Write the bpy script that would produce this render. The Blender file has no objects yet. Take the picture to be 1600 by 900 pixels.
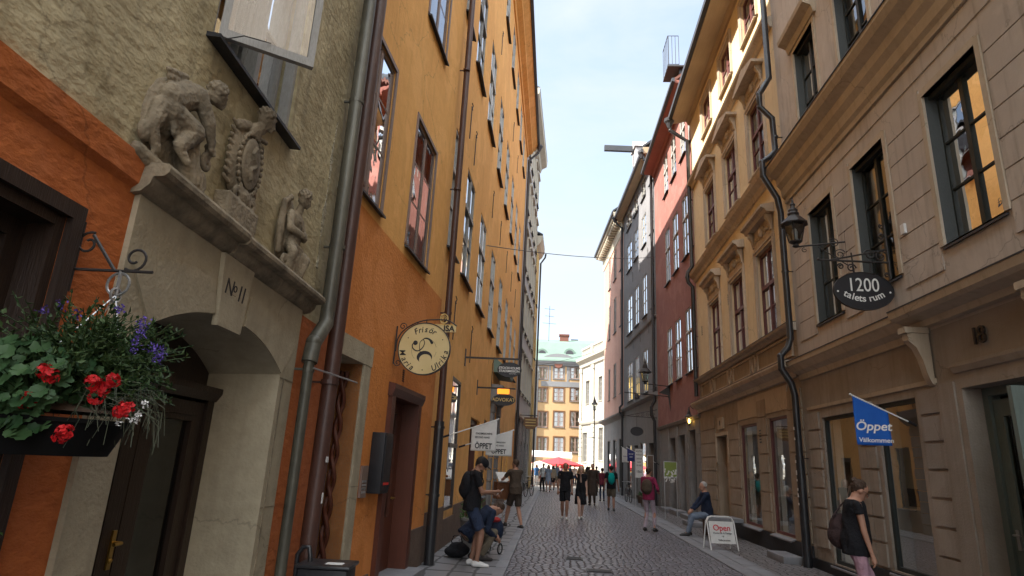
import bpy, bmesh, math, random
from mathutils import Vector, Matrix
R_ = random.Random(7)
rad = math.radians
SC = bpy.context.scene
COL = SC.collection

# ---------------------------------------------------------------- camera
EYE = 1.68
FPX = 954.0
_y = Vector((62.0, 276.0, FPX)).normalized()          # the street's direction seen by the camera
_z = Vector((170.0, -3350.0, FPX)); _z = (_z - _z.dot(_y) * _y).normalized()
_x = _y.cross(_z)
RW = Matrix((_x, _y, _z))                              # camera (right, down, forward) -> world
cd = bpy.data.cameras.new('camera'); cam = bpy.data.objects.new('camera', cd); COL.objects.link(cam)
cx_, cy_, cz_ = RW @ Vector((1, 0, 0)), RW @ Vector((0, -1, 0)), RW @ Vector((0, 0, -1))
cam.matrix_world = Matrix(((cx_.x, cy_.x, cz_.x, 0), (cx_.y, cy_.y, cz_.y, 0), (cx_.z, cy_.z, cz_.z, EYE), (0, 0, 0, 1)))
cd.sensor_width = 36.0; cd.lens = 36.0 * FPX / 1600.0; cd.clip_end = 3000; cd.clip_start = 0.05
SC.camera = cam

# ---------------------------------------------------------------- sky and sun
SUN_EL = 44.0
SUN_AZ = -112.0           # clockwise from the street's direction: from the left and a little behind
tosun = Vector((math.sin(rad(SUN_AZ)) * math.cos(rad(SUN_EL)), math.cos(rad(SUN_AZ)) * math.cos(rad(SUN_EL)), math.sin(rad(SUN_EL))))
w = bpy.data.worlds.new('World'); SC.world = w; w.use_nodes = True
nt = w.node_tree; nt.nodes.clear()
sky = nt.nodes.new('ShaderNodeTexSky'); sky.sky_type = 'NISHITA'; sky.sun_disc = False
sky.sun_elevation = rad(SUN_EL); sky.sun_rotation = rad(SUN_AZ % 360); sky.air_density = 1.0; sky.dust_density = 2.2; sky.ozone_density = 1.0
tc = nt.nodes.new('ShaderNodeTexCoord'); mp = nt.nodes.new('ShaderNodeMapping'); mp.inputs['Scale'].default_value = (1.5, 1.5, 3.4)
nz = nt.nodes.new('ShaderNodeTexNoise'); nz.inputs['Scale'].default_value = 1.6; nz.inputs['Detail'].default_value = 7; nz.inputs['Roughness'].default_value = .55; nz.inputs['Distortion'].default_value = .4
cr = nt.nodes.new('ShaderNodeValToRGB'); cr.color_ramp.elements[0].position = .3; cr.color_ramp.elements[1].position = .72
mx = nt.nodes.new('ShaderNodeMix'); mx.data_type = 'RGBA'; mx.inputs[7].default_value = (1.9, 2.05, 2.15, 1)
bg = nt.nodes.new('ShaderNodeBackground'); bg.inputs['Strength'].default_value = .145
wo = nt.nodes.new('ShaderNodeOutputWorld')
L = nt.links.new
L(tc.outputs['Generated'], mp.inputs['Vector']); L(mp.outputs[0], nz.inputs['Vector']); L(nz.outputs['Fac'], cr.inputs[0])
cr.color_ramp.elements[0].color = (.22, .22, .22, 1)
dp = nt.nodes.new('ShaderNodeVectorMath'); dp.operation = 'DOT_PRODUCT'; dp.inputs[1].default_value = (-.1, -.62, .78)      # bright unseen cloud added overhead and behind to fill the street; thin cloud ahead
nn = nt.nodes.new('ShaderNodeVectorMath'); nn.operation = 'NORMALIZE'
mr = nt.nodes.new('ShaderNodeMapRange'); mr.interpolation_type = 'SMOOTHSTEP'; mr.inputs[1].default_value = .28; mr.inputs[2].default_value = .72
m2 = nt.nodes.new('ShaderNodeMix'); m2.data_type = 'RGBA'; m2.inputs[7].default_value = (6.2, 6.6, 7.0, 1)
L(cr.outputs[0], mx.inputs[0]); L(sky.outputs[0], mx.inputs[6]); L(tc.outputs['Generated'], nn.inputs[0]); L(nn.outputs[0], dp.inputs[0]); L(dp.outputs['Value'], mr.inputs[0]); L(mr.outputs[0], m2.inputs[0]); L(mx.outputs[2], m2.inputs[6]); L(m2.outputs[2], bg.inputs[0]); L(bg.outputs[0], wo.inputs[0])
sl = bpy.data.lights.new('sun', 'SUN'); sl.energy = 4.2; sl.angle = rad(.53); sl.color = (1.0, .93, .82)
so = bpy.data.objects.new('sun', sl); COL.objects.link(so); so.rotation_euler = tosun.to_track_quat('Z', 'Y').to_euler(); so.location = (-20, -10, 40)
SC.view_settings.view_transform = 'Standard'; SC.view_settings.look = 'None'; SC.view_settings.gamma = 1
SC.view_settings.exposure = 1.8
SC.view_settings.use_curve_mapping = False
SC.render.engine = 'CYCLES'
SC.cycles.max_bounces = 8; SC.cycles.diffuse_bounces = 5; SC.cycles.glossy_bounces = 3; SC.cycles.transparent_max_bounces = 12
SC.cycles.use_denoising = True; SC.cycles.sample_clamp_indirect = 6
SC.cycles.caustics_reflective = False; SC.cycles.caustics_refractive = False

# ---------------------------------------------------------------- pixel helpers: where a sight line meets a real plane
def ray(px, py): return RW @ Vector((px - 800, py - 450, FPX))
def at_y(px, py, Y):
    d = ray(px, py); t = Y / d.y; return Vector((d.x * t, Y, EYE + d.z * t))
def at_z(px, py, z=0.0):
    d = ray(px, py); t = (z - EYE) / d.z; return Vector((d.x * t, d.y * t, z))

# ---------------------------------------------------------------- materials
M = {}
def _new(name):
    m = bpy.data.materials.new(name); m.use_nodes = True; M[name] = m
    return m, m.node_tree, m.node_tree.nodes['Principled BSDF'], m.node_tree.links.new
def rgba(c): return (c[0], c[1], c[2], 1)
def surf(name, col, col2=None, scale=6, big=.6, rough=.85, bump=.25, bscale=30, bdist=.006, streak=0.0, metal=0.0, stretch=(1, 1, 1), spec=.4, grime=None, detail=6, coat=0, dirt_z=None, patch=0.0):
    """weathered surface: two colours mixed by fine and broad noise, vertical streaks, bump"""
    m, t, b, l = _new(name)
    col2 = col2 or tuple(c * .72 for c in col)
    tc = t.nodes.new('ShaderNodeTexCoord'); mp = t.nodes.new('ShaderNodeMapping'); mp.inputs['Scale'].default_value = stretch
    l(tc.outputs['Object'], mp.inputs[0])
    n1 = t.nodes.new('ShaderNodeTexNoise'); n1.inputs['Scale'].default_value = scale; n1.inputs['Detail'].default_value = detail; n1.inputs['Roughness'].default_value = .65
    n2 = t.nodes.new('ShaderNodeTexNoise'); n2.inputs['Scale'].default_value = big; n2.inputs['Detail'].default_value = 4
    l(mp.outputs[0], n1.inputs[0]); l(tc.outputs['Object'], n2.inputs[0])
    ad = t.nodes.new('ShaderNodeMath'); ad.operation = 'MULTIPLY_ADD'; ad.inputs[1].default_value = .5
    sc = t.nodes.new('ShaderNodeMath'); sc.operation = 'MULTIPLY'; sc.inputs[1].default_value = .5
    l(n1.outputs['Fac'], ad.inputs[0]); l(n2.outputs['Fac'], sc.inputs[0]); l(sc.outputs[0], ad.inputs[2])
    r = t.nodes.new('ShaderNodeMapRange'); r.inputs[1].default_value = .36; r.inputs[2].default_value = .64
    l(ad.outputs[0], r.inputs[0])
    mx = t.nodes.new('ShaderNodeMix'); mx.data_type = 'RGBA'; mx.inputs[6].default_value = rgba(col2); mx.inputs[7].default_value = rgba(col)
    l(r.outputs[0], mx.inputs[0]); out = mx.outputs[2]
    if streak:
        ms = t.nodes.new('ShaderNodeMapping'); ms.inputs['Scale'].default_value = (3.5, 3.5, .22); l(tc.outputs['Object'], ms.inputs[0])
        n3 = t.nodes.new('ShaderNodeTexNoise'); n3.inputs['Scale'].default_value = 2.2; n3.inputs['Detail'].default_value = 6; n3.inputs['Roughness'].default_value = .6; l(ms.outputs[0], n3.inputs[0])
        r3 = t.nodes.new('ShaderNodeMapRange'); r3.inputs[1].default_value = .5; r3.inputs[2].default_value = .75; r3.inputs[4].default_value = streak; l(n3.outputs['Fac'], r3.inputs[0])
        m3 = t.nodes.new('ShaderNodeMix'); m3.data_type = 'RGBA'; g = grime or tuple(c * .35 for c in col); m3.inputs[7].default_value = rgba(g)
        l(r3.outputs[0], m3.inputs[0]); l(out, m3.inputs[6]); out = m3.outputs[2]
    if patch:    # faded and repaired patches with ragged edges, fine cracks
        n5 = t.nodes.new('ShaderNodeTexNoise'); n5.inputs['Scale'].default_value = .75; n5.inputs['Detail'].default_value = 9; n5.inputs['Roughness'].default_value = .62; n5.inputs['Distortion'].default_value = .6; l(tc.outputs['Object'], n5.inputs[0])
        r5 = t.nodes.new('ShaderNodeMapRange'); r5.inputs[1].default_value = .535; r5.inputs[2].default_value = .565; r5.inputs[4].default_value = patch; l(n5.outputs['Fac'], r5.inputs[0])
        m5 = t.nodes.new('ShaderNodeMix'); m5.data_type = 'RGBA'; m5.inputs[7].default_value = rgba(tuple(min(1, c * 1.12 + .05) for c in col)); l(r5.outputs[0], m5.inputs[0]); l(out, m5.inputs[6]); out = m5.outputs[2]
        v5 = t.nodes.new('ShaderNodeTexVoronoi'); v5.feature = 'DISTANCE_TO_EDGE'; v5.inputs['Scale'].default_value = .55; wv = t.nodes.new('ShaderNodeVectorMath'); wv.operation = 'MULTIPLY_ADD'; wv.inputs[1].default_value = (.9, .9, .9); l(n5.outputs['Color'], wv.inputs[0]); l(tc.outputs['Object'], wv.inputs[2]); l(wv.outputs[0], v5.inputs[0])
        r6 = t.nodes.new('ShaderNodeMapRange'); r6.inputs[1].default_value = .0; r6.inputs[2].default_value = .006; r6.inputs[3].default_value = .55; r6.inputs[4].default_value = 0; l(v5.outputs['Distance'], r6.inputs[0])
        gt = t.nodes.new('ShaderNodeMath'); gt.operation = 'GREATER_THAN'; gt.inputs[1].default_value = .5; l(n2.outputs['Fac'], gt.inputs[0]); ml = t.nodes.new('ShaderNodeMath'); ml.operation = 'MULTIPLY'; l(r6.outputs[0], ml.inputs[0]); l(gt.outputs[0], ml.inputs[1])
        m6 = t.nodes.new('ShaderNodeMix'); m6.data_type = 'RGBA'; m6.inputs[7].default_value = rgba(tuple(c * .35 for c in col)); l(ml.outputs[0], m6.inputs[0]); l(out, m6.inputs[6]); out = m6.outputs[2]
    if dirt_z:   # splashed dirt near the pavement, with a ragged edge
        sx = t.nodes.new('ShaderNodeSeparateXYZ'); l(tc.outputs['Object'], sx.inputs[0])
        az = t.nodes.new('ShaderNodeMath'); az.operation = 'MULTIPLY_ADD'; az.inputs[1].default_value = 1.1; l(n1.outputs['Fac'], az.inputs[0]); l(sx.outputs[2], az.inputs[2])
        r4 = t.nodes.new('ShaderNodeMapRange'); r4.inputs[1].default_value = dirt_z + .55; r4.inputs[2].default_value = dirt_z; r4.inputs[3].default_value = 0; r4.inputs[4].default_value = .6; l(az.outputs[0], r4.inputs[0])
        m4 = t.nodes.new('ShaderNodeMix'); m4.data_type = 'RGBA'; m4.inputs[7].default_value = (.09, .075, .06, 1); l(r4.outputs[0], m4.inputs[0]); l(out, m4.inputs[6]); out = m4.outputs[2]
    l(out, b.inputs['Base Color'])
    b.inputs['Roughness'].default_value = rough; b.inputs['Metallic'].default_value = metal; b.inputs['Specular IOR Level'].default_value = spec
    b.inputs['Coat Weight'].default_value = coat
    if bump:
        nb = t.nodes.new('ShaderNodeTexNoise'); nb.inputs['Scale'].default_value = bscale; nb.inputs['Detail'].default_value = 5; l(mp.outputs[0], nb.inputs[0])
        ab = t.nodes.new('ShaderNodeMath'); ab.operation = 'ADD'; l(nb.outputs['Fac'], ab.inputs[0]); l(n1.outputs['Fac'], ab.inputs[1])
        bp = t.nodes.new('ShaderNodeBump'); bp.inputs['Strength'].default_value = bump; bp.inputs['Distance'].default_value = bdist * 4
        l(ab.outputs[0], bp.inputs['Height']); l(bp.outputs[0], b.inputs['Normal'])
    return m
def flat(name, col, rough=.6, metal=0.0, emit=0, ecol=None, spec=.5):
    m, t, b, l = _new(name)
    b.inputs['Base Color'].default_value = rgba(col); b.inputs['Roughness'].default_value = rough; b.inputs['Metallic'].default_value = metal
    b.inputs['Specular IOR Level'].default_value = spec
    n = t.nodes.new('ShaderNodeTexNoise'); n.inputs['Scale'].default_value = 14; n.inputs['Detail'].default_value = 5
    tc = t.nodes.new('ShaderNodeTexCoord'); l(tc.outputs['Object'], n.inputs[0])
    mr = t.nodes.new('ShaderNodeMapRange'); mr.inputs[3].default_value = rough * .8; mr.inputs[4].default_value = min(1, rough * 1.2)
    l(n.outputs['Fac'], mr.inputs[0]); l(mr.outputs[0], b.inputs['Roughness'])
    mx = t.nodes.new('ShaderNodeMix'); mx.data_type = 'RGBA'; mx.inputs[6].default_value = rgba(tuple(c * .8 for c in col)); mx.inputs[7].default_value = rgba(tuple(min(1, c * 1.12) for c in col))
    l(n.outputs['Fac'], mx.inputs[0]); l(mx.outputs[2], b.inputs['Base Color'])
    if emit: b.inputs['Emission Color'].default_value = rgba(ecol or col); b.inputs['Emission Strength'].default_value = emit
    return m
def glass(name, ior=1.6, tint=(.8, .84, .84), wob=.005, rough=.0, mul=1.6):
    m, t, b, l = _new(name); t.nodes.remove(b)
    out = t.nodes['Material Output']
    tr = t.nodes.new('ShaderNodeBsdfTransparent'); tr.inputs[0].default_value = rgba(tint)
    gl = t.nodes.new('ShaderNodeBsdfGlossy'); gl.inputs['Roughness'].default_value = rough; gl.inputs[0].default_value = (.95, .97, 1, 1)
    fr = t.nodes.new('ShaderNodeFresnel'); fr.inputs[0].default_value = ior
    mm = t.nodes.new('ShaderNodeMath'); mm.operation = 'MULTIPLY'; mm.inputs[1].default_value = mul; mm.use_clamp = True
    n = t.nodes.new('ShaderNodeTexNoise'); n.inputs['Scale'].default_value = 2.2; n.inputs['Detail'].default_value = 2
    tc = t.nodes.new('ShaderNodeTexCoord'); l(tc.outputs['Object'], n.inputs[0])
    bp = t.nodes.new('ShaderNodeBump'); bp.inputs['Strength'].default_value = 1; bp.inputs['Distance'].default_value = wob
    l(n.outputs['Fac'], bp.inputs['Height']); l(bp.outputs[0], gl.inputs['Normal'])
    mix = t.nodes.new('ShaderNodeMixShader'); l(fr.outputs[0], mm.inputs[0]); l(mm.outputs[0], mix.inputs[0]); l(tr.outputs[0], mix.inputs[1]); l(gl.outputs[0], mix.inputs[2]); l(mix.outputs[0], out.inputs[0])
    return m

surf('ochre', (.86, .46, .135), (.72, .355, .095), scale=5, big=.35, streak=.25, grime=(.36, .15, .04), bump=.2, bscale=22, dirt_z=.9, patch=0.3)
surf('orange', (.68, .25, .055), (.54, .18, .038), scale=9, big=.5, streak=.2, grime=(.3, .09, .02), bump=.28, bscale=26, bdist=.008, patch=0.3)
surf('orange_rough', (.52, .15, .035), (.38, .095, .022), scale=7, big=.8, streak=.2, grime=(.25, .08, .03), bump=.5, bscale=9, bdist=.008, stretch=(1, 1, 1.8), patch=0.2)
surf('olive_plaster', (.50, .42, .25), (.27, .215, .115), scale=3.2, big=1.3, streak=.7, grime=(.15, .125, .075), bump=.42, bscale=11, bdist=.012, stretch=(1, 1, 1.5), patch=0.35)
surf('peeled_plaster', (.55, .5, .38), (.3, .25, .15), scale=8, big=2, bump=.9, bscale=22, bdist=.014)
surf('portal_stone', (.42, .36, .25), (.30, .255, .175), scale=8, big=.9, streak=.3, grime=(.17, .14, .1), bump=.35, bscale=40, bdist=.004, patch=0.25)
surf('carved_stone', (.34, .275, .185), (.15, .12, .08), scale=9, big=4, streak=.75, grime=(.07, .058, .042), bump=.6, bscale=45, bdist=.004)
surf('beige_wall', (.54, .475, .41), (.465, .40, .345), scale=3, big=.5, streak=.55, grime=(.24, .19, .14), bump=.2, bscale=50, bdist=.003, dirt_z=.3, patch=0.22)
surf('beige_ground', (.37, .32, .27), (.29, .25, .205), scale=3, big=.7, streak=.5, grime=(.19, .15, .11), bump=.3, bscale=40, bdist=.004, dirt_z=.4, patch=0.2)  # darker ground-floor paint, with street-level shade put into the colour
surf('brown_ground', (.38, .31, .235), (.30, .24, .175), scale=3, big=.7, streak=.5, grime=(.18, .13, .08), bump=.3, bscale=40, bdist=.004, dirt_z=.4, patch=0.2)  # ground-floor brown, also darkened in the colour for shade low in the street
surf('beige_trim', (.55, .46, .35), (.45, .37, .27), scale=5, big=.6, streak=.35, grime=(.22, .15, .09), bump=.15, bscale=40, bdist=.003, patch=0.2)
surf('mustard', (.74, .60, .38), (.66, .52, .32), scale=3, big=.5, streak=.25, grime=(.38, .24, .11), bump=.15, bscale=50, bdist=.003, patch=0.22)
surf('mustard_trim', (.55, .455, .35), (.44, .355, .265), scale=5, big=.7, streak=.45, grime=(.2, .14, .09), bump=.25, bscale=40, bdist=.003, patch=0.25)
surf('wood_soffit', (.50, .38, .25), (.4, .3, .19), scale=4, big=1, stretch=(.3, 9, 9), bump=.3, bscale=12, bdist=.003)
surf('red_plaster', (.33, .145, .12), (.24, .10, .085), scale=4, big=.5, streak=.55, grime=(.24, .09, .07), bump=.25, bscale=40, dirt_z=.5, patch=0.3)
surf('red_wood', (.34, .12, .085), (.27, .09, .065), scale=5, bump=.2, bscale=20, bdist=.003)
surf('grey_plaster', (.235, .235, .25), (.19, .19, .2), scale=4, big=.5, streak=.3, bump=.2, bscale=40, patch=0.2)
surf('grey_stone', (.27, .26, .25), (.2, .195, .19), scale=6, big=.8, streak=.4, bump=.25, bscale=40, bdist=.004, dirt_z=.3)
surf('pink_plaster', (.56, .33, .26), (.46, .26, .2), scale=4, big=.5, streak=.3, bump=.2, bscale=40)
surf('cream_plaster', (.55, .5, .4), (.48, .43, .34), scale=4, big=.5, streak=.25, bump=.15, bscale=40)
surf('palace_white', (.43, .41, .355), (.37, .35, .30), scale=4, big=.4, streak=.2, bump=.12, bscale=40)
surf('square_orange', (.44, .30, .16), (.40, .265, .14), scale=4, big=.3, streak=.15, bump=.1, bscale=40)
surf('square_grey', (.20, .205, .215), (.17, .175, .185), scale=4, big=.3, bump=.1)
surf('square_yellow', (.5, .34, .10), (.45, .3, .085), scale=4, big=.3, bump=.1)
surf('copper_green', (.15, .22, .18), (.12, .18, .15), scale=1.2, big=.2, streak=.3, grime=(.13, .2, .17), bump=.1, rough=.6)
surf('roof_black', (.05, .052, .06), (.035, .037, .042), scale=3, rough=.5, bump=.1)
surf('roof_tile', (.2, .08, .055), (.14, .055, .04), scale=12, bump=.5, bscale=18, bdist=.02)
surf('pale_render', (.5, .48, .47), (.42, .4, .4), scale=3, big=.3, streak=.2, bump=.15)
surf('plinth_brown', (.17, .115, .085), (.11, .075, .058), scale=6, big=1, bump=.3, bscale=30)
surf('black_paint', (.022, .022, .026), (.014, .014, .016), scale=10, bump=.1, rough=.5)
surf('iron', (.028, .026, .026), (.04, .032, .028), scale=30, bump=.25, bscale=60, bdist=.001, rough=.5)
surf('pipe_zinc', (.105, .1, .075), (.06, .055, .045), scale=6, big=2, streak=.5, grime=(.2, .19, .15), bump=.15, bscale=20, bdist=.003, rough=.45, metal=.3)
surf('pipe_brown', (.085, .04, .03), (.055, .028, .022), scale=6, big=2, streak=.3, grime=(.14, .08, .06), bump=.1, rough=.42)
surf('pipe_black', (.018, .018, .021), (.03, .03, .032), scale=8, big=2, bump=.1, bscale=20, rough=.33, spec=.5)
surf('dark_wood', (.035, .02, .013), (.02, .012, .009), scale=6, stretch=(8, 8, .7), bump=.3, bscale=20, bdist=.002, rough=.4)
surf('red_brown_wood', (.13, .04, .022), (.08, .026, .016), scale=6, stretch=(8, 8, .7), bump=.25, bscale=20, bdist=.002, rough=.45)
surf('win_brown', (.27, .19, .155), (.18, .125, .10), scale=14, stretch=(4, 4, 1), bump=.2, bscale=30, bdist=.001, rough=.5)
surf('win_red', (.17, .06, .055), (.12, .04, .038), scale=14, stretch=(4, 4, 1), bump=.2, bscale=30, bdist=.001, rough=.5)
surf('win_green', (.028, .034, .031), (.02, .024, .023), scale=14, stretch=(4, 4, 1), bump=.15, rough=.5)
surf('win_white', (.55, .54, .5), (.45, .44, .41), scale=14, bump=.15, rough=.5)
surf('win_grey', (.36, .35, .33), (.25, .24, .22), scale=20, stretch=(4, 4, 1), bump=.3, bscale=30, bdist=.002, rough=.6)
surf('door_green', (.15, .185, .165), (.11, .14, .125), scale=8, stretch=(4, 4, 1), bump=.15, rough=.5)
surf('kerb_stone', (.25, .255, .27), (.18, .18, .195), scale=8, big=1.2, bump=.3, bscale=60, bdist=.003, rough=.62)
surf('curtain', (.80, .78, .72), (.74, .72, .66), scale=3, stretch=(8, 8, .3), bump=.2, rough=.9)
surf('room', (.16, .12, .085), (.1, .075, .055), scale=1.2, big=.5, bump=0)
surf('shop_back', (.42, .35, .26), (.34, .28, .2), scale=1, big=.6, bump=.05)
surf('cloth_white', (.72, .71, .68), (.6, .59, .57), scale=10, bump=.2, bscale=200, bdist=.0005)
surf('cloth_blue', (.012, .12, .50), (.008, .085, .40), scale=3, bump=.15, bscale=200, bdist=.0005, rough=.8)
surf('cream_sign', (.70, .56, .28), (.62, .48, .22), scale=4, big=3, bump=.1, rough=.6)
flat('planter_black', (.006, .006, .006), .85, spec=.15); flat('brass', (.55, .36, .1), .35, 1.0); flat('steel', (.5, .5, .5), .4, .8); flat('white_paint', (.75, .75, .73), .5)
flat('sign_black', (.014, .013, .016), .45); flat('letter_white', (.8, .79, .75), .6); flat('letter_black', (.012, .011, .013), .6)
flat('letter_gold', (.62, .45, .16), .5); flat('red_plastic', (.6, .03, .02), .45); flat('navy_sign', (.015, .025, .16), .5)
flat('letter_red', (.6, .05, .07), .6); flat('paper', (.7, .69, .66), .8); flat('poster_green', (.2, .26, .05), .6)
flat('parasol_red', (.62, .03, .04), .8); flat('parasol_cream', (.72, .66, .5), .8); flat('rubber', (.02, .02, .02), .8)
flat('lamp_glow', (1, .55, .12), .5, emit=9, ecol=(1, .5, .1)); flat('window_glow', (.9, .12, .05), .5, emit=1.6, ecol=(1, .25, .1)); flat('frost', (.6, .6, .58), .35)
flat('orange_glow', (1, .3, .03), .5, emit=.5, ecol=(1, .28, .02)); flat('brown_sign', (.16, .075, .025), .5)
glass('glass', ior=1.48, tint=(.9, .92, .92), wob=.003); glass('glass_amber', ior=1.66, wob=.003); glass('glass_far', ior=1.9, wob=.0012); glass('glass_bright', ior=1.9, wob=.0015); glass('lamp_glass', ior=1.5, wob=.0)
glass('glass_old', ior=2.1, wob=.0035, rough=.02); glass('glass_shop', ior=1.4, wob=.0006, mul=.38); glass('glass_door', ior=1.35, tint=(.75, .7, .6), wob=.004)

# cobbles
def cobble(name, c1, c2, joint, sx, sy, rough=.45, bdist=.02, rnd=.55):
    m, t, b, l = _new(name)
    tc = t.nodes.new('ShaderNodeTexCoord'); mp = t.nodes.new('ShaderNodeMapping'); mp.inputs['Scale'].default_value = (sx, sy, 1)
    nd = t.nodes.new('ShaderNodeTexNoise'); nd.inputs['Scale'].default_value = 1.1; nd.inputs['Detail'].default_value = 2
    l(tc.outputs['Object'], nd.inputs[0])
    ma = t.nodes.new('ShaderNodeVectorMath'); ma.operation = 'MULTIPLY_ADD'; ma.inputs[1].default_value = (.35, .35, 0)
    l(nd.outputs['Color'], ma.inputs[0]); l(tc.outputs['Object'], ma.inputs[2]); l(ma.outputs[0], mp.inputs[0])
    v = t.nodes.new('ShaderNodeTexVoronoi'); v.feature = 'F1'; v.voronoi_dimensions = '2D'; v.inputs['Scale'].default_value = 1; v.inputs['Randomness'].default_value = rnd
    e = t.nodes.new('ShaderNodeTexVoronoi'); e.feature = 'DISTANCE_TO_EDGE'; e.voronoi_dimensions = '2D'; e.inputs['Scale'].default_value = 1; e.inputs['Randomness'].default_value = rnd
    l(mp.outputs[0], v.inputs[0]); l(mp.outputs[0], e.inputs[0])
    sp = t.nodes.new('ShaderNodeSeparateColor'); l(v.outputs['Color'], sp.inputs[0])
    nb = t.nodes.new('ShaderNodeTexNoise'); nb.inputs['Scale'].default_value = .6; nb.inputs['Detail'].default_value = 7; l(tc.outputs['Object'], nb.inputs[0])
    av = t.nodes.new('ShaderNodeMath'); av.operation = 'MULTIPLY_ADD'; av.inputs[1].default_value = .62; l(sp.outputs[0], av.inputs[0])
    hb = t.nodes.new('ShaderNodeMath'); hb.operation = 'MULTIPLY'; hb.inputs[1].default_value = .75; l(nb.outputs['Fac'], hb.inputs[0]); l(hb.outputs[0], av.inputs[2])
    m1 = t.nodes.new('ShaderNodeMix'); m1.data_type = 'RGBA'; m1.inputs[6].default_value = rgba(c1); m1.inputs[7].default_value = rgba(c2); l(av.outputs[0], m1.inputs[0])
    je = t.nodes.new('ShaderNodeMapRange'); je.inputs[1].default_value = .02; je.inputs[2].default_value = .1; je.interpolation_type = 'SMOOTHSTEP'; l(e.outputs['Distance'], je.inputs[0])
    m2 = t.nodes.new('ShaderNodeMix'); m2.data_type = 'RGBA'; m2.inputs[6].default_value = rgba(joint); l(je.outputs[0], m2.inputs[0]); l(m1.outputs[2], m2.inputs[7])
    l(m2.outputs[2], b.inputs['Base Color'])
    rr = t.nodes.new('ShaderNodeMapRange'); rr.inputs[3].default_value = .9; rr.inputs[4].default_value = rough; l(je.outputs[0], rr.inputs[0]); l(rr.outputs[0], b.inputs['Roughness'])
    he = t.nodes.new('ShaderNodeMapRange'); he.inputs[1].default_value = .0; he.inputs[2].default_value = .28; he.interpolation_type = 'SMOOTHSTEP'; l(e.outputs['Distance'], he.inputs[0])
    fn = t.nodes.new('ShaderNodeTexNoise'); fn.inputs['Scale'].default_value = 38; fn.inputs['Detail'].default_value = 3; l(tc.outputs['Object'], fn.inputs[0])
    h2 = t.nodes.new('ShaderNodeMath'); h2.operation = 'MULTIPLY_ADD'; h2.inputs[1].default_value = .28; l(fn.outputs['Fac'], h2.inputs[0]); l(he.outputs[0], h2.inputs[2])
    h3 = t.nodes.new('ShaderNodeMath'); h3.operation = 'MULTIPLY_ADD'; h3.inputs[1].default_value = .4; l(sp.outputs[1], h3.inputs[0]); l(h2.outputs[0], h3.inputs[2])
    bp = t.nodes.new('ShaderNodeBump'); bp.inputs['Strength'].default_value = 1; bp.inputs['Distance'].default_value = bdist; l(h3.outputs[0], bp.inputs['Height']); l(bp.outputs[0], b.inputs['Normal'])
    return m
cobble('cobble', (.24, .235, .265), (.115, .11, .13), (.05, .045, .045), 8.2, 6.4, rough=.36, bdist=.018)
cobble('cobble_side', (.24, .225, .22), (.13, .12, .125), (.05, .045, .045), 7, 6, rough=.45, bdist=.014)
cobble('slabs', (.25, .25, .265), (.18, .18, .19), (.08, .08, .08), 2.6, 1.5, rough=.42, bdist=.003, rnd=.12)
cobble('square_cobble', (.24, .225, .2), (.16, .15, .14), (.06, .055, .05), 7, 7, rough=.6, bdist=.012)

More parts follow.
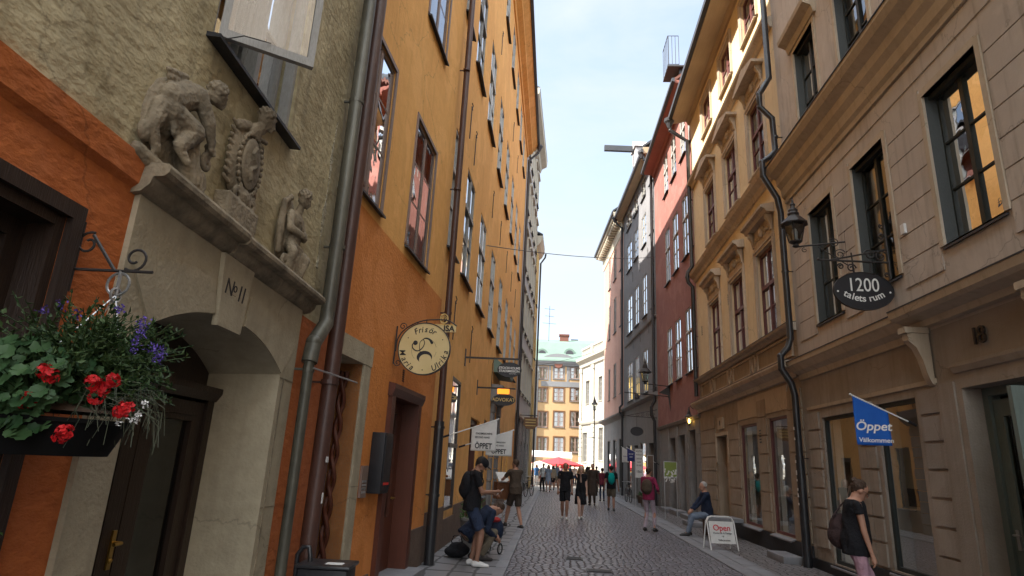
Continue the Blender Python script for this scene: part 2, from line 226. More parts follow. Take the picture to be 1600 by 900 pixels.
# ---------------------------------------------------------------- mesh helpers
def tag(o, label=None, cat=None, group=None, kind=None):
    if label: o['label'] = label
    if cat: o['category'] = cat
    if group: o['group'] = group
    if kind: o['kind'] = kind
    return o
def empty(name, loc=(0, 0, 0), rz=0.0, parent=None):
    o = bpy.data.objects.new(name, None); COL.objects.link(o); o.location = loc; o.rotation_euler = (0, 0, rz); o.empty_display_size = .2
    if parent: o.parent = parent
    return o
class MB:
    def __init__(s): s.v = []; s.f = []
    def add(s, vs, fs):
        n = len(s.v); s.v += [tuple(p) for p in vs]; s.f += [tuple(i + n for i in f) for f in fs]; return s
    def box(s, x0, x1, y0, y1, z0, z1):
        return s.add([(x, y, z) for z in (z0, z1) for y in (y0, y1) for x in (x0, x1)],
                     [(0, 2, 3, 1), (4, 5, 7, 6), (0, 1, 5, 4), (2, 6, 7, 3), (0, 4, 6, 2), (1, 3, 7, 5)])
    def prism(s, prof, x0, x1):            # profile (y, z) run along x
        n = len(prof)
        return s.add([(x0, y, z) for y, z in prof] + [(x1, y, z) for y, z in prof],
                     [(i, (i + 1) % n, n + (i + 1) % n, n + i) for i in range(n)] + [tuple(range(n)), tuple(range(2 * n - 1, n - 1, -1))])
    def poly(s, pts, y0, y1):              # outline (x, z) given a thickness along y
        n = len(pts)
        return s.add([(x, y0, z) for x, z in pts] + [(x, y1, z) for x, z in pts],
                     [(i, (i + 1) % n, n + (i + 1) % n, n + i) for i in range(n)] + [tuple(range(n)), tuple(range(2 * n - 1, n - 1, -1))])
    def ring(s, outer, inner, y0, y1):     # band between two outlines of equal count (closed)
        n = len(outer); P = [(x, y, z) for y in (y0, y1) for pts in (outer, inner) for x, z in pts]; f = []
        for i in range(n):
            j = (i + 1) % n
            f += [(i, j, n + j, n + i), (2 * n + i, 3 * n + i, 3 * n + j, 2 * n + j), (i, 2 * n + i, 2 * n + j, j), (n + i, n + j, 3 * n + j, 3 * n + i)]
        return s.add(P, f)
    def tube(s, pts, r, n=8, caps=True):
        pts = [Vector(p) for p in pts]; k = len(pts); rs = r if isinstance(r, (list, tuple)) else [r] * k
        V = []; prev = None
        for i, p in enumerate(pts):
            d = (pts[min(i + 1, k - 1)] - pts[max(i - 1, 0)]).normalized()
            a = prev if prev is not None else (Vector((0, 0, 1)) if abs(d.z) < .9 else Vector((1, 0, 0)))
            a = (a - a.dot(d) * d).normalized(); prev = a; b = d.cross(a)
            V += [p + (a * math.cos(2 * math.pi * j / n) + b * math.sin(2 * math.pi * j / n)) * rs[i] for j in range(n)]
        F = [(i * n + j, i * n + (j + 1) % n, (i + 1) * n + (j + 1) % n, (i + 1) * n + j) for i in range(k - 1) for j in range(n)]
        if caps: F += [tuple(range(n)), tuple(range(k * n - 1, (k - 1) * n - 1, -1))]
        return s.add(V, F)
    def lathe(s, prof, c=(0, 0, 0), n=16, sx=1, sy=1):
        V = [(c[0] + r * sx * math.cos(2 * math.pi * j / n), c[1] + r * sy * math.sin(2 * math.pi * j / n), c[2] + z) for r, z in prof for j in range(n)]
        k = len(prof); F = [(i * n + j, i * n + (j + 1) % n, (i + 1) * n + (j + 1) % n, (i + 1) * n + j) for i in range(k - 1) for j in range(n)]
        return s.add(V, F + [tuple(range(n)), tuple(range(k * n - 1, (k - 1) * n - 1, -1))])
    def ell(s, c, r, n=12, m=8, rot=None):
        rx, ry, rz = r if isinstance(r, (tuple, list)) else (r, r, r); V = []; c = Vector(c)
        for i in range(1, m):
            t = math.pi * i / m
            for j in range(n):
                p = 2 * math.pi * j / n; q = Vector((rx * math.sin(t) * math.cos(p), ry * math.sin(t) * math.sin(p), rz * math.cos(t)))
                V.append(c + (rot @ q if rot else q))
        a = Vector((0, 0, rz)); b0 = Vector((0, 0, -rz)); V += [c + (rot @ a if rot else a), c + (rot @ b0 if rot else b0)]
        T = len(V) - 2; B = T + 1
        F = [(i * n + j, (i + 1) * n + j, (i + 1) * n + (j + 1) % n, i * n + (j + 1) % n) for i in range(m - 2) for j in range(n)]
        F += [(T, j, (j + 1) % n) for j in range(n)] + [(B, (m - 2) * n + (j + 1) % n, (m - 2) * n + j) for j in range(n)]
        return s.add(V, F)
    def cap(s, p, q, r1, r2, n=10):         # rounded limb
        s.ell(p, r1, n, 6); s.ell(q, r2, n, 6); return s.tube([p, q], [r1, r2], n)
    def spiral(s, c, r0, r1, a0, turns, r, ax=(1, 0, 0), bx=(0, 0, 1), n=22, w=6):
        c = Vector(c); ax = Vector(ax); bx = Vector(bx)
        pts = []
        for i in range(n + 1):
            t = i / n; rr = r0 + (r1 - r0) * t; a = a0 + turns * 2 * math.pi * t
            pts.append(c + ax * rr * math.cos(a) + bx * rr * math.sin(a))
        return s.tube(pts, r, w)
    def mesh(s, name, oy=1, smooth=None, recalc=True):
        me = bpy.data.meshes.new(name); me.from_pydata([(x, oy * y, z) for x, y, z in s.v], [], s.f); me.validate()
        if recalc:
            b = bmesh.new(); b.from_mesh(me); bmesh.ops.recalc_face_normals(b, faces=b.faces); b.to_mesh(me); b.free()
        if smooth:
            me.polygons.foreach_set('use_smooth', [True] * len(me.polygons)); me.set_sharp_from_angle(angle=rad(smooth))
        me.update(); return me
    def build(s, name, mat, parent=None, loc=None, rz=0.0, oy=1, smooth=None, bevel=0):
        me = s.mesh(name, oy, smooth)
        if bevel:
            b = bmesh.new(); b.from_mesh(me); bmesh.ops.bevel(b, geom=[e for e in b.edges if e.calc_face_angle(0) > .6], offset=bevel, segments=2, affect='EDGES', profile=.6); b.to_mesh(me); b.free()
            me.polygons.foreach_set('use_smooth', [True] * len(me.polygons)); me.set_sharp_from_angle(angle=rad(40))
        me.materials.append(M[mat] if isinstance(mat, str) else mat)
        o = bpy.data.objects.new(name, me); COL.objects.link(o)
        if parent: o.parent = parent
        if loc is not None: o.location = loc
        o.rotation_euler = (0, 0, rz)
        return o
def remesh(mb, voxel, oy=1, smooth_it=3, name='body', keep=None):
    """fuse overlapping closed pieces into one continuous skin"""
    me = mb.mesh(name, oy); o = bpy.data.objects.new('tmp', me); COL.objects.link(o)
    md = o.modifiers.new('r', 'REMESH'); md.mode = 'VOXEL'; md.voxel_size = voxel; md.adaptivity = 0
    if smooth_it: m2 = o.modifiers.new('s', 'SMOOTH'); m2.factor = .5; m2.iterations = smooth_it
    dg = bpy.context.evaluated_depsgraph_get(); dg.update()
    out = bpy.data.meshes.new_from_object(o.evaluated_get(dg)); out.name = name
    bpy.data.objects.remove(o); bpy.data.meshes.remove(me)
    out.polygons.foreach_set('use_smooth', [True] * len(out.polygons))
    return out
from mathutils import noise as _ns
def crumple(me, amp, f=(7, 7, 4), amp2=0.0, f2=40):
    """folds: push the vertices along their normals by a smooth noise"""
    q = [v.co.copy() for v in me.vertices]; nr = [v.normal.copy() for v in me.vertices]
    for v, c, n_ in zip(me.vertices, q, nr):
        k = 1 - abs(_ns.noise(Vector((c.x * f[0], c.y * f[1], c.z * f[2])))) * 2.2
        d = amp * (k - .45) + (amp2 * _ns.noise(c * f2) if amp2 else 0); v.co = c + n_ * d
    me.update(); return me
def link_mesh(me, name, mat, parent=None, loc=None, rz=0.0):
    me.materials.clear(); me.materials.append(M[mat] if isinstance(mat, str) else mat)
    o = bpy.data.objects.new(name, me); COL.objects.link(o)
    if parent: o.parent = parent
    if loc is not None: o.location = loc
    o.rotation_euler = (0, 0, rz); return o
def text_mesh(s, size, depth=.002, shear=0.0, bold=0.0, align='CENTER', sx=1.0, spacing=1.0):
    cu = bpy.data.curves.new('t', 'FONT'); cu.body = s; cu.size = size; cu.extrude = depth; cu.shear = shear; cu.offset = bold; cu.align_x = align; cu.align_y = 'CENTER'; cu.space_character = spacing
    o = bpy.data.objects.new('t', cu); COL.objects.link(o); dg = bpy.context.evaluated_depsgraph_get(); dg.update()
    me = bpy.data.meshes.new_from_object(o.evaluated_get(dg)); bpy.data.objects.remove(o); bpy.data.curves.remove(cu)
    if sx != 1: me.transform(Matrix.Diagonal((sx, 1, 1, 1)))
    return me
def lettering(items, mat, parent, name='lettering'):
    """items: (string, size, x, y, angle, kwargs) in the plane of a sign; joined into one mesh, standing in x-z facing -y"""
    V = []; F = []
    for it in items:
        st, size, x, y, a = it[:5]; kw = it[5] if len(it) > 5 else {}
        me = text_mesh(st, size, **kw); T = Matrix.Translation((x, y, 0)) @ Matrix.Rotation(a, 4, 'Z'); n = len(V)
        for v in me.vertices:
            p = T @ v.co; V.append((p.x, -p.z, p.y))
        F += [tuple(i + n for i in pl.vertices) for pl in me.polygons]
        bpy.data.meshes.remove(me)
    me = bpy.data.meshes.new(name); me.from_pydata(V, [], F)
    return link_mesh(me, name, mat, parent)
def arc_text(s, R, a_mid, size, step, inward=False, **kw):
    """letters along a circle; a_mid in degrees, 0 = right, 90 = top"""
    out = []; n = len(s); widths = []
    nar = "iljrtI'.f "
    ws = [(.55 if c in nar else 1.45 if c in 'MWm' else 1.0) for c in s]; tot = sum(ws); acc = 0
    for c, wd in zip(s, ws):
        k = acc + wd / 2 - tot / 2; acc += wd
        if not inward: a = a_mid - k * step; out.append((c, size, R * math.cos(rad(a)), R * math.sin(rad(a)), rad(a - 90), kw))
        else: a = a_mid + k * step; out.append((c, size, R * math.cos(rad(a)), R * math.sin(rad(a)), rad(a + 90), kw))
    return [i for i in out if i[0] != ' ']

# ---------------------------------------------------------------- facades
class Fac:
    """a street front: u runs along it away from the camera, v stands out towards the street, z is up"""
    def __init__(s, name, label, cat, p0, p1, side):
        s.p0 = Vector((p0[0], p0[1], 0)); d = Vector((p1[0] - p0[0], p1[1] - p0[1], 0)); s.L = d.length; s.e = d.normalized()
        s.a = math.atan2(d.y, d.x); s.o = side; s.n = Vector((-s.e.y, s.e.x, 0)) * side
        s.root = empty(name, s.p0, s.a); tag(s.root, label, cat)
    def P(s, u, v=0, z=0): return s.p0 + s.e * u + s.n * v + Vector((0, 0, z))
    def part(s, mb, name, mat, parent=None, smooth=None): return mb.build(name, mat, parent or s.root, oy=s.o, smooth=smooth)
    def uz(s, px, py, v=0.0):
        d = ray(px, py); q0 = s.p0 + s.n * v; n = s.n
        t = n.dot(q0 - Vector((0, 0, 0))) / n.dot(Vector((d.x, d.y, 0))); q = Vector((d.x * t, d.y * t, 0))
        return (q - q0).dot(s.e), EYE + d.z * t
def wall(F, mat, u0, u1, z0, z1, holes=(), v=0.0, rev=.3, name='wall', parent=None):
    us = sorted({u0, u1, *[h[0] for h in holes], *[h[1] for h in holes]}); zs = sorted({z0, z1, *[h[2] for h in holes], *[h[3] for h in holes]})
    us = [u for u in us if u0 <= u <= u1]; zs = [z for z in zs if z0 <= z <= z1]
    mb = MB()
    for i in range(len(us) - 1):
        for j in range(len(zs) - 1):
            cu = (us[i] + us[i + 1]) / 2; cz = (zs[j] + zs[j + 1]) / 2
            if any(h[0] < cu < h[1] and h[2] < cz < h[3] for h in holes): continue
            mb.add([(us[i], v, zs[j]), (us[i + 1], v, zs[j]), (us[i + 1], v, zs[j + 1]), (us[i], v, zs[j + 1])], [(0, 1, 2, 3)])
    for h in holes:
        a, b, c, d = max(h[0], u0), min(h[1], u1), max(h[2], z0), min(h[3], z1)
        if a >= b or c >= d: continue
        w_ = v - rev
        mb.add([(a, v, c), (b, v, c), (b, v, d), (a, v, d), (a, w_, c), (b, w_, c), (b, w_, d), (a, w_, d)], [(0, 1, 5, 4), (1, 2, 6, 5), (2, 3, 7, 6), (3, 0, 4, 7)])
    return F.part(mb, name, mat, parent)
def shell(F, mat, u0, u1, H, depth=9, roof='roof_black', rise=3.0, eave=.3, roof_name='roof'):
    mb = MB(); a, b = u0 + .03, u1 - .03
    mb.box(a, a + .2, -depth, -.02, 0, H); mb.box(b - .2, b, -depth, -.02, 0, H); mb.box(a + .2, b - .2, -depth, -depth + .2, 0, H)
    g = [(-.02, H), (-depth / 2, H + rise - .1), (-depth, H)]
    mb.prism(g, a, a + .2); mb.prism(g, b - .2, b)
    F.part(mb, 'side_wall', mat)
    r = MB(); r.prism([(eave, H), (-depth / 2, H + rise), (-depth - eave, H), (-depth - eave, H + .12), (-depth / 2, H + rise + .15), (eave, H + .14)], u0 + .005, u1 - .005)
    return F.part(r, roof_name, roof)
def window(F, a, b, c, d, dep=.1, cols=2, bars=(.33, .66), fw=.06, bw=.025, mat='win_brown', gl='glass', sill='roof_black', sill_out=.1, cur=True, transom=None, parent=None, thick=.06):
    y1 = -dep; y0 = -dep - thick; f = MB()
    f.box(a, a + fw, y0, y1, c, d); f.box(b - fw, b, y0, y1, c, d); f.box(a + fw, b - fw, y0, y1, c, c + fw); f.box(a + fw, b - fw, y0, y1, d - fw, d)
    W = b - a - 2 * fw; Hh = d - c - 2 * fw
    for i in range(1, cols):
        x = a + fw + W * i / cols; k = bw * 1.5; f.box(x - k, x + k, y0 + .004, y1 + .006, c + fw, d - fw)
    for t in bars:
        z = c + fw + Hh * t
        for i in range(cols):
            xa = a + fw + W * i / cols + (bw * 1.5 if i else 0); xb = a + fw + W * (i + 1) / cols - (bw * 1.5 if i < cols - 1 else 0)
            f.box(xa, xb, y0 + .01, y1 - .006, z - bw / 2, z + bw / 2)
    if transom: z = c + Hh * transom; f.box(a + fw, b - fw, y0 + .002, y1 + .025, z - bw * 1.6, z + bw * 1.6)
    w_ = F.part(f, 'window', mat, parent)
    g = MB(); g.add([(a + fw * .5, y0 + .03, c + fw * .5), (b - fw * .5, y0 + .03, c + fw * .5), (b - fw * .5, y0 + .03, d - fw * .5), (a + fw * .5, y0 + .03, d - fw * .5)], [(0, 1, 2, 3)])
    F.part(g, 'pane', gl, w_)
    if sill:
        s_ = MB(); s_.prism([(-dep - .01, c - .035), (-dep - .01, c + .003), (sill_out, c - .045), (sill_out, c - .075)], a - .05, b + .05); F.part(s_, 'sill', sill, w_)
    if cur:
        m = MB(); k = 14
        for sd in (0, 1):
            cw = (b - a) * (.17 + .1 * R_.random() if cur != 2 else .44 + .05 * R_.random()); n0 = len(m.v)
            for i in range(k + 1):
                x = (a + fw * .6 + cw * i / k) if sd == 0 else (b - fw * .6 - cw * i / k)
                yy = y0 - .09 + .022 * math.sin(i * 1.55 + sd); m.v += [(x, yy, c + .02), (x, yy, d - .02)]
            for i in range(k): m.f.append((n0 + 2 * i, n0 + 2 * i + 2, n0 + 2 * i + 3, n0 + 2 * i + 1))
        F.part(m, 'curtain', 'curtain', w_, smooth=60)
    return w_
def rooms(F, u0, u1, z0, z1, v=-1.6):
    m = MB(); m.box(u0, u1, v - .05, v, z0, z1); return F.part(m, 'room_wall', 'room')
def pipe(F, pts, r, mat, name='downpipe', brackets=(), n=12):
    m = MB(); m.tube(pts, r, n)
    for i in range(len(pts)):
        if 0 < i < len(pts) - 1: m.ell(pts[i], r * 1.02, n, 8)
    o = F.part(m, name, mat, smooth=50)
    if brackets:
        for (u, v, z) in brackets:
            b = MB(); b.lathe([(r * 1.0, -.02), (r * 1.14, -.02), (r * 1.14, .02), (r * 1.0, .02)], (u, v, z), n); b.box(u - .01, u + .01, 0, v, z - .01, z + .01)
            F.part(b, 'pipe_bracket', mat, o)
    return o
def anchor(F, u, z, h=.5, name='wall_anchor'):
    m = MB(); m.tube([(u, .03, z - h), (u, .035, z)], .012, 6); m.tube([(u, .03, z), (u + .04, .05, z + .1), (u, .03, z + .16)], .012, 6); m.tube([(u - .07, .04, z + .02), (u + .07, .04, z + .02)], .012, 6)
    return F.part(m, name, 'iron')

# ================================================================ the ground
def sheet(name, pts, z, mat, thick=0):
    mb = MB(); n = len(pts)
    if thick:
        mb.add([(x, y, z) for x, y in pts] + [(x, y, z - thick) for x, y in pts], [tuple(range(n))] + [(i, (i + 1) % n, n + (i + 1) % n, n + i) for i in range(n)])
    else: mb.add([(x, y, z) for x, y in pts], [tuple(range(n))])
    return tag(mb.build(name, mat), kind='structure')
sheet('ground', [(-500, -500), (900, -500), (900, 1200), (-500, 1200)], -.012, 'square_cobble')
sheet('street', [(-3.2, -9), (6.2, -9), (6.2, 44), (-3.2, 44)], 0.0, 'cobble')
sheet('pavement', [(-3, -9), (-.86, -9), (-.8, 44), (-3, 44)], .03, 'slabs', .034)
# right gutter band of long kerb slabs, then small cobbles up to the walls
mb = MB(); y = -9.0
while y < 42:
    l_ = .75 + R_.random() * .55; xa = 3.36 + .02 * R_.random()
    for (p, q) in ((xa, 3.66), (3.672, 3.98)):
        zz = .022 + R_.random() * .006; mb.box(p, q, y + R_.random() * .01, y + l_ - .012, -.02, zz)
    y += l_
tag(mb.build('kerb', 'kerb_stone', bevel=.006), kind='structure')
sheet('side_paving', [(3.985, -9), (6.5, -9), (6.5, 42), (3.985, 42)], .018, 'cobble_side', .02)
mb = MB(); y = 4.0
while y < 43:
    l_ = .8 + R_.random() * .5; mb.box(-.86, -.68, y, y + l_ - .012, -.02, .036); y += l_
tag(mb.build('kerb', 'kerb_stone', bevel=.006), kind='structure')

# ================================================================ left side: the house with the carved portal
F = F1 = Fac('corner_house', 'olive plaster house with carved stone portal, ledge of sculptures and rough orange ground floor', 'building', (-2.05, 1.0), (-2.29, 6.0), -1)
wall(F, 'orange_rough', -8, 1.7, 0, 3.07, [(-.5, 1.32, .95, 2.6)], rev=.22)
wall(F, 'orange_rough', 4.08, F.L + .0, 0, 2.85)
wall(F, 'olive_plaster', -8, F.L, 3.07, 20, [(2.04, 3.3, 4.1, 5.6), (-1.2, .1, 4.1, 5.6), (-1.2, .1, 8, 9.5), (2.04, 3.3, 8, 9.5)], name='upper_wall')
wall(F, 'olive_plaster', 1.7, F.L, 2.85, 3.07, name='upper_wall')
b_ = MB(); b_.prism([(0, 2.9), (.035, 2.93), (.05, 3.06), (0, 3.085)], -8, 1.67); F.part(b_, 'string_course', 'orange_rough')
# pale scar where the plaster has come off beside the rain pipe
pts = []
for i in range(26): z = 3.0 + i * .13; pts.append((4.62 + .05 * math.sin(i * 1.7) + .03 * R_.random(), z))
for i in range(25, -1, -1): z = 3.0 + i * .13; pts.append((4.86 + .04 * math.sin(i * 2.3 + 1) + .05 * R_.random(), z))
b_ = MB(); b_.poly(pts, .0, .006); F.part(b_, 'bare_plaster', 'peeled_plaster')
pts = []
for i in range(12): z = 3.35 + i * .14; pts.append((4.3 + .02 * math.sin(i * 1.3) + .02 * R_.random(), z))
for i in range(11, -1, -1): z = 3.35 + i * .14; pts.append((4.335 + .02 * math.sin(i * 1.9) + .02 * R_.random(), z))
b_ = MB(); b_.poly(pts, .0, .006); F.part(b_, 'bare_plaster', 'peeled_plaster')
shell(F, 'olive_plaster', -8, F.L, 20)
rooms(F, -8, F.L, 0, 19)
# ground floor window, dark timber, far left
b_ = MB(); a, b, c, d = -.5, 1.32, .95, 2.6
b_.box(b, b + .07, -.02, .03, c - .06, d + .07); b_.box(a - .07, b, -.02, .03, d, d + .07); b_.box(a - .07, a, -.02, .03, c, d)
b_.box(b - .05, b - .001, -.15, -.001, c, d); b_.box(a, b - .05, -.15, -.001, d - .05, d - .001)
wf = window(F, a, b - .05, c, d - .05, dep=.12, cols=2, bars=(), fw=.08, mat='dark_wood', sill='portal_stone', cur=False)
F.part(b_, 'casing', 'dark_wood', wf)
window(F, 2.04, 2.67, 4.1, 5.6, dep=.1, cols=1, bars=(.5,), fw=.045, mat='win_grey', cur=True, sill=None, parent=F.root)
b_ = MB(); b_.prism([(-.08, 4.1), (.09, 4.07), (.09, 4.045), (-.08, 4.06)], 1.98, 3.36); F.part(b_, 'window_ledge', 'black_paint')
b_ = MB()
for (x0, x1) in ((2.04, 2.085), (3.255, 3.3), (2.64, 2.70)): b_.box(x0, x1, -.105, -.02, 4.11, 5.55)
b_.box(2.085, 3.255, -.1, -.02, 5.55, 5.6); F.part(b_, 'window_frame', 'win_grey')
window(F, 2.72, 3.25, 4.1, 5.6, dep=.13, cols=1, bars=(.5,), fw=.04, mat='win_grey', cur=True, sill=None)
# the casement swung open over the street
hin = F.P(2.10, .0, 4.14); tip = Vector((-1.67, 3.42, 4.14)); dv = (tip - hin); wd = dv.length
sash = empty('open_casement', F.root.matrix_world.inverted() @ hin if False else (2.10, 0, 4.14), 0, F.root)
sash.rotation_euler = (0, 0, math.atan2(dv.y, dv.x) - F.a)
b_ = MB(); Hs = 1.42
b_.box(0, .045, -.02, .02, 0, Hs); b_.box(wd - .045, wd, -.02, .02, 0, Hs); b_.box(.045, wd - .045, -.02, .02, 0, .06); b_.box(.045, wd - .045, -.02, .02, Hs - .05, Hs); b_.box(.045, wd - .045, -.012, .012, .74, .765)
o = b_.build('sash_frame', 'win_grey', sash); b_ = MB(); b_.add([(.03, 0, .03), (wd - .03, 0, .03), (wd - .03, 0, Hs - .03), (.03, 0, Hs - .03)], [(0, 1, 2, 3)]); b_.build('sash_pane', 'glass_bright', sash)
b_ = MB(); b_.tube([(.3, -.03, .06), (.14, -.1, .0), (.02, -.02, -.03)], .004, 6); b_.build('stay', 'iron', sash)
# portal
SPR = 2.27
def arch(u): t = max(-1, min(1, (u - 2.88) / .915)); return SPR + .23 * (1 - abs(t) ** 2.2)
ps = MB(); N = 28; ua, ub = 1.965, 3.795; vv = .03
ps.add([(1.7, vv, 0), (ua, vv, 0), (ua, vv, 2.9), (1.7, vv, 2.9)], [(0, 1, 2, 3)]); ps.add([(ub, vv, 0), (4.08, vv, 0), (4.08, vv, 2.9), (ub, vv, 2.9)], [(0, 1, 2, 3)])
for i in range(N):
    a = ua + (ub - ua) * i / N; b = ua + (ub - ua) * (i + 1) / N
    za = arch(a); zb = arch(b)
    ps.add([(a, vv, za), (b, vv, zb), (b, vv, 2.9), (a, vv, 2.9)], [(0, 1, 2, 3)])
    ps.add([(a, vv, za), (b, vv, zb), (b - (b - 2.88) * .1, -.5, zb - .03), (a - (a - 2.88) * .1, -.5, za - .03)], [(0, 1, 2, 3)])
for u, ui in ((ua, 2.055), (ub, 3.70)): ps.add([(u, vv, 0), (ui, -.5, 0), (ui, -.5, SPR - .03), (u, vv, SPR)], [(0, 1, 2, 3)])
for u in (1.7, 4.08): ps.add([(u, vv, 0), (u, -.01, 0), (u, -.01, 2.9), (u, vv, 2.9)], [(0, 1, 2, 3)])
portal = F.part(ps, 'stone_portal', 'portal_stone', smooth=25)
# arch stones a hair proud of the field, keystone, impost blocks, joints
b_ = MB()
for (t0, t1) in ((-.99, -.3), (.16, .99)):
    o_ = []; i_ = []
    for k in range(13):
        t = t0 + (t1 - t0) * k / 12; u = 2.88 + .915 * t; z = arch(u) + .004
        i_.append((u, z)); o_.append((2.88 + 1.15 * t, z + .21 + .06 * abs(t)))
    b_.poly(i_ + o_[::-1], .03, .042)
F.part(b_, 'arch_stone', 'portal_stone', portal)
b_ = MB(); b_.poly([(2.62, 2.42), (2.94, 2.42), (3.0, 2.88), (2.56, 2.88)], .02, .06); ks = F.part(b_, 'keystone', 'portal_stone', portal)
for i, (t_, x_, z_, s_) in enumerate((('N', 2.68, 2.68, .15), ('o', 2.76, 2.70, .1), ('1', 2.83, 2.675, .16), ('1', 2.885, 2.675, .16))):
    me = text_mesh(t_, s_, .001, shear=.15); o = link_mesh(me, 'lettering', 'letter_black', ks); o.rotation_euler = (rad(90), 0, 0); o.location = (x_, -.0625, z_)
b_ = MB(); b_.box(2.735, 2.785, .06, .062, 2.645, 2.65)
# impost mouldings
b_.box(3.80, 4.085, .03, .034, 2.24, 2.25); b_.box(3.80, 4.085, .03, .033, 1.25, 1.258); b_.box(3.86, 3.87, .03, .038, 0, 2.24); F.part(b_, 'joint_line', 'carved_stone', portal)
# ledge in two lengths
def ledge_prof(z): return [(0, z - .15), (.05, z - .14), (.09, z - .1), (.1, z - .06), (.155, z - .055), (.175, z - .035), (.178, z - .01), (.165, z + .012), (.0, z + .02)]
b_ = MB(); b_.prism(ledge_prof(3.03), 1.66, 2.62); F.part(b_, 'ledge', 'carved_stone', smooth=35); b_ = MB(); b_.prism(ledge_prof(3.015), 2.626, 4.2); F.part(b_, 'ledge', 'carved_stone', smooth=35)
# the recessed timber door
door = empty('front_door', (0, 0, 0), 0, F.root); v0 = -.44
b_ = MB(); b_.box(2.0, 2.1, v0 - .08, v0 + .02, 0, 2.05); b_.box(3.62, 3.74, v0 - .08, v0 + .02, 0, 2.05); b_.prism([(v0 - .08, 2.02), (v0 + .04, 2.02), (v0 + .08, 2.08), (v0 + .08, 2.12), (v0 - .08, 2.15)], 2.06, 3.70)
F.part(b_, 'door_frame', 'dark_wood', door)
b_ = MB(); b_.box(2.0, 3.74, v0 - .1, v0 - .06, 2.1, 2.6); F.part(b_, 'transom_panel', 'dark_wood', door)
for (a, b) in ((2.1, 2.86), (2.87, 3.62)):
    b_ = MB(); b_.box(a, a + .15, v0 - .06, v0, 0, 2.0); b_.box(b - .15, b, v0 - .06, v0, 0, 2.0); b_.box(a + .15, b - .15, v0 - .06, v0, 0, .75); b_.box(a + .15, b - .15, v0 - .06, v0, 1.86, 2.0)
    b_.box(a + .12, b - .12, v0, v0 + .02, 1.9, 1.925); b_.box(a + .2, b - .2, v0, v0 + .015, .15, .62)
    lf = F.part(b_, 'door_leaf', 'dark_wood', door); g = MB(); g.box(a + .15, b - .15, v0 - .045, v0 - .035, .75, 1.86); F.part(g, 'door_glass', 'glass_door', lf)
b_ = MB(); b_.box(2.80, 2.835, v0, v0 + .012, .95, 1.17); b_.tube([(2.818, v0, 1.1), (2.818, v0 + .06, 1.1), (2.74, v0 + .065, 1.1)], .011, 8); b_.ell((2.818, v0 + .01, 1.0), .017); F.part(b_, 'door_handle', 'brass', door)
# rain pipes at the corner
pipe(F, [(4.46, .13, 20), (4.44, .13, 2.98), (4.40, .14, 2.83), (4.12, .15, 2.60), (4.08, .15, 2.42)], .068, 'pipe_zinc', brackets=[(4.455, .13, 3.6), (4.45, .13, 5.2), (4.46, .13, 8)])
pipe(F, [(4.08, .15, 2.46), (4.13, .14, .05)], .045, 'pipe_zinc', brackets=[(4.085, .15, 2.36)])
pipe(F, [(4.83, .13, 20), (4.66, .17, 3), (4.62, .17, .03)], .075, 'pipe_brown', brackets=[(4.64, .17, 2.32), (4.7, .16, 4.4), (4.76, .14, 7.6)])
b_ = MB(); b_.tube([(4.06, .2, 2.37), (5.0, .33, 2.37)], .008, 6); F.part(b_, 'tie_rod', 'steel')
b_ = MB(); b_.box(4.585, 4.655, .243, .246, 1.6, 1.65); F.part(b_, 'sticker', 'paper'); b_ = MB(); b_.box(4.6, 4.64, .243, .246, 1.25, 1.34); F.part(b_, 'sticker', 'paper')

# ================================================================ orange house with the stone door surround
F = F2 = Fac('orange_house', 'orange plaster house with stone door surround, barber sign and brown framed upper windows', 'building', (-2.29, 6.0), (-2.1, 10.0), -1)
Lx = F.L + .6
W2 = [(-.25, .98, 4.62, 6.65), (2.14, 3.32, 4.62, 6.68), (-.25, .98, 8.57, 10.7), (2.14, 3.35, 8.57, 10.7), (-.25, .98, 12.5, 14.5), (2.14, 3.35, 12.5, 14.5)]
wall(F, 'orange', 0.0, Lx, 0, 4.45, [(0.02, 1.0, 0, 2.72), (2.2, 3.5, .12, 2.5)], rev=.3)
wall(F, 'ochre', 0.0, Lx, 4.45, 20, [(max(0.0, a), b, c, d) for a, b, c, d in W2], rev=.14, name='upper_wall')
for a, b, c, d in W2: window(F, max(a, .0), b, c, d, dep=.02, cols=2, bars=(.36, .68), fw=.055, bw=.026, mat='win_brown', sill_out=.07, cur=2, thick=.04)
for a, b, c, d in W2:
    b_ = MB()
    if c > 12: continue
    b_.box(max(a, 0) - .06, max(a, 0), -.01, .02, c, d + .06); b_.box(b, b + .06, -.01, .02, c, d + .06); b_.box(max(a, 0), b, -.01, .02, d, d + .06)
    F.part(b_, 'window_casing', 'win_brown')
shell(F, 'ochre', 0, Lx, 20.0); rooms(F, 0, Lx, 0, 19)
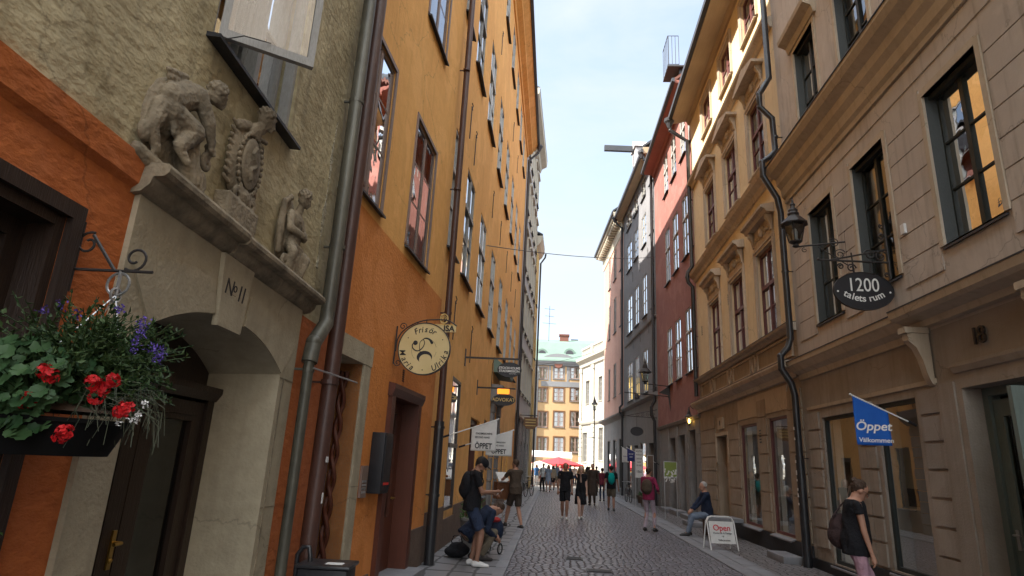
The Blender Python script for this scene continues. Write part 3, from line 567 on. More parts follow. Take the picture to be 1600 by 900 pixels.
# stone surround
b_ = MB(); b_.box(1.0, 1.22, -.3, .03, .0, 2.7); b_.box(-.2 + .22, 1.24, -.3, .035, 2.7, 2.93); b_.box(1.0, 1.25, -.3, .05, 0, .35)
sur = F.part(b_, 'door_surround', 'portal_stone')
b_ = MB(); b_.box(1.0, 1.222, -.3, .032, 1.33, 1.34); F.part(b_, 'joint_line', 'carved_stone', sur)
door = empty('front_door', (0, 0, 0), 0, F.root)
b_ = MB()
for x in (.09, .93):      # rope-twisted jamb columns
    for k in range(2):
        pts = [(x + .03 * math.cos(t * .55 + k * math.pi), -.18 + .03 * math.sin(t * .55 + k * math.pi), .15 + t * .05) for t in range(50)]
        b_.tube(pts, .026, 6)
F.part(b_, 'twisted_column', 'red_brown_wood', door, smooth=60)
b_ = MB(); b_.box(.02, 1.0, -.36, -.3, 0, 2.7); b_.box(.16, .5, -.3, -.27, .3, 1.2); b_.box(.54, .86, -.3, -.27, .3, 1.2); b_.box(.16, .5, -.3, -.27, 1.35, 2.4); b_.box(.54, .86, -.3, -.27, 1.35, 2.4); F.part(b_, 'door_leaf', 'red_brown_wood', door)
# brown barber door
door = empty('shop_door', (0, 0, 0), 0, F.root)
b_ = MB(); b_.box(2.08, 2.24, -.2, .06, 0, 2.5); b_.box(3.46, 3.62, -.2, .06, 0, 2.5); b_.prism([(-.2, 2.46), (.06, 2.46), (.1, 2.56), (.1, 2.62), (0, 2.64), (-.2, 2.62)], 2.05, 3.66); F.part(b_, 'door_frame', 'red_brown_wood', door)
b_ = MB(); a, b = 2.24, 3.46
b_.box(a, a + .2, -.26, -.2, .1, 2.46); b_.box(b - .2, b, -.26, -.2, .1, 2.46); b_.box(a + .2, b - .2, -.26, -.2, .1, .85); b_.box(a + .2, b - .2, -.26, -.2, 2.3, 2.46)
lf = F.part(b_, 'door_leaf', 'red_brown_wood', door); g = MB(); g.box(a + .2, b - .2, -.24, -.23, .85, 2.3); F.part(g, 'door_glass', 'glass_door', lf)
b_ = MB(); b_.ell((2.5, -.17, 1.2), (.04, .02, .05)); b_.tube([(3.3, -.2, 1.1), (3.3, -.14, 1.1), (3.18, -.14, 1.1)], .012, 6); F.part(b_, 'door_handle', 'brass', door)
b_ = MB(); b_.box(1.95, 3.7, -.3, .3, .03, .13); F.part(b_, 'door_step', 'kerb_stone')
for q in ((1.25, 1.95, .3), (3.7, Lx, .62)): b_ = MB(); b_.box(q[0], q[1], 0, .022, 0, q[2]); F.part(b_, 'plinth', 'plinth_brown')
b_ = MB()
for i in range(6): b_.box(2.62 , 2.72, .001, .004, 2.72 + i * .03, 2.735 + i * .03)
F.part(b_, 'air_vent', 'black_paint')
pipe(F, [(4.50, .14, 20), (4.55, .14, 4.5), (4.58, .14, 2.3)], .062, 'pipe_brown', brackets=[(4.5, .14, 9.2), (4.52, .14, 6.6), (4.56, .14, 4.2)])
pipe(F, [(4.58, .14, 2.3), (4.60, .14, .03)], .085, 'pipe_black', brackets=[(4.59, .14, 2.2), (4.6, .14, 1.1)])

# ================================================================ long ochre front
F = F3 = Fac('ochre_house', 'long ochre house with tall white paned windows and a deep painted eave', 'building', (-2.1, 10.0), (-2.01, 33.0), -1)
u0 = .6; cols3 = [(.78, 1.66), (2.5, 3.85), (5.1, 6.5), (8.0, 9.35), (10.9, 12.25), (13.8, 15.1), (16.6, 17.9), (19.3, 20.6)]
holes = []
for (a, b) in cols3:
    holes += [(a, b, 5.58, 8.1), (a, b, 10.9, 13.6), (a, b, 16.8, 18.9)]
wall(F, 'ochre', u0, F.L, 3.9, 20, holes, rev=.14, name='upper_wall')
gh = [(2.55, 3.72, .7, 3.35), (5.7, 7.7, 0, 2.75), (8.7, 9.5, .7, 2.9), (10.9, 12.4, 0, 3.3), (13.4, 14.4, .8, 2.9), (15.6, 16.6, .8, 2.9), (18, 19, 0, 2.6)]
wall(F, 'ochre', u0, F.L, 0, 3.9, gh, rev=.3)
for i, (a, b) in enumerate(cols3):
    mt = 'win_grey' if i in (1,) else 'win_white'
    for (c, d) in ((5.58, 8.1), (10.9, 13.6), (16.8, 18.9)):
        window(F, a, b, c, d, dep=.015, cols=2, bars=(.34,) if c < 16 else (.5,), fw=.06, bw=.03, mat=mt, gl='glass_bright', transom=.67 if c < 16 else None, sill_out=.1, cur=i < 3)
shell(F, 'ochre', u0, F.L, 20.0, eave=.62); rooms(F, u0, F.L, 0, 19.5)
b_ = MB(); b_.prism([(0, 19.3), (.06, 19.3), (.1, 19.42), (.32, 19.55), (.34, 19.62), (.6, 19.9), (.63, 20.0), (0, 20.0)], u0 - 5, F.L); F.part(b_, 'cornice', 'ochre')
b_ = MB(); b_.prism([(.63, 19.9), (.75, 19.95), (.75, 20.06), (.63, 20.06)], u0 - 5, F.L + .1); F.part(b_, 'gutter', 'roof_black')
for u, z in ((3.1, 9.2), (2.0, 4.75), (4.6, 4.7), (7.3, 9.6), (7.1, 15.3), (10.0, 9.7), (12.9, 15.4), (9.9, 4.75), (12.9, 9.6), (15.8, 15.4), (15.6, 9.6), (12.8, 5), (2.2, 9.4), (18.4, 9.6)): anchor(F, u, z, .75)
for q in ((u0, 2.5, .8), (3.78, 5.6, .75), (7.8, 10.28, .7), (13.02, 17.9, .78), (19.1, F.L, .78), (2.5, 3.78, .55)): b_ = MB(); b_.box(q[0], q[1], 0, .022, 0, q[2]); F.part(b_, 'plinth', 'plinth_brown')
w_ = window(F, 2.55, 3.72, .7, 3.35, dep=.0, cols=1, bars=(), fw=.06, mat='dark_wood', cur=False, transom=.5, sill=None)
for a, b, c, d in ((8.7, 9.5, .7, 2.9), (13.4, 14.4, .8, 2.9), (15.6, 16.6, .8, 2.9)): window(F, a, b, c, d, dep=.05, cols=1, bars=(), fw=.05, mat='dark_wood', cur=False)
for (a, b, d) in ((5.7, 7.7, 2.75), (18, 19, 2.6)):
    b_ = MB(); b_.box(a, a + .12, -.28, -.1, 0, d); b_.box(b - .12, b, -.28, -.1, 0, d); b_.box(a + .12, b - .12, -.28, -.1, d - .15, d); b_.box(a + .12, b - .12, -.28, -.22, .0, 1.0); b_.box((a + b) / 2 - .06, (a + b) / 2 + .06, -.27, -.17, 1.0, d - .15); F.part(b_, 'door', 'red_brown_wood')
# rusticated stone gateway with a hood
b_ = MB()
for k in range(10):
    z = k * .36
    for (a, b) in ((10.3, 10.9), (12.4, 13.0)): b_.box(a, b, 0, .1 + .02 * (k % 2), z + .012, z + .348)
b_.prism([(0, 3.6), (.1, 3.6), (.35, 3.85), (.4, 4.1), (.0, 4.15)], 10.1, 13.2)
g_ = F.part(b_, 'stone_gateway', 'grey_stone'); b_ = MB(); b_.prism([(0, 4.6), (.5, 4.55), (.52, 4.72), (0, 5.1)], 10.5, 12.8); F.part(b_, 'door_hood', 'copper_green', g_)
b_ = MB(); b_.box(10.9, 12.4, -.32, -.25, 0, 3.3); b_.box(11.0, 11.6, -.25, -.21, .2, 2.3); b_.box(11.7, 12.3, -.25, -.21, .2, 2.3); F.part(b_, 'door', 'red_brown_wood')
pipe(F, [(F.L - .2, .7, 19.75), (F.L - .2, .66, 19.5), (F.L - .2, .14, 19.0), (F.L - .2, .14, 3.2), (F.L - .2, .14, 0.05)], .075, 'pipe_black')
b_ = MB(); b_.lathe([(.06, -.25), (.16, -.02), (.2, .05), (.2, .12)], (F.L - .2, .72, 19.85), 8); F.part(b_, 'rainwater_head', 'roof_black')

# ================================================================ beyond it on the left
F = F4 = Fac('tall_stone_house', 'tall grey stone and pale plaster house past the end of the ochre front', 'building', (-2.0, 33.0), (-1.62, 42.5), -1)
hs = []
for i in range(5):
    a = .9 + i * 1.8
    for z in (5.6, 9.2, 12.8, 16.4, 20): hs.append((a, a + 1.0, z, z + 2.1))
gh = [(.9 + i * 2.4, 2.1 + i * 2.4, .6, 2.9) for i in range(4)]
wall(F, 'pale_render', 0, F.L, 4.2, 24, hs, rev=.2, name='upper_wall'); wall(F, 'grey_stone', 0, F.L, 0, 4.2, gh)
for h in hs: window(F, *h, dep=.03, mat='win_grey', cur=False, sill_out=.12)
for h in gh: window(F, *h, dep=.1, mat='dark_wood', cols=1, bars=(), cur=False)
for (a, b) in ((0, .86), (2.14, 3.26), (4.54, 5.66), (6.94, 8.06)):
    b_ = MB(); [b_.box(a, b, 0, .05, .1 + k * .32, .38 + k * .32) for k in range(13)]; F.part(b_, 'rustication', 'grey_stone')  # rusticated stone courses between the ground floor windows
b_ = MB(); b_.prism([(0, 23.2), (.1, 23.2), (.2, 23.5), (.55, 23.7), (.6, 24.1), (0, 24.1)], 0, F.L + .3); b_.prism([(0, 4.1), (.15, 4.15), (.15, 4.35), (0, 4.4)], 0, F.L)
for i in range(5):
    a = .75 + i * 1.8
    for z in (5.4, 9.0, 12.6, 16.2, 19.8): b_.box(a, a + .12, 0, .07, z, z + 2.5); b_.box(a + 1.18, a + 1.3, 0, .07, z, z + 2.5); b_.prism([(0, z + 2.4), (.16, z + 2.45), (.16, z + 2.55), (0, z + 2.6)], a - .05, a + 1.35)
F.part(b_, 'stone_trim', 'cream_plaster'); shell(F, 'pale_render', 0, F.L, 24, eave=.6)
F = Fac('low_corner_house', 'smaller corner house with a black rain pipe at the mouth of the square', 'building', (-1.55, 42.6), (-1.45, 46.0), -1)
wall(F, 'square_yellow', 0, F.L, 0, 18, [(1, 2, 5, 7), (1, 2, 9, 11), (1, 2, 13, 15)]); shell(F, 'cream_plaster', 0, F.L, 18, eave=.4, rise=2.5)
for z in (5, 9, 13): window(F, 1, 2, z, z + 2, dep=.05, mat='win_brown', cur=False)
b_ = MB(); b_.prism([(0, 17.2), (.2, 17.4), (.4, 17.8), (.4, 18), (0, 18)], 0, F.L); F.part(b_, 'cornice', 'cream_plaster')
pipe(F, [(F.L - .1, .5, 17.7), (F.L - .1, .45, 17.4), (F.L - .1, .12, 16.9), (F.L - .1, .1, .05)], .07, 'pipe_black')

# ================================================================ right side: beige house no. 18
F = FA = Fac('beige_house', 'beige rusticated house numbered 18 with dark green windows and heavy ochre cornices', 'building', (5.048, 0.0), (5.154, 13.2), 1)
wins = [(4.55, 5.65, 4.73, 6.95), (6.8, 7.93, 4.73, 6.95), (9.05, 10.15, 4.68, 6.95), (10.97, 12.05, 4.6, 6.9), (2.3, 3.4, 4.73, 6.95)]
up = [(11.03, 12.08, 8.75, 10.8), (9.0, 10.1, 8.75, 10.8), (6.8, 7.9, 8.75, 10.8), (4.5, 5.6, 8.75, 10.8), (2.3, 3.4, 8.75, 10.8)]
up2 = [(a, b, 13.0, 15.3) for a, b, c, d in up]
shop = [(9.12, 10.22, .42, 2.85), (10.97, 12.3, .22, 2.8), (6.45, 8.02, 0, 2.85), (3.2, 5.4, .45, 2.85)]
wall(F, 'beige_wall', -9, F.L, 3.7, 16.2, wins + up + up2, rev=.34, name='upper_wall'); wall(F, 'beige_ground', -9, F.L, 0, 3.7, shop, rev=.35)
def green_window(a, b, c, d):
    w_ = window(F, a + .02, b - .02, c, d - .02, dep=.13, cols=2, bars=(.33, .66), fw=.065, bw=.026, mat='win_green', gl='glass_amber', sill='roof_black', sill_out=.04)
    k = MB(); k.add([(a + .001, -.005, c), (a + .001, -.005, d), (a + .06, -.14, d), (a + .06, -.14, c)], [(0, 1, 2, 3)]); k.add([(b - .001, -.005, c), (b - .001, -.005, d), (b - .06, -.14, d), (b - .06, -.14, c)], [(0, 1, 2, 3)])
    k.box(a + .02, b - .02, -.13, -.05, d - .07, d - .003); F.part(k, 'jamb_lining', 'win_green', w_)
    k = MB(); e = .09; k.ring([(a - e, c - .02), (b + e, c - .02), (b + e, d + e), (a - e, d + e)], [(a, c - .02), (b, c - .02), (b, d), (a, d)], -.0, .035)
    k.box(a - .02, b + .02, -.05, .028, d, d + .12); F.part(k, 'stone_casing', 'beige_trim', w_)
for h in wins + up: green_window(*h)
for h in up2: window(F, *h, dep=.04, mat='win_green', gl='glass_old')
for (a, b, c, d) in up[:3]:
    k = MB(); k.prism([(0, d + .1), (.06, d + .1), (.1, d + .25), (.26, d + .33), (.28, d + .42), (0, d + .5)], a - .2, b + .2); F.part(k, 'window_hood', 'beige_trim')
# rusticated courses between the windows
def courses(F, spans, z0, z1, h, gap=.022, t=.016, mat='beige_wall', name='rustication'):
    for (a, b) in spans:
        m = MB(); z = z0
        while z + h * .6 < z1:
            zt = min(z + h, z1); m.box(a, b, 0, t, z + gap / 2, zt - gap / 2); z += h
        F.part(m, name, mat)
sp = sorted(wins); spans = []; prev = -9
for a, b, c, d in sp: spans.append((prev, a - .1)); prev = b + .1
spans.append((prev, F.L - .25)); courses(F, spans, 4.4, 7.35, .39)
courses(F, [(-9, 1.9), (2.0, 4.1), (4.2, F.L - .25)], 7.3, 7.6, .3)
# middle cornice
m = MB(); m.prism([(0, 7.62), (.05, 7.62), (.05, 7.72), (.1, 7.78), (.12, 7.95), (.2, 8.05), (.22, 8.2), (.36, 8.3), (.42, 8.42), (.42, 8.5), (0, 8.62)], -9, F.L - .05); F.part(m, 'middle_cornice', 'beige_trim')
m = MB(); m.prism([(.0, 8.63), (.44, 8.51), (.44, 8.49), (0, 8.60)], -9, F.L - .04); F.part(m, 'cornice_flashing', 'roof_black')
m = MB(); m.prism([(0, 3.62), (.04, 3.62), (.06, 3.72), (.16, 3.78), (.24, 3.88), (.27, 3.9), (.28, 3.99), (0, 4.06)], 8.85, F.L - .05); m.prism([(0, 3.74), (.1, 3.74), (.12, 3.82), (.3, 3.86), (.36, 3.9), (.38, 4.0), (0, 4.08)], -9, 8.849); F.part(m, 'shop_cornice', 'beige_trim')
m = MB(); m.prism([(0, 4.085), (.39, 4.015), (.39, 4.0), (0, 4.07)], -9, 8.849); m.prism([(0, 4.08), (.29, 4.005), (.29, 3.99), (0, 4.065)], 8.852, F.L - .04); F.part(m, 'cornice_flashing', 'roof_black')
for u in (8.62, 6.35):     # scrolled consoles
    m = MB(); m.poly([(u - .09, 3.74), (u + .09, 3.74), (u + .09, 3.66), (u - .09, 3.66)], .02, .34)
    m.prism([(.02, 3.66), (.3, 3.66), (.3, 3.56), (.2, 3.46), (.14, 3.3), (.1, 3.1), (.06, 2.98), (.02, 2.95)], u - .065, u + .065); m.tube([(u - .08, .24, 3.6), (u + .08, .24, 3.6)], .06, 12); F.part(m, 'console', 'beige_trim', smooth=40)
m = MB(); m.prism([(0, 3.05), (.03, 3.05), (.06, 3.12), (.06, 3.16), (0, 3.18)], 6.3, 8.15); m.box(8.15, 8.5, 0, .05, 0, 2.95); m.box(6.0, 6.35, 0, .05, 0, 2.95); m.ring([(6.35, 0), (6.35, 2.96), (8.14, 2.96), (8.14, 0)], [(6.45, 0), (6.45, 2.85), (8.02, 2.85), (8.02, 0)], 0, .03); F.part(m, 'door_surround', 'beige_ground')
m = MB(); m.prism([(0, 2.98), (.03, 2.98), (.04, 3.04), (0, 3.05)], 8.55, F.L - .3); F.part(m, 'fascia_moulding', 'beige_trim')
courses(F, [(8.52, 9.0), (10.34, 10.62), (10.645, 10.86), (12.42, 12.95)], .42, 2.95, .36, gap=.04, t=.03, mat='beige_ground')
for (t_, u) in (('1', 7.63), ('8', 7.50)):
    me = text_mesh(t_, .3, .012); o = link_mesh(me, 'house_number', 'iron', F.root); o.rotation_euler = (rad(90), 0, math.pi); o.location = (u, .03, 3.42)
for i, (a, b, c, d) in enumerate(shop):
    if i == 2: continue
    w_ = window(F, a, b, c, d, dep=.04, cols=1, bars=(), fw=.06, mat='win_green', cur=i == 1, gl='glass_shop', sill='kerb_stone', sill_out=.06)
    m = MB(); m.box(a, b, -.34, -.32, c, d); F.part(m, 'display_back', 'shop_back')
m = MB(); m.box(9.12 + .06, 9.5, -.3, -.28, .5, 2.8); F.part(m, 'roller_blind', 'curtain'); m = MB(); m.box(9.62, 9.86, -.16, -.13, 1.35, 1.6); F.part(m, 'shop_notice', 'sign_black')
# doorway with its green leaf standing open
door = empty('front_door', (0, 0, 0), 0, F.root); a, b, d = 6.45, 8.02, 2.85
m = MB(); m.box(a, a + .1, -.35, -.2, 0, d); m.box(b - .1, b, -.35, -.2, 0, d); m.box(a + .1, b - .1, -.35, -.2, d - .1, d); F.part(m, 'door_frame', 'door_green', door)
m = MB(); x0, x1 = 7.22, 7.92; y0, y1 = -.3, -.24
m.box(x0, x0 + .15, y0, y1, 0, 2.7); m.box(x1 - .15, x1, y0, y1, 0, 2.7); m.box(x0 + .15, x1 - .15, y0, y1, 0, 1.0); m.box(x0 + .15, x1 - .15, y0, y1, 2.5, 2.7); m.box(x0 + .2, x1 - .2, y1, y1 + .02, .2, .85)
lf = F.part(m, 'door_leaf', 'door_green', door); m = MB(); m.box(x0 + .15, x1 - .15, y0 + .02, y0 + .03, 1.0, 2.5); F.part(m, 'door_glass', 'glass_door', lf)
m = MB(); m.box(x1 - .1, x1 - .05, y1, y1 + .012, 1.0, 1.22); m.tube([(x1 - .075, y1, 1.16), (x1 - .075, y1 + .06, 1.16), (x1 - .19, y1 + .06, 1.16)], .011, 6); F.part(m, 'door_handle', 'steel', door)
m = MB(); m.box(6.5, 6.56, -.2, .5, 0, 2.68); F.part(m, 'door_leaf', 'door_green', door)
for q in ((8.52, 10.86, .4), (10.87, F.L, .2)): m = MB(); m.box(q[0], q[1], 0, .042, 0, q[2]); F.part(m, 'plinth', 'black_paint')
m = MB(); m.box(8.72, 8.82, .02, .06, 5.2, 5.35); F.part(m, 'junction_box', 'white_paint')
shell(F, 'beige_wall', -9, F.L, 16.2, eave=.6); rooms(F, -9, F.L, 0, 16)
m = MB(); m.box(12.35, 12.5, .0, .004, 7.3, 7.5); F.part(m, 'air_vent', 'black_paint')
P_ = pipe(F, [(13.13, .2, 15.9), (13.12, .2, 10.9), (13.12, .34, 10.65), (13.12, .46, 10.45), (13.12, .46, 10.1), (13.12, .2, 9.8), (13.12, .18, 8.95), (13.12, .3, 8.8), (13.12, .5, 8.65), (13.12, .5, 8.3), (13.12, .22, 7.75), (13.12, .17, 7.4), (13.12, .17, 4.5), (13.12, .24, 4.3), (13.12, .4, 4.12), (13.12, .4, 3.85), (13.12, .22, 3.55), (13.12, .17, 3.3), (13.12, .17, .02)], .07, 'pipe_black', brackets=[(13.12, .17, 6), (13.12, .17, 2.05), (13.12, .17, 9.3)])
m = MB(); m.tube([(13.12, .17, 2.1), (13.12, .17, .02)], .085, 12); F.part(m, 'pipe_shoe', 'pipe_black', P_, smooth=50)
for z, h_ in ((1.95, .06), (1.72, .09), (1.6, .04), (1.3, .07), (1.15, .04), (2.6, .06), (2.4, .05), (1.42, .05)): m = MB(); m.box(13.08, 13.13, .258 if z < 2.1 else .243, .262 if z < 2.1 else .247, z, z + h_); F.part(m, 'sticker', 'paper', P_)

# ================================================================ mustard house
F = FB = Fac('mustard_house', 'mustard yellow house with carved window hoods, red casements and a panelled band', 'building', (5.154, 13.2), (5.279, 22.737), 1)
cb = [(1.0, 2.26), (3.5, 4.78), (6.13, 7.42)]
r1 = [(a, b, 4.88, 7.15) for a, b in cb]; r2 = [(a, b, 9.35, 11.35) for a, b in cb]; r3 = [(a, b, 13.6, 15.0) for a, b in cb]
sh = [(.95, 2.2, .43, 3.0), (3.12, 4.6, .43, 2.97), (5.95, 7.3, 0, 2.8)]
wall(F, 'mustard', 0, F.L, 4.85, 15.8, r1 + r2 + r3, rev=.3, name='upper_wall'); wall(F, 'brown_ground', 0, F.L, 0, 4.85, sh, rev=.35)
for (a, b, c, d) in r1 + r2 + r3:
    top = c > 13
    w_ = window(F, a, b, c, d, dep=.06, cols=2, bars=(.33,) if not top else (.5,), fw=.085, bw=.03, mat='win_red', gl='glass_old' if top else 'glass', transom=None if top else .64, sill='mustard_trim', sill_out=.1)
    k = MB(); e = .13
    k.ring([(a - e, c - .03), (b + e, c - .03), (b + e, d + e), (a - e, d + e)], [(a, c - .03), (b, c - .03), (b, d), (a, d)], 0, .045); k.ring([(a - e, c - .03), (b + e, c - .03), (b + e, d + e), (a - e, d + e)], [(a - e + .05, c - .03), (b + e - .05, c - .03), (b + e - .05, d + e - .05), (a - e + .05, d + e - .05)], .045, .07)
    F.part(k, 'window_surround', 'mustard_trim', w_)
    if not top:
        H0 = d + .13; k = MB(); k.box(a - .1, b + .1, 0, .04, H0, H0 + .52)
        for x in (a - .1, b + .02): k.prism([(.0, H0 + .52), (.18, H0 + .52), (.18, H0 + .42), (.1, H0 + .3), (.07, H0 + .12), (.0, H0 + .1)], x, x + .1); k.tube([(x - .01, .13, H0 + .43), (x + .11, .13, H0 + .43)], .05, 10)
        for q in range(9):     # carved swag
            t = q / 8; x = a + .15 + (b - a - .3) * t; k.ell((x, .05, H0 + .2 + .14 * (1 - (2 * t - 1) ** 2) * math.cos(q * 2.1) ** 2 + .05), (.05, .04, .06), 8, 6)
        k.ell(((a + b) / 2, .07, H0 + .3), (.1, .07, .14), 10, 8)
        k.spiral(((a + b) / 2 - .2, .05, H0 + .25), .1, .02, 0, 1.3, .018); k.spiral(((a + b) / 2 + .2, .05, H0 + .25), .1, .02, math.pi, -1.3, .018)
        F.part(k, 'carved_panel', 'mustard_trim', w_, smooth=45)
        k = MB()
        if c > 9: k.poly([(a - .25, H0 + .52), (b + .25, H0 + .52), (b + .25, H0 + .6), ((a + b) / 2, H0 + .86), (a - .25, H0 + .6)], 0, .32)
        else: k.prism([(0, H0 + .52), (.2, H0 + .52), (.24, H0 + .6), (.32, H0 + .63), (.33, H0 + .7), (0, H0 + .76)], a - .24, b + .24)
        F.part(k, 'window_hood', 'mustard_trim', w_)
m = MB(); m.prism([(0, 8.6), (.06, 8.6), (.1, 8.72), (.24, 8.8), (.28, 8.9), (0, 8.98)], 0, F.L); m.prism([(0, 12.45), (.06, 12.45), (.1, 12.55), (.22, 12.62), (.24, 12.7), (0, 12.78)], 0, F.L)
m.prism([(0, 4.72), (.06, 4.72), (.12, 4.78), (.2, 4.82), (.22, 4.86), (0, 4.9)], 0, F.L); m.prism([(0, 3.72), (.08, 3.72), (.12, 3.82), (.3, 3.92), (.34, 4.0), (.34, 4.04), (0, 4.1)], 0, F.L)
F.part(m, 'string_course', 'mustard_trim')
m = MB(); m.prism([(0, 4.915), (.225, 4.875), (.225, 4.865), (0, 4.9)], 0, F.L); m.prism([(0, 4.115), (.345, 4.055), (.345, 4.045), (0, 4.1)], 0, F.L); F.part(m, 'flashing', 'roof_black')
m = MB()
for (a, b) in ((.25, 2.7), (3.3, 5.0), (5.6, 7.2), (7.8, 9.1)): m.ring([(a, 4.2), (b, 4.2), (b, 4.68), (a, 4.68)], [(a + .05, 4.25), (b - .05, 4.25), (b - .05, 4.63), (a + .05, 4.63)], 0, .035)
for u in (3.0, 5.3, 7.5):
    o_ = [(u + .17 * math.cos(t * math.pi / 8), 4.44 + .24 * math.sin(t * math.pi / 8)) for t in range(16)]; i_ = [(u + .12 * math.cos(t * math.pi / 8), 4.44 + .19 * math.sin(t * math.pi / 8)) for t in range(16)]
    m.ring(o_, i_, 0, .05)
F.part(m, 'panelled_band', 'mustard_trim')
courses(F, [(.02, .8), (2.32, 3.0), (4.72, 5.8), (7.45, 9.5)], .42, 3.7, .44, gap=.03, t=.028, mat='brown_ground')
m = MB(); m.box(.8, 4.72, 0, .02, 3.12, 3.65); F.part(m, 'fascia', 'beige_trim')
m = MB(); m.box(0, F.L, 0, .035, 0, .4); F.part(m, 'plinth', 'black_paint')
for (a, b, c, d) in sh[:2]:
    w_ = window(F, a, b, c, d, dep=.03, cols=1, bars=(), fw=.06, mat='win_red', cur=True, gl='glass_shop', sill='kerb_stone', sill_out=.12)
    m = MB(); m.box(a, b, -.34, -.32, c, d); F.part(m, 'display_back', 'shop_back')
m = MB(); m.box(5.95, 7.3, -.33, -.28, 0, 2.8); m.box(6.1, 6.55, -.28, -.25, .3, 2.5); m.box(6.7, 7.15, -.28, -.25, .3, 2.5); F.part(m, 'door', 'mustard_trim')
m = MB(); m.ring([(5.85, 2.0), (5.85, 2.9), (7.4, 2.9), (7.4, 2.0)], [(5.96, 2.0), (5.96, 2.8), (7.29, 2.8), (7.29, 2.0)], 0, .03); m.box(6.3, 6.9, 0, .06, 3.0, 3.35); F.part(m, 'door_surround', 'beige_trim')
me = text_mesh('8', .22, .004); o = link_mesh(me, 'house_number', 'iron', F.root); o.rotation_euler = (rad(90), 0, math.pi); o.location = (6.6, .066, 3.17)
for (u, z) in ((2.72, 2.45), (4.98, 6.6), (8.6, 6.4)):
    m = MB()
    for i in range(5): m.box(u, u + .14, .03, .034, z + i * .07, z + .035 + i * .07)
    F.part(m, 'air_vent', 'black_paint')
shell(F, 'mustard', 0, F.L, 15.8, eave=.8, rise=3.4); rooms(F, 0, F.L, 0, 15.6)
m = MB(); m.prism([(0, 15.45), (.08, 15.45), (.14, 15.62), (.78, 15.5), (.8, 15.8), (0, 15.82)], 0, F.L + .1); F.part(m, 'eave', 'wood_soffit')
m = MB(); m.prism([(.8, 15.48), (.92, 15.52), (.92, 15.7), (.8, 15.72)], 0, F.L + .15); F.part(m, 'gutter', 'roof_black')
q = F.L - .1
pipe(F, [(q, .85, 15.35), (q, .83, 15.1), (q, .5, 14.85), (q, .16, 14.6), (q, .14, 9.25), (q, .3, 9.0), (q, .34, 8.8), (q, .3, 8.6), (q, .14, 8.4), (q, .14, 4.9), (q, .14, 4.3)], .075, 'pipe_black', brackets=[(q, .14, 12), (q, .14, 6.5)])
m = MB(); m.lathe([(.07, -.3), (.14, -.1), (.2, -.02), (.22, .1), (.2, .12)], (q, .86, 15.5), 10); F.part(m, 'rainwater_head', 'roof_black')

# ================================================================ red house
F = FC = Fac('red_house', 'red brown plaster house with arched dormers on the roof and a lit wall lantern', 'building', (5.279, 22.737), (5.194, 31.243), 1)
cc = [(-0.02, .3), (.95, 1.98), (2.85, 4.0), (4.75, 5.85)]; cc[0] = (.08, .5)
hs = [(a, b, z, z + h) for a, b in cc for z, h in ((5.42, 2.55), (10.17, 2.7), (14.75, 2.05))]
ds = [(.75, 1.85, 0, 3.2), (2.6, 3.75, 0, 3.1), (4.45, 5.7, 0, 3.06)]
wall(F, 'red_plaster', 0, F.L, 3.7, 17.5, hs, rev=.2, name='upper_wall'); wall(F, 'grey_stone', 0, F.L, 0, 3.7, ds, rev=.4)
for h in hs: window(F, *h, dep=.02, mat='win_white', gl='glass_old' if h[2] > 14 else 'glass_far', cols=2, bars=(.33,), transom=.66, fw=.05, cur=False, sill_out=.1)
for a, b, c, d in ds:
    m = MB(); m.box(a, b, -.38, -.3, 0, d); m.box(a + .1, (a + b) / 2 - .03, -.3, -.27, .2, 1.9); m.box((a + b) / 2 + .03, b - .1, -.3, -.27, .2, 1.9); F.part(m, 'door', 'red_brown_wood')
m = MB(); m.prism([(0, 3.55), (.06, 3.55), (.1, 3.68), (0, 3.72)], 0, F.L); 
for a, b in ((0, .7), (1.95, 2.5), (3.85, 4.35), (5.8, 6.4), (7.9, 8.4)):
    for k in range(7): m.box(a + .02, b - .02, 0, .04, .02 + k * .5, .5 + k * .5)
F.part(m, 'stone_pier', 'grey_stone')
m = MB(); m.box(4.3, 5.9, 0, .5, 0, .16); m.box(2.5, 3.9, .0, .45, 0, .2); m.box(.6, 2.0, .0, .4, 0, .16); F.part(m, 'door_step', 'kerb_stone')
shell(F, 'red_plaster', 0, F.L, 17.5, eave=.6, rise=4.2, roof='roof_tile'); rooms(F, 0, F.L, 0, 17)
m = MB(); m.prism([(0, 17.2), (.08, 17.2), (.14, 17.35), (.58, 17.42), (.6, 17.55), (0, 17.56)], 0, F.L); F.part(m, 'eave', 'red_wood')
m = MB(); m.prism([(.6, 17.4), (.72, 17.44), (.72, 17.58), (.6, 17.6)], -.1, F.L + .1); F.part(m, 'gutter', 'roof_black')
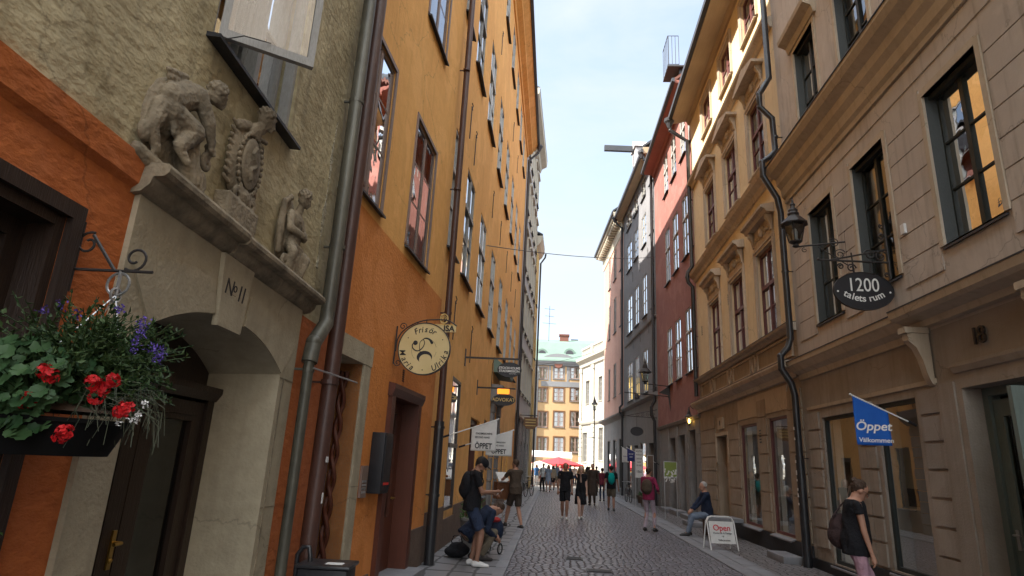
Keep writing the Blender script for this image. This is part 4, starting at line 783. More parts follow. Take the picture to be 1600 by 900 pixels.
# arched dormers stepping up the roof
for (u, v, z, w_, h) in ((2.0, -.2, 18.05, .62, 1.5), (4.6, -.2, 18.05, .55, 1.3), (6.9, -.2, 18.0, .5, 1.0)):
    n = 12; o_ = [(u - w_, z)] + [(u - w_ * math.cos(math.pi * i / n), z + h * .6 + h * .4 * math.sin(math.pi * i / n)) for i in range(n + 1)] + [(u + w_, z)]
    i_ = [(u + (x - u) * .8, z + .06 + (zz - z) * .82) for x, zz in o_]
    m = MB(); m.poly(o_, -3.0, .16 + v); dm = F.part(m, 'dormer', 'roof_black', smooth=30); m = MB(); m.ring(o_, i_, .16 + v, .26 + v); F.part(m, 'dormer_frame', 'roof_black', dm, smooth=30)
    m = MB(); m.poly(i_, .165 + v, .2 + v); F.part(m, 'dormer_window', 'glass_far', dm); m = MB(); m.box(u - .03, u + .03, .2 + v, .23 + v, z + .1, z + h * .9); m.box(u - w_ * .75, u + w_ * .75, .2 + v, .225 + v, z + h * .45, z + h * .5); F.part(m, 'dormer_bar', 'win_white', dm)
m = MB()     # balcony cage by the first dormer
for i in range(4): y = .0 + i * .3; m.tube([(1.2, .1 + y * .5, 19.2), (1.2, .1 + y * .5, 20.7)], .012, 5)
for i in range(5): x = 1.2 + i * .28; m.tube([(x, .58, 19.2), (x, .58, 20.7)], .012, 5)
for z in (19.2, 20.7): m.tube([(1.2, .1, z), (1.2, .58, z), (2.35, .58, z)], .018, 6)
m.box(1.2, 2.4, -.2, .6, 19.1, 19.17); F.part(m, 'roof_railing', 'iron')

# ================================================================ grey house
F = FD = Fac('grey_house', 'dark grey plaster house with small white paned windows and a hoist beam on the roof', 'building', (5.194, 31.243), (4.626, 41.164), 1)
cdn = [(.35, 1.2), (2.3, 3.55), (4.7, 5.95), (6.85, 8.55)]
hs = [(a, b, z, z + h) for a, b in cdn for z, h in ((5.75, 2.35), (10.05, 2.42), (14.3, 1.9), (17.3, 1.3))]
gd = [(1.2, 2.3, 0, 3.0), (3.1, 4.6, .5, 3.1), (5.2, 6.4, 0, 3.0), (7.3, 8.9, .5, 3.1)]
wall(F, 'grey_plaster', 0, F.L, 5.2, 19.1, hs, rev=.2, name='upper_wall'); wall(F, 'grey_stone', 0, F.L, 0, 5.2, gd, rev=.35)
for h in hs: window(F, *h, dep=.02, mat='win_white', gl='glass_far', cols=2, bars=(.33, .66), fw=.05, cur=False, sill_out=.1)
for a, b, c, d in gd:
    if c == 0:
        m = MB(); m.box(a, b, -.33, -.28, 0, d); m.box(a + .12, b - .12, -.28, -.25, .2, 2.4); F.part(m, 'door', 'dark_wood')
    else: window(F, a, b, c, d, dep=.05, cols=1, bars=(), mat='dark_wood', cur=False, gl='glass_bright')
m = MB(); m.box(3.2, 4.5, -.3, -.26, 1.6, 3.0); F.part(m, 'lit_display', 'window_glow')
m = MB(); m.prism([(0, 5.2), (.12, 5.25), (.22, 5.35), (.22, 5.42), (0, 5.5)], 0, F.L); m.prism([(0, 9.3), (.08, 9.35), (.1, 9.45), (0, 9.5)], 0, F.L - .8); F.part(m, 'string_course', 'grey_stone')
for u in (1.8, 4.2, 6.4): anchor(F, u, 13.6, .5); anchor(F, u, 9.2, .4)
shell(F, 'grey_plaster', 0, F.L, 19.1, eave=.6, rise=3.8); rooms(F, 0, F.L, 0, 18.8)
m = MB(); m.prism([(0, 18.9), (.1, 18.75), (.58, 18.72), (.6, 19.1), (0, 19.12)], 0, F.L); F.part(m, 'eave', 'wood_soffit')
m = MB(); m.prism([(.6, 18.72), (.72, 18.76), (.72, 18.95), (.6, 18.95)], -.1, F.L + .1); F.part(m, 'gutter', 'roof_black')
q = .18; pipe(F, [(q, .62, 18.7), (q, .5, 18.4), (q, .14, 18.1), (q, .14, 5.0), (q, .3, 4.7), (q, .3, 4.3), (q, .14, 4.0), (q, .14, .03)], .08, 'pipe_black')
q = F.L - .15; pipe(F, [(q, .62, 18.7), (q, .5, 18.4), (q, .14, 18.1), (q, .14, 5.7), (q, .3, 5.5), (q, .3, 5.2), (q, .14, 5.0), (q, .14, .03)], .075, 'pipe_black')
for q in (0.2, F.L - .15): m = MB(); m.lathe([(.08, -.3), (.16, -.1), (.22, 0), (.22, .12)], (q, .64, 18.8), 8); F.part(m, 'rainwater_head', 'roof_black')
# hoist dormer and beam reaching over the street
b0 = at_y(990, 232, 36.5); fu = (Vector((b0.x, b0.y, 0)) - F.p0).dot(F.e)
m = MB(); m.box(fu - .55, fu + .55, -2.6, .1, 19.0, b0.z - .15); m.poly([(fu - .7, b0.z - .15), (fu + .7, b0.z - .15), (fu, b0.z + .5)], -2.6, .2); dm = F.part(m, 'hoist_dormer', 'pale_render')
tipb = at_y(944, 222, 36.5); m = MB(); vt = (Vector((tipb.x, tipb.y, 0)) - F.p0).dot(F.n); m.box(fu - .11, fu + .11, -1, vt, b0.z - .25, b0.z + .12); F.part(m, 'hoist_beam', 'roof_black', dm)

# ================================================================ pink corner house
F = FE = Fac('pink_house', 'pink corner house with grey shopfront and a white bracketed cornice', 'building', (4.626, 41.164), (4.06, 50.2), 1)
ce = [(.5, 1.5), (3.1, 4.3), (5.9, 6.8)]
hs = [(a, b, z, z + h) for a, b in ce for z, h in ((6.6, 2.4), (11.3, 2.7), (15.4, 2.4))]; gd = [(.6, 1.8, .4, 3.6), (3, 4.4, .4, 3.6), (5.6, 7, .4, 3.6)]
wall(F, 'pink_plaster', 0, F.L, 5.0, 19.3, hs, rev=.2, name='upper_wall'); wall(F, 'grey_stone', 0, F.L, 0, 5.0, gd, rev=.3)
for i, h in enumerate(hs): window(F, *h, dep=.03, mat='win_grey' if i > 2 else 'win_brown', gl='glass_far', fw=.05, cur=False)
for h in gd: window(F, *h, dep=.05, cols=1, bars=(), mat='win_green', cur=False)
m = MB(); m.prism([(0, 4.85), (.2, 4.95), (.42, 5.05), (.44, 5.15), (0, 5.3)], 0, F.L); F.part(m, 'shop_cornice', 'grey_stone')
m = MB(); m.prism([(0, 17.9), (.06, 17.95), (.1, 18.3), (.1, 18.9), (.7, 19.05), (.75, 19.4), (0, 19.42)], 0, F.L + .7)
for i in range(18): m.box(.2 + i * .5, .42 + i * .5, .1, .6, 18.7, 18.98)
F.part(m, 'bracket_cornice', 'cream_plaster'); shell(F, 'pink_plaster', 0, F.L, 19.4, eave=.78, rise=4)
m = MB(); m.prism([(.75, 19.2), (.85, 19.22), (.85, 19.42), (.75, 19.45)], 0, F.L + .8); F.part(m, 'gutter', 'roof_black')

# ================================================================ the white palace on the square
F = FP = Fac('white_palace', 'white classical palace with pilasters, tall arched windows and a balustrade', 'building', (9.1, 55.7), (3.42, 75.0), 1)
def uzr(F, x0, x1, y0, y1):
    ym = (y0 + y1) / 2; xm = (x0 + x1) / 2; a = F.uz(x0, ym)[0]; b = F.uz(x1, ym)[0]; return min(a, b), max(a, b), F.uz(xm, y1)[1], F.uz(xm, y0)[1]
ha = [uzr(F, 915, 921, 595, 631), uzr(F, 935, 941, 588, 626), uzr(F, 910, 917, 676, 722), uzr(F, 935, 942, 668, 720)]
L0 = F.L; ha = [tuple(h) for h in ha]
step = ha[0][0] - ha[1][0]
for k in (1, 2): ha.append((ha[1][0] - step * k, ha[1][1] - step * k, ha[1][2], ha[1][3])); ha.append((ha[3][0] - step * k, ha[3][1] - step * k, ha[3][2], ha[3][3]))
wall(F, 'palace_white', 0, F.L, 0, 14.2, [h for h in ha if h[0] > 0], rev=.35)
for h in ha:
    if h[0] > 0: window(F, *h, dep=.2, cols=2, bars=(.2, .4, .6, .8), mat='win_grey', gl='lamp_glass', cur=False, sill='palace_white')
m = MB(); cs = sorted([(h[0] + h[1]) / 2 for h in ha[:2]] + [(ha[1][0] + ha[1][1]) / 2 - step * k for k in (1, 2)]); u = cs[-1] + step / 2
while u > .5:
    m.box(u - .35, u + .35, 0, .16, 7.0, 13.0); m.box(u - .45, u + .45, 0, .22, 12.6, 13.1); m.box(u - .45, u + .45, 0, .22, 6.8, 7.2)
    for k in range(12): m.box(u - .45, u + .45, 0, .12, .2 + k * .52, .66 + k * .52)
    u -= step
m.prism([(0, 6.3), (.2, 6.4), (.3, 6.6), (.3, 6.75), (0, 6.85)], 0, F.L); m.prism([(0, 13.1), (.2, 13.2), (.3, 13.6), (.7, 13.9), (.75, 14.2), (0, 14.3)], 0, F.L + .4)
F.part(m, 'pilasters', 'palace_white')
m = MB(); m.box(0, F.L, -.1, .2, 14.3, 14.5); m.box(0, F.L, -.1, .2, 15.3, 15.5)
u = .3
while u < F.L:
    m.lathe([(.07, 0), (.13, .25), (.07, .5), (.1, .8)], (u, .05, 14.5), 6); u += .4
for u in range(0, int(F.L), 4): m.box(u, u + .6, -.15, .25, 14.3, 15.6)
F.part(m, 'balustrade', 'palace_white'); shell(F, 'palace_white', 0, F.L, 14.2, rise=1, depth=14)

# ================================================================ buildings closing the square
a_ = at_y(830.5, 700, 78); b_ = at_y(925, 700, 78)
F = FQ = Fac('orange_square_house', 'pale orange house with green copper roof, grey corner strips and brown windows across the square', 'building', (b_.x + 4, 78), (a_.x, 78), 1)
rows = []
for (xa, xb) in ((840, 855), (865, 881), (891, 906)):
    for (ya, yb) in ((574, 592), (606, 627), (643, 667), (683, 707)): rows.append(uzr(F, xa, xb, ya, yb))
extra = [(h[0] - 4.05, h[1] - 4.05, h[2], h[3]) for h in rows[8:]]
rows += [h for h in extra if h[0] > .3]
wall(F, 'square_orange', 0, F.L, 0, 14.4, rows, rev=.25)
for h in rows:
    w_ = window(F, *h, dep=.05, cols=2, bars=(.33, .66), fw=.11, bw=.06, mat='win_brown', gl='glass_far', cur=True, sill='square_grey')
    m = MB(); a, b, c, d = h; e = .12; m.ring([(a - e, c - e), (b + e, c - e), (b + e, d + e), (a - e, d + e)], [(a, c), (b, c), (b, d), (a, d)], 0, .04); F.part(m, 'window_surround', 'square_grey' if c > 10 else 'brown_sign', w_)
m = MB(); m.box(F.L - .55, F.L, 0, .06, 0, 13.8); m.box(0, F.L - .9, .0, .06, 11.2, 11.85); m.prism([(0, 13.8), (.2, 13.9), (.4, 14.2), (.4, 14.4), (0, 14.4)], 0, F.L)
z9 = F.uz(872, 560)[1]; uc = F.uz(873, 560)[0]
m.poly([(uc - 2.6, 13.9)] + [(uc - 2.6 * math.cos(math.pi * i / 14), 13.9 + 1.5 * math.sin(math.pi * i / 14)) for i in range(1, 14)] + [(uc + 2.6, 13.9)], -.5, .25)
for x in (F.uz(859, 590)[0], F.uz(887, 590)[0]): m.box(x - .13, x + .13, 0, .06, 11.85, 13.8)
F.part(m, 'grey_trim', 'square_grey')
m = MB(); o_ = [(uc + .55 * math.cos(t * math.pi / 8), 14.1 + .55 * math.sin(t * math.pi / 8)) for t in range(16)]; m.poly(o_, .25, .3); F.part(m, 'medallion', 'roof_tile')
m = MB(); m.prism([(.5, 14.4), (.45, 14.6), (-1.2, 17.1), (-1.6, 17.3), (-6, 18.4), (-10, 18), (-10, 14.4)], -1, F.L + .2); rf = F.part(m, 'roof', 'copper_green')
for px in (847, 890):
    u, z = F.uz(px, 553); m = MB(); n = 12; m.poly([(u - .7, z - .7)] + [(u - .75 * math.cos(math.pi * i / n), z + .75 * math.sin(math.pi * i / n)) for i in range(n + 1)] + [(u + .7, z - .7)], -1.6, -.15); dmr = F.part(m, 'dormer', 'copper_green', rf, smooth=30)
    m = MB(); m.poly([(u + .5 * math.cos(t * math.pi / 8), z + .5 * math.sin(t * math.pi / 8)) for t in range(16)], -.15, -.08); F.part(m, 'dormer_window', 'roof_black', rf)
u, z = F.uz(882, 535); m = MB(); m.box(u - .6, u + .6, -4, -3, 16.5, z + 1.5); m.box(u - .7, u + .7, -4.1, -2.9, z + 1.5, z + 1.7); F.part(m, 'chimney', 'roof_tile', rf)
m = MB(); u, z = F.uz(857, 532); m.tube([(u, -3, 17), (u, -3, 22.5)], .035, 5)
for k, w2 in enumerate((.9, .6, .7)): m.tube([(u - w2, -3, 20 + k), (u + w2, -3, 20.1 + k)], .025, 4)
F.part(m, 'roof_antenna', 'iron', rf)
m = MB(); m.box(0, F.L, -9, -.3, 0, 14.3); F.part(m, 'back_wall', 'square_orange')
a_ = at_y(770, 700, 77.5); c_ = at_y(830, 700, 77.5)
F = Fac('yellow_square_house', 'narrow strip of a deep yellow house beside the green roofed one', 'building', (c_.x, 77.5), (a_.x, 77.5), 1)
hs = [(.9 + i * 2.3, 1.9 + i * 2.3, z, z + 1.7) for i in range(2) for z in (3.4, 6.6, 9.6)]
wall(F, 'square_yellow', 0, F.L, 0, 13.2, hs); [window(F, *h, dep=.05, mat='win_brown', cur=False, gl='glass_far') for h in hs]
m = MB(); m.box(0, .5, 0, .1, 0, 12.8); m.prism([(0, 12.8), (.3, 12.9), (.4, 13.2), (0, 13.3)], 0, F.L); F.part(m, 'grey_trim', 'square_grey'); shell(F, 'square_yellow', 0, F.L, 13.2)
a_ = at_y(893, 560, 100); F = Fac('far_dark_house', 'blue black roof of a house peeping over the green roof', 'building', (a_.x + 5, 100), (a_.x - .5, 100), 1)
wall(F, 'pale_render', 0, F.L, 0, 17); shell(F, 'pale_render', 0, F.L, 17.2, rise=3.2, depth=8); m = MB(); m.box(F.L - 1.6, F.L - .4, -3, -2, 17, 22.2); F.part(m, 'chimney', 'roof_black')

# ================================================================ carved figures on the ledge
def carving(name, label, u, z, build, vox=.0065, sc=(1, 1, 1), dx=0):
    root = MB(); build(root); root.v = [(x * sc[0] + dx, y * sc[1], z * sc[2]) for x, y, z in root.v]; me = crumple(remesh(root, vox, oy=-1, smooth_it=1, name=name), .002, (16, 16, 16), .0022, 60)
    o = link_mesh(me, name, 'carved_stone', loc=F1.P(u, .0, z), rz=F1.a); tag(o, label, 'carved figure', 'carved figures on the portal ledge'); return o
def head(m, c, s, yaw, pitch):
    """a putto's head: round skull, chubby cheeks, brow, nose, lips, ears and a cap of curls"""
    R = Matrix.Rotation(yaw, 3, 'Z') @ Matrix.Rotation(pitch, 3, 'Y'); c = Vector(c)
    def E(p, r, n=10): m.ell(c + R @ Vector(p) * s, tuple(q * s for q in r), n, 8, R)
    E((0, 0, 0), (.95, .88, 1.0), 16); E((.42, 0, -.42), (.5, .62, .5), 14); E((.62, .3, -.3), (.28, .28, .26)); E((.62, -.3, -.3), (.28, .28, .26)); E((.8, 0, -.72), (.2, .24, .18))
    E((1.02, 0, -.2), (.16, .13, .22)); E((.93, 0, .0), (.12, .1, .25)); E((.93, 0, -.47), (.12, .24, .06)); E((.92, 0, -.57), (.12, .19, .06)); E((.8, .32, .14), (.14, .24, .07)); E((.8, -.32, .14), (.14, .24, .07))
    E((-.02, .9, -.12), (.16, .1, .24)); E((-.02, -.9, -.12), (.16, .1, .24))
    for i in range(46):
        a = i * 2.399; h = -.25 + 1.2 * i / 46; rr = (1 - min(1, max(0, h)) ** 2) ** .5 if h > 0 else 1.0; x, y = rr * math.cos(a), rr * math.sin(a)
        if x > .55 and h < .62: continue
        E((x * .98, y * .95, h * .98 + .08), (.2, .2, .17), 8)
    E((.3, 0, 1.2), (.26, .2, .22)); E((.5, 0, 1.1), (.2, .18, .16))
def c_left(m):      # cherub leaning forward over a scroll
    m.ell((.18, .0, .3), (.27, .06, .34)); m.ell((.36, .0, .2), (.14, .07, .22))
    m.ell((.10, .05, .36), (.13, .08, .17)); m.cap((.06, .09, .44), (.28, .1, .60), .10, .09); m.cap((.3, .11, .58), (.36, .12, .66), .045, .05)
    head(m, (.45, .17, .73), .088, rad(28), rad(14))
    m.cap((.28, .15, .60), (.38, .2, .46), .07, .058); m.cap((.38, .2, .46), (.46, .2, .34), .055, .036); m.ell((.475, .2, .31), (.035, .03, .035)); [m.cap((.475 + .01 * k, .2 + .01 * k, .31), (.50, .19 + .018 * k, .275), .011, .009, 6) for k in range(-1, 3)]
    m.cap((.2, .1, .62), (.26, .05, .42), .045, .04)
    m.cap((.07, .1, .36), (.28, .18, .33), .095, .075); m.cap((.28, .18, .33), (.16, .17, .17), .07, .055); m.cap((.16, .17, .15), (.23, .2, .09), .04, .03)
    m.cap((.0, .08, .34), (-.06, .1, .18), .075, .052); m.cap((-.06, .1, .18), (.02, .1, .06), .05, .035); m.ell((-.08, .07, .13), (.06, .05, .07))
    for k in range(3): m.cap((.05 - k * .02, .06, .55 + k * .035), (.26 - k * .03, .05, .63 + k * .03), .022, .03)   # wings
    for k in range(4): m.cap((.02 + .03 * k, .13, .5 - .02 * k), (.1 + .02 * k, .15, .22), .022, .028)                # drapery
    m.cap((.3, .08, .25), (.38, .1, .02), .09, .07); m.tube([(.28, .15, .3), (.33, .17, .15), (.38, .18, 0)], .02, 6); m.tube([(.34, .17, .3), (.38, .18, .15), (.43, .18, .02)], .018, 6)
    m.spiral((.44, .16, .04), .085, .02, 1.6, -1.5, .026); m.cap((.42, .1, .05), (.46, .1, .02), .06, .05); m.spiral((.5, .15, .22), .06, .012, 1.0, 1.5, .024); m.spiral((.52, .14, .32), .045, .01, 3.0, -1.4, .02)
    m.cap((-.1, .06, .0), (.2, .1, -.05), .05, .06)
def c_mid(m):       # oval cartouche under a child's head, on a block
    m.box(-.18, .2, .0, .16, -.22, .0); m.box(-.16, .18, .0, .17, -.2, -.02)
    m.ell((.02, .04, .32), (.19, .07, .33)); 
    for i in range(30): a = i * 2 * math.pi / 30; m.ell((.03 + .145 * math.cos(a), .125, .33 + .24 * math.sin(a)), .02, 8, 6)
    m.ell((.03, .13, .33), (.12, .035, .21)); m.tube([(.03, .168, .2), (.0, .172, .27), (.06, .175, .33), (.0, .172, .4), (.04, .168, .47)], .012, 6)
    for k in range(9): z = .12 + k * .055; m.cap((-.17, .05, z), (-.12, .06, z - .02), .018, .016, 8); m.cap((.2, .07, z - .02), (.16, .1, z), .02, .02, 8)
    m.ell((.03, .12, .06), (.06, .04, .06)); m.spiral((-.05, .12, .04), .06, .015, 0, 1.4, .022); m.spiral((.12, .12, .04), .06, .015, math.pi, -1.4, .022)
    m.cap((.02, .1, .6), (.08, .13, .68), .06, .05); head(m, (.09, .16, .76), .085, rad(45), rad(18))
    for k in range(5): m.ell((.05 + .03 * k, .12, .58 + .008 * k), (.022, .03, .02), 8, 6)
    m.cap((-.12, .07, .56), (-.02, .08, .62), .04, .04)
def c_right(m):     # seated cherub with clasped hands
    m.ell((.08, .1, .26), (.1, .085, .14)); m.ell((.08, .1, .4), (.105, .08, .1)); m.cap((.08, .12, .47), (.09, .13, .53), .04, .04)
    head(m, (.08, .17, .61), .074, rad(50), rad(22)); m.ell((.06, .0, .3), (.17, .06, .32))
    m.cap((-.02, .1, .43), (-.07, .14, .3), .045, .038); m.cap((-.07, .14, .3), (.06, .22, .28), .036, .027); m.cap((.18, .1, .43), (.22, .15, .31), .045, .038); m.cap((.22, .15, .31), (.1, .22, .28), .036, .027)
    m.ell((.08, .23, .285), (.032, .026, .032)); [m.cap((.07 + .012 * k, .235, .3), (.085 + .01 * k, .25, .265), .009, .008, 6) for k in range(4)]
    m.cap((.02, .12, .18), (-.05, .2, .1), .065, .05); m.cap((-.05, .2, .1), (-.04, .17, -.02), .05, .035); m.cap((.15, .12, .16), (.24, .2, .12), .06, .05); m.cap((.24, .2, .12), (.22, .17, -.02), .045, .033)
    for k in range(5): m.cap((.02 + .035 * k, .18, .18), (.0 + .05 * k, .16, -.04), .02, .026, 8)
    m.spiral((-.1, .15, .0), .06, .015, 0, 1.4, .024); m.cap((-.12, .06, .5), (-.1, .06, .1), .03, .03); m.cap((0, .08, -.03), (.2, .08, -.05), .06, .05)
    m.tube([(-.1, .06, .1), (-.14, .06, .3), (-.1, .05, .5), (.02, .05, .6)], .03, 8)
carving('stone_cherub', 'stone cherub bending over a big scroll at the left end of the portal ledge', 1.72, 3.08, c_left, sc=(.84, .62, .84), dx=-.05)
carving('stone_cartouche', 'oval stone cartouche crowned by a child head, on a block at mid ledge', 2.66, 3.24, c_mid, sc=(1.12, .62, .9), dx=-.06)
carving('stone_cherub', 'seated stone cherub with clasped hands at the low right end of the portal ledge', 3.56, 3.08, c_right, sc=(1.0, .7, 1.0), dx=-.11)

# ================================================================ hanging flower basket and its bracket
br = empty('wall_bracket', F1.P(1.42, 0, 2.4), F1.a); tag(br, 'black scrolled iron bracket on the orange wall beside the portal holding the basket', 'bracket')
m = MB(); m.tube([(0, 0, 0), (0, .36, 0)], .007, 6); m.tube([(0, .005, -.1), (0, .005, .22)], .008, 6); m.tube([(0, .06, .16), (0, .19, .0)], .008, 6); m.spiral((0, .045, .12), .055, .015, 1.2, 1.15, .006, ax=(0, 1, 0)); m.spiral((0, .27, .06), .06, .018, -2.2, 1.2, .006, ax=(0, 1, 0)); m.build('scroll', 'iron', br, oy=-1)
hookp = F1.P(1.42, .22, 2.39)
BC_ = Vector((-1.87, 2.22, 1.80)); pl = empty('hanging_basket', BC_); tag(pl, 'black hanging basket of red geraniums and purple flowers by the arched doorway', 'flower basket')
m = MB(); m.lathe([(.17, -.17), (.18, -.175), (.225, -.06), (.235, -.06), (.235, -.045), (.21, -.045), (.16, -.15)], (0, 0, 0), 24, 1.05, 1.25); m.build('planter', 'planter_black', pl, smooth=40)
m = MB(); m.lathe([(.22, -.02), (.1, .03), (0.01, .04)], (0, 0, 0), 16); m.build('soil', 'plinth_brown', pl)
m = MB()
hk = hookp - BC_
for a in (.4, 2.5, 4.6): m.tube([(hk.x, hk.y, hk.z - .1), (.22 * math.cos(a), .24 * math.sin(a), .0)], .0035, 5)
m.spiral((hk.x, hk.y, hk.z - .05), .05, .05, 0, 1, .006, ax=(1, 0, 0)); m.tube([(hk.x, hk.y, hk.z + .01), (hk.x, hk.y, hk.z - .1)], .008, 6); m.spiral((hk.x, hk.y, hk.z - .1), .03, .03, 0, 1, .006, ax=(0, 1, 0)); m.build('chain', 'steel', pl)
def leafmat(name, c1, c2):
    m_, t, b, l = _new(name); gi = t.nodes.new('ShaderNodeNewGeometry'); mx = t.nodes.new('ShaderNodeMix'); mx.data_type = 'RGBA'; mx.inputs[6].default_value = rgba(c1); mx.inputs[7].default_value = rgba(c2)
    l(gi.outputs['Random Per Island'], mx.inputs[0]); l(mx.outputs[2], b.inputs['Base Color']); b.inputs['Roughness'].default_value = .55; b.inputs['Specular IOR Level'].default_value = .3
leafmat('geranium_leaf', (.018, .055, .018), (.055, .11, .042)); leafmat('small_leaf', (.014, .038, .011), (.055, .095, .028)); leafmat('red_petal', (.36, .004, .008), (.6, .015, .018)); leafmat('purple_petal', (.08, .045, .28), (.16, .1, .45)); leafmat('white_petal', (.7, .7, .68), (.8, .8, .8)); leafmat('grey_stem', (.05, .06, .04), (.1, .11, .07)); leafmat('planter_green', (.03, .09, .02), (.1, .2, .05))
def leaf_round(m, c, nrm, r, k=9):
    nrm = nrm.normalized(); a = nrm.orthogonal().normalized(); b = nrm.cross(a); c = Vector(c); n0 = len(m.v); ph = R_.random() * 6
    m.v.append(tuple(c)); 
    for i in range(k * 2):
        t = i * math.pi / k; rr = r * (1.0 if i % 2 else .84); m.v.append(tuple(c + (a * math.cos(t + ph) + b * math.sin(t + ph)) * rr + nrm * r * .22 * (1 + .5 * math.sin(t * 3))))
    for i in range(k * 2 - 1): m.f.append((n0, n0 + 1 + i, n0 + 2 + i))
def leaf_thin(m, p, d, ln, wd):
    d = d.normalized(); s = d.cross(Vector((R_.random() - .5, R_.random() - .5, R_.random() + .2))).normalized(); p = Vector(p); up = d.cross(s) * ln * .12
    m.add([p, p + d * ln * .45 + s * wd + up, p + d * ln, p + d * ln * .45 - s * wd + up], [(0, 1, 2, 3)])
def rv(): return Vector((R_.uniform(-1, 1), R_.uniform(-1, 1), R_.uniform(-1, 1)))
m = MB(); st = MB()
for i in range(520):
    a = R_.random() * 6.283; rr = R_.random() ** .5 * .31; x = rr * math.cos(a) - .05; y = rr * math.sin(a) * 1.25 - .05; z = -.02 + .22 * (1 - rr * 2.0) + R_.uniform(-.10, .07)
    if x > .2: continue
    nr = Vector((x * 2, y * 2 - .7, .8)) + rv() * .5; leaf_round(m, (x, y, z), nr, R_.uniform(.016, .036)); st.tube([(x * .4, y * .4, 0), (x, y, z)], .0025, 4, False)
for i in range(170):
    x = R_.uniform(-.3, .17); y = -.27 * (1 - (x / .36) ** 2) ** .5 + R_.uniform(-.03, .05); leaf_round(m, (x, y, R_.uniform(-.12, .06)), Vector((x, -1, .5)) + rv() * .5, R_.uniform(.016, .034))
m.build('geranium_leaves', 'geranium_leaf', pl, smooth=70); st.build('stalks', 'small_leaf', pl)
m = MB()
for i in range(430):      # fine upright and spilling stems with small leaves
    a = R_.uniform(-1.5, 2.2) if i % 4 else R_.random() * 6.283; sp = R_.uniform(.08, .33); hgt = R_.uniform(.0, .44)
    base = Vector((R_.uniform(-.05, .12), R_.uniform(-.1, .15), .03)); tip = base + Vector((math.cos(a) * sp, math.sin(a) * sp, hgt * (1 - sp))); midp = (base + tip) / 2 + Vector((0, 0, .07))
    pts = [base.lerp(midp, t / 3) if t < 3 else midp.lerp(tip, (t - 3) / 3) for t in range(7)]; m.tube(pts, .0018, 4, False)
    for k in range(16):
        t = .2 + .8 * k / 16; p = base.lerp(midp, t * 2) if t < .5 else midp.lerp(tip, t * 2 - 1); leaf_thin(m, p, rv() + Vector((0, 0, .5)), R_.uniform(.016, .04), R_.uniform(.004, .009))
m.build('fine_leaves', 'small_leaf', pl)
def at_b(px, py, Y=2.1): return at_y(px, py, Y) - BC_
m = MB()
for (px, py) in ((160, 605), (145, 598), (175, 595), (150, 620), (80, 588), (70, 580), (40, 628), (48, 622), (95, 681), (102, 675), (190, 641), (196, 637)):
    c = at_b(px, py, 1.95)
    for i in range(26):
        d = rv().normalized(); q = c + d * .022; leaf_round(m, q, d + rv() * .4, R_.uniform(.008, .013), 3)
m.build('red_blossom', 'red_petal', pl)
m = MB()
for (px, py) in ((228, 503), (222, 518), (250, 548), (245, 560), (190, 482), (95, 476), (68, 484), (120, 492), (28, 540), (252, 556), (240, 545), (222, 508), (213, 530), (212, 545)):
    c = at_b(px, py, 2.15)
    for i in range(22): leaf_thin(m, c + rv() * .016, rv(), R_.uniform(.008, .018), .004)
m.build('purple_blossom', 'purple_petal', pl)
m = MB(); [m.tube([at_b(px, py, 2.15), at_b(px - 12, py + 30, 2.15), at_b(px * .5 + 60, 600, 2.2)], .0012, 4, False) for (px, py) in ((228, 503), (250, 548), (190, 482), (95, 476), (68, 484), (240, 545), (213, 530))]; m.build('flower_stems', 'small_leaf', pl)
m = MB()
for (px, py) in ((212, 648), (216, 655), (228, 632), (205, 655), (185, 662)):
    c = at_b(px, py, 2.1); [leaf_thin(m, c + rv() * .009, rv(), .012, .004) for i in range(12)]
m.build('white_blossom', 'white_petal', pl)
m = MB()
for i in range(90):      # dry fringe spilling over the right rim
    b0 = Vector((R_.uniform(.08, .3), R_.uniform(-.15, .2), R_.uniform(-.02, .1))); t1 = b0 + Vector((R_.uniform(.0, .12), R_.uniform(-.06, .06), R_.uniform(-.16, -.04))); m.tube([b0, (b0 + t1) / 2 + Vector((.03, 0, .03)), t1], .0014, 3, False)
m.build('trailing_stems', 'grey_stem', pl)
m = MB()
o_ = at_y(3, 845, 1.9)
for i in range(26): leaf_thin(m, o_ + rv() * .04 + Vector((-.06, 0, 0)), rv() + Vector((.4, 0, .3)), R_.uniform(.03, .06), .012)
m.tube([(o_.x - .12, o_.y, .0), (o_.x - .1, o_.y, o_.z)], .006, 5); tag(m.build('potted_shrub', 'planter_green'), 'green shrub sprig just entering the picture below the basket', 'plant')

# ================================================================ hanging signs
def ellipse(cx, cz, rx, rz, n=40): return [(cx + rx * math.cos(2 * math.pi * i / n), cz + rz * math.sin(2 * math.pi * i / n)) for i in range(n)]
def sign_board(root, pts, mat, th=.03, rim=None, rimk=.94, cx=0, cz=0):
    m = MB(); m.poly(pts, -th / 2, th / 2); b = m.build('board', mat, root)
    if rim: m = MB(); m.ring(pts, [(cx + (x - cx) * rimk, cz + (z - cz) * rimk) for x, z in pts], -th / 2 - .008, th / 2 + .008); m.build('rim', rim, root)
    return b
c = at_y(663, 545, 8.1); r = .36; s_ = empty('barber_sign', c); tag(s_, 'round cream barber sign reading Frisör Maria Ulrika on a curved iron arm', 'sign')
bd = sign_board(s_, ellipse(0, 0, r, r, 56), 'cream_sign', .035, 'sign_black', .965)
ky = dict(shear=.22, bold=.001, sx=.9)
items = arc_text('Frisör', .262, 93, .115, 15, **ky) + arc_text('Maria', .30, 214, .115, 14.5, inward=True, **ky) + arc_text('Ulrika', .30, 326, .115, 14.0, inward=True, **ky)
o = lettering([(t, s2, x, y, a, k) for t, s2, x, y, a, k in items], 'letter_black', s_); o.location = (0, -.0195, 0)
m = MB()     # curled ornament: two tapering loops and a dark crescent
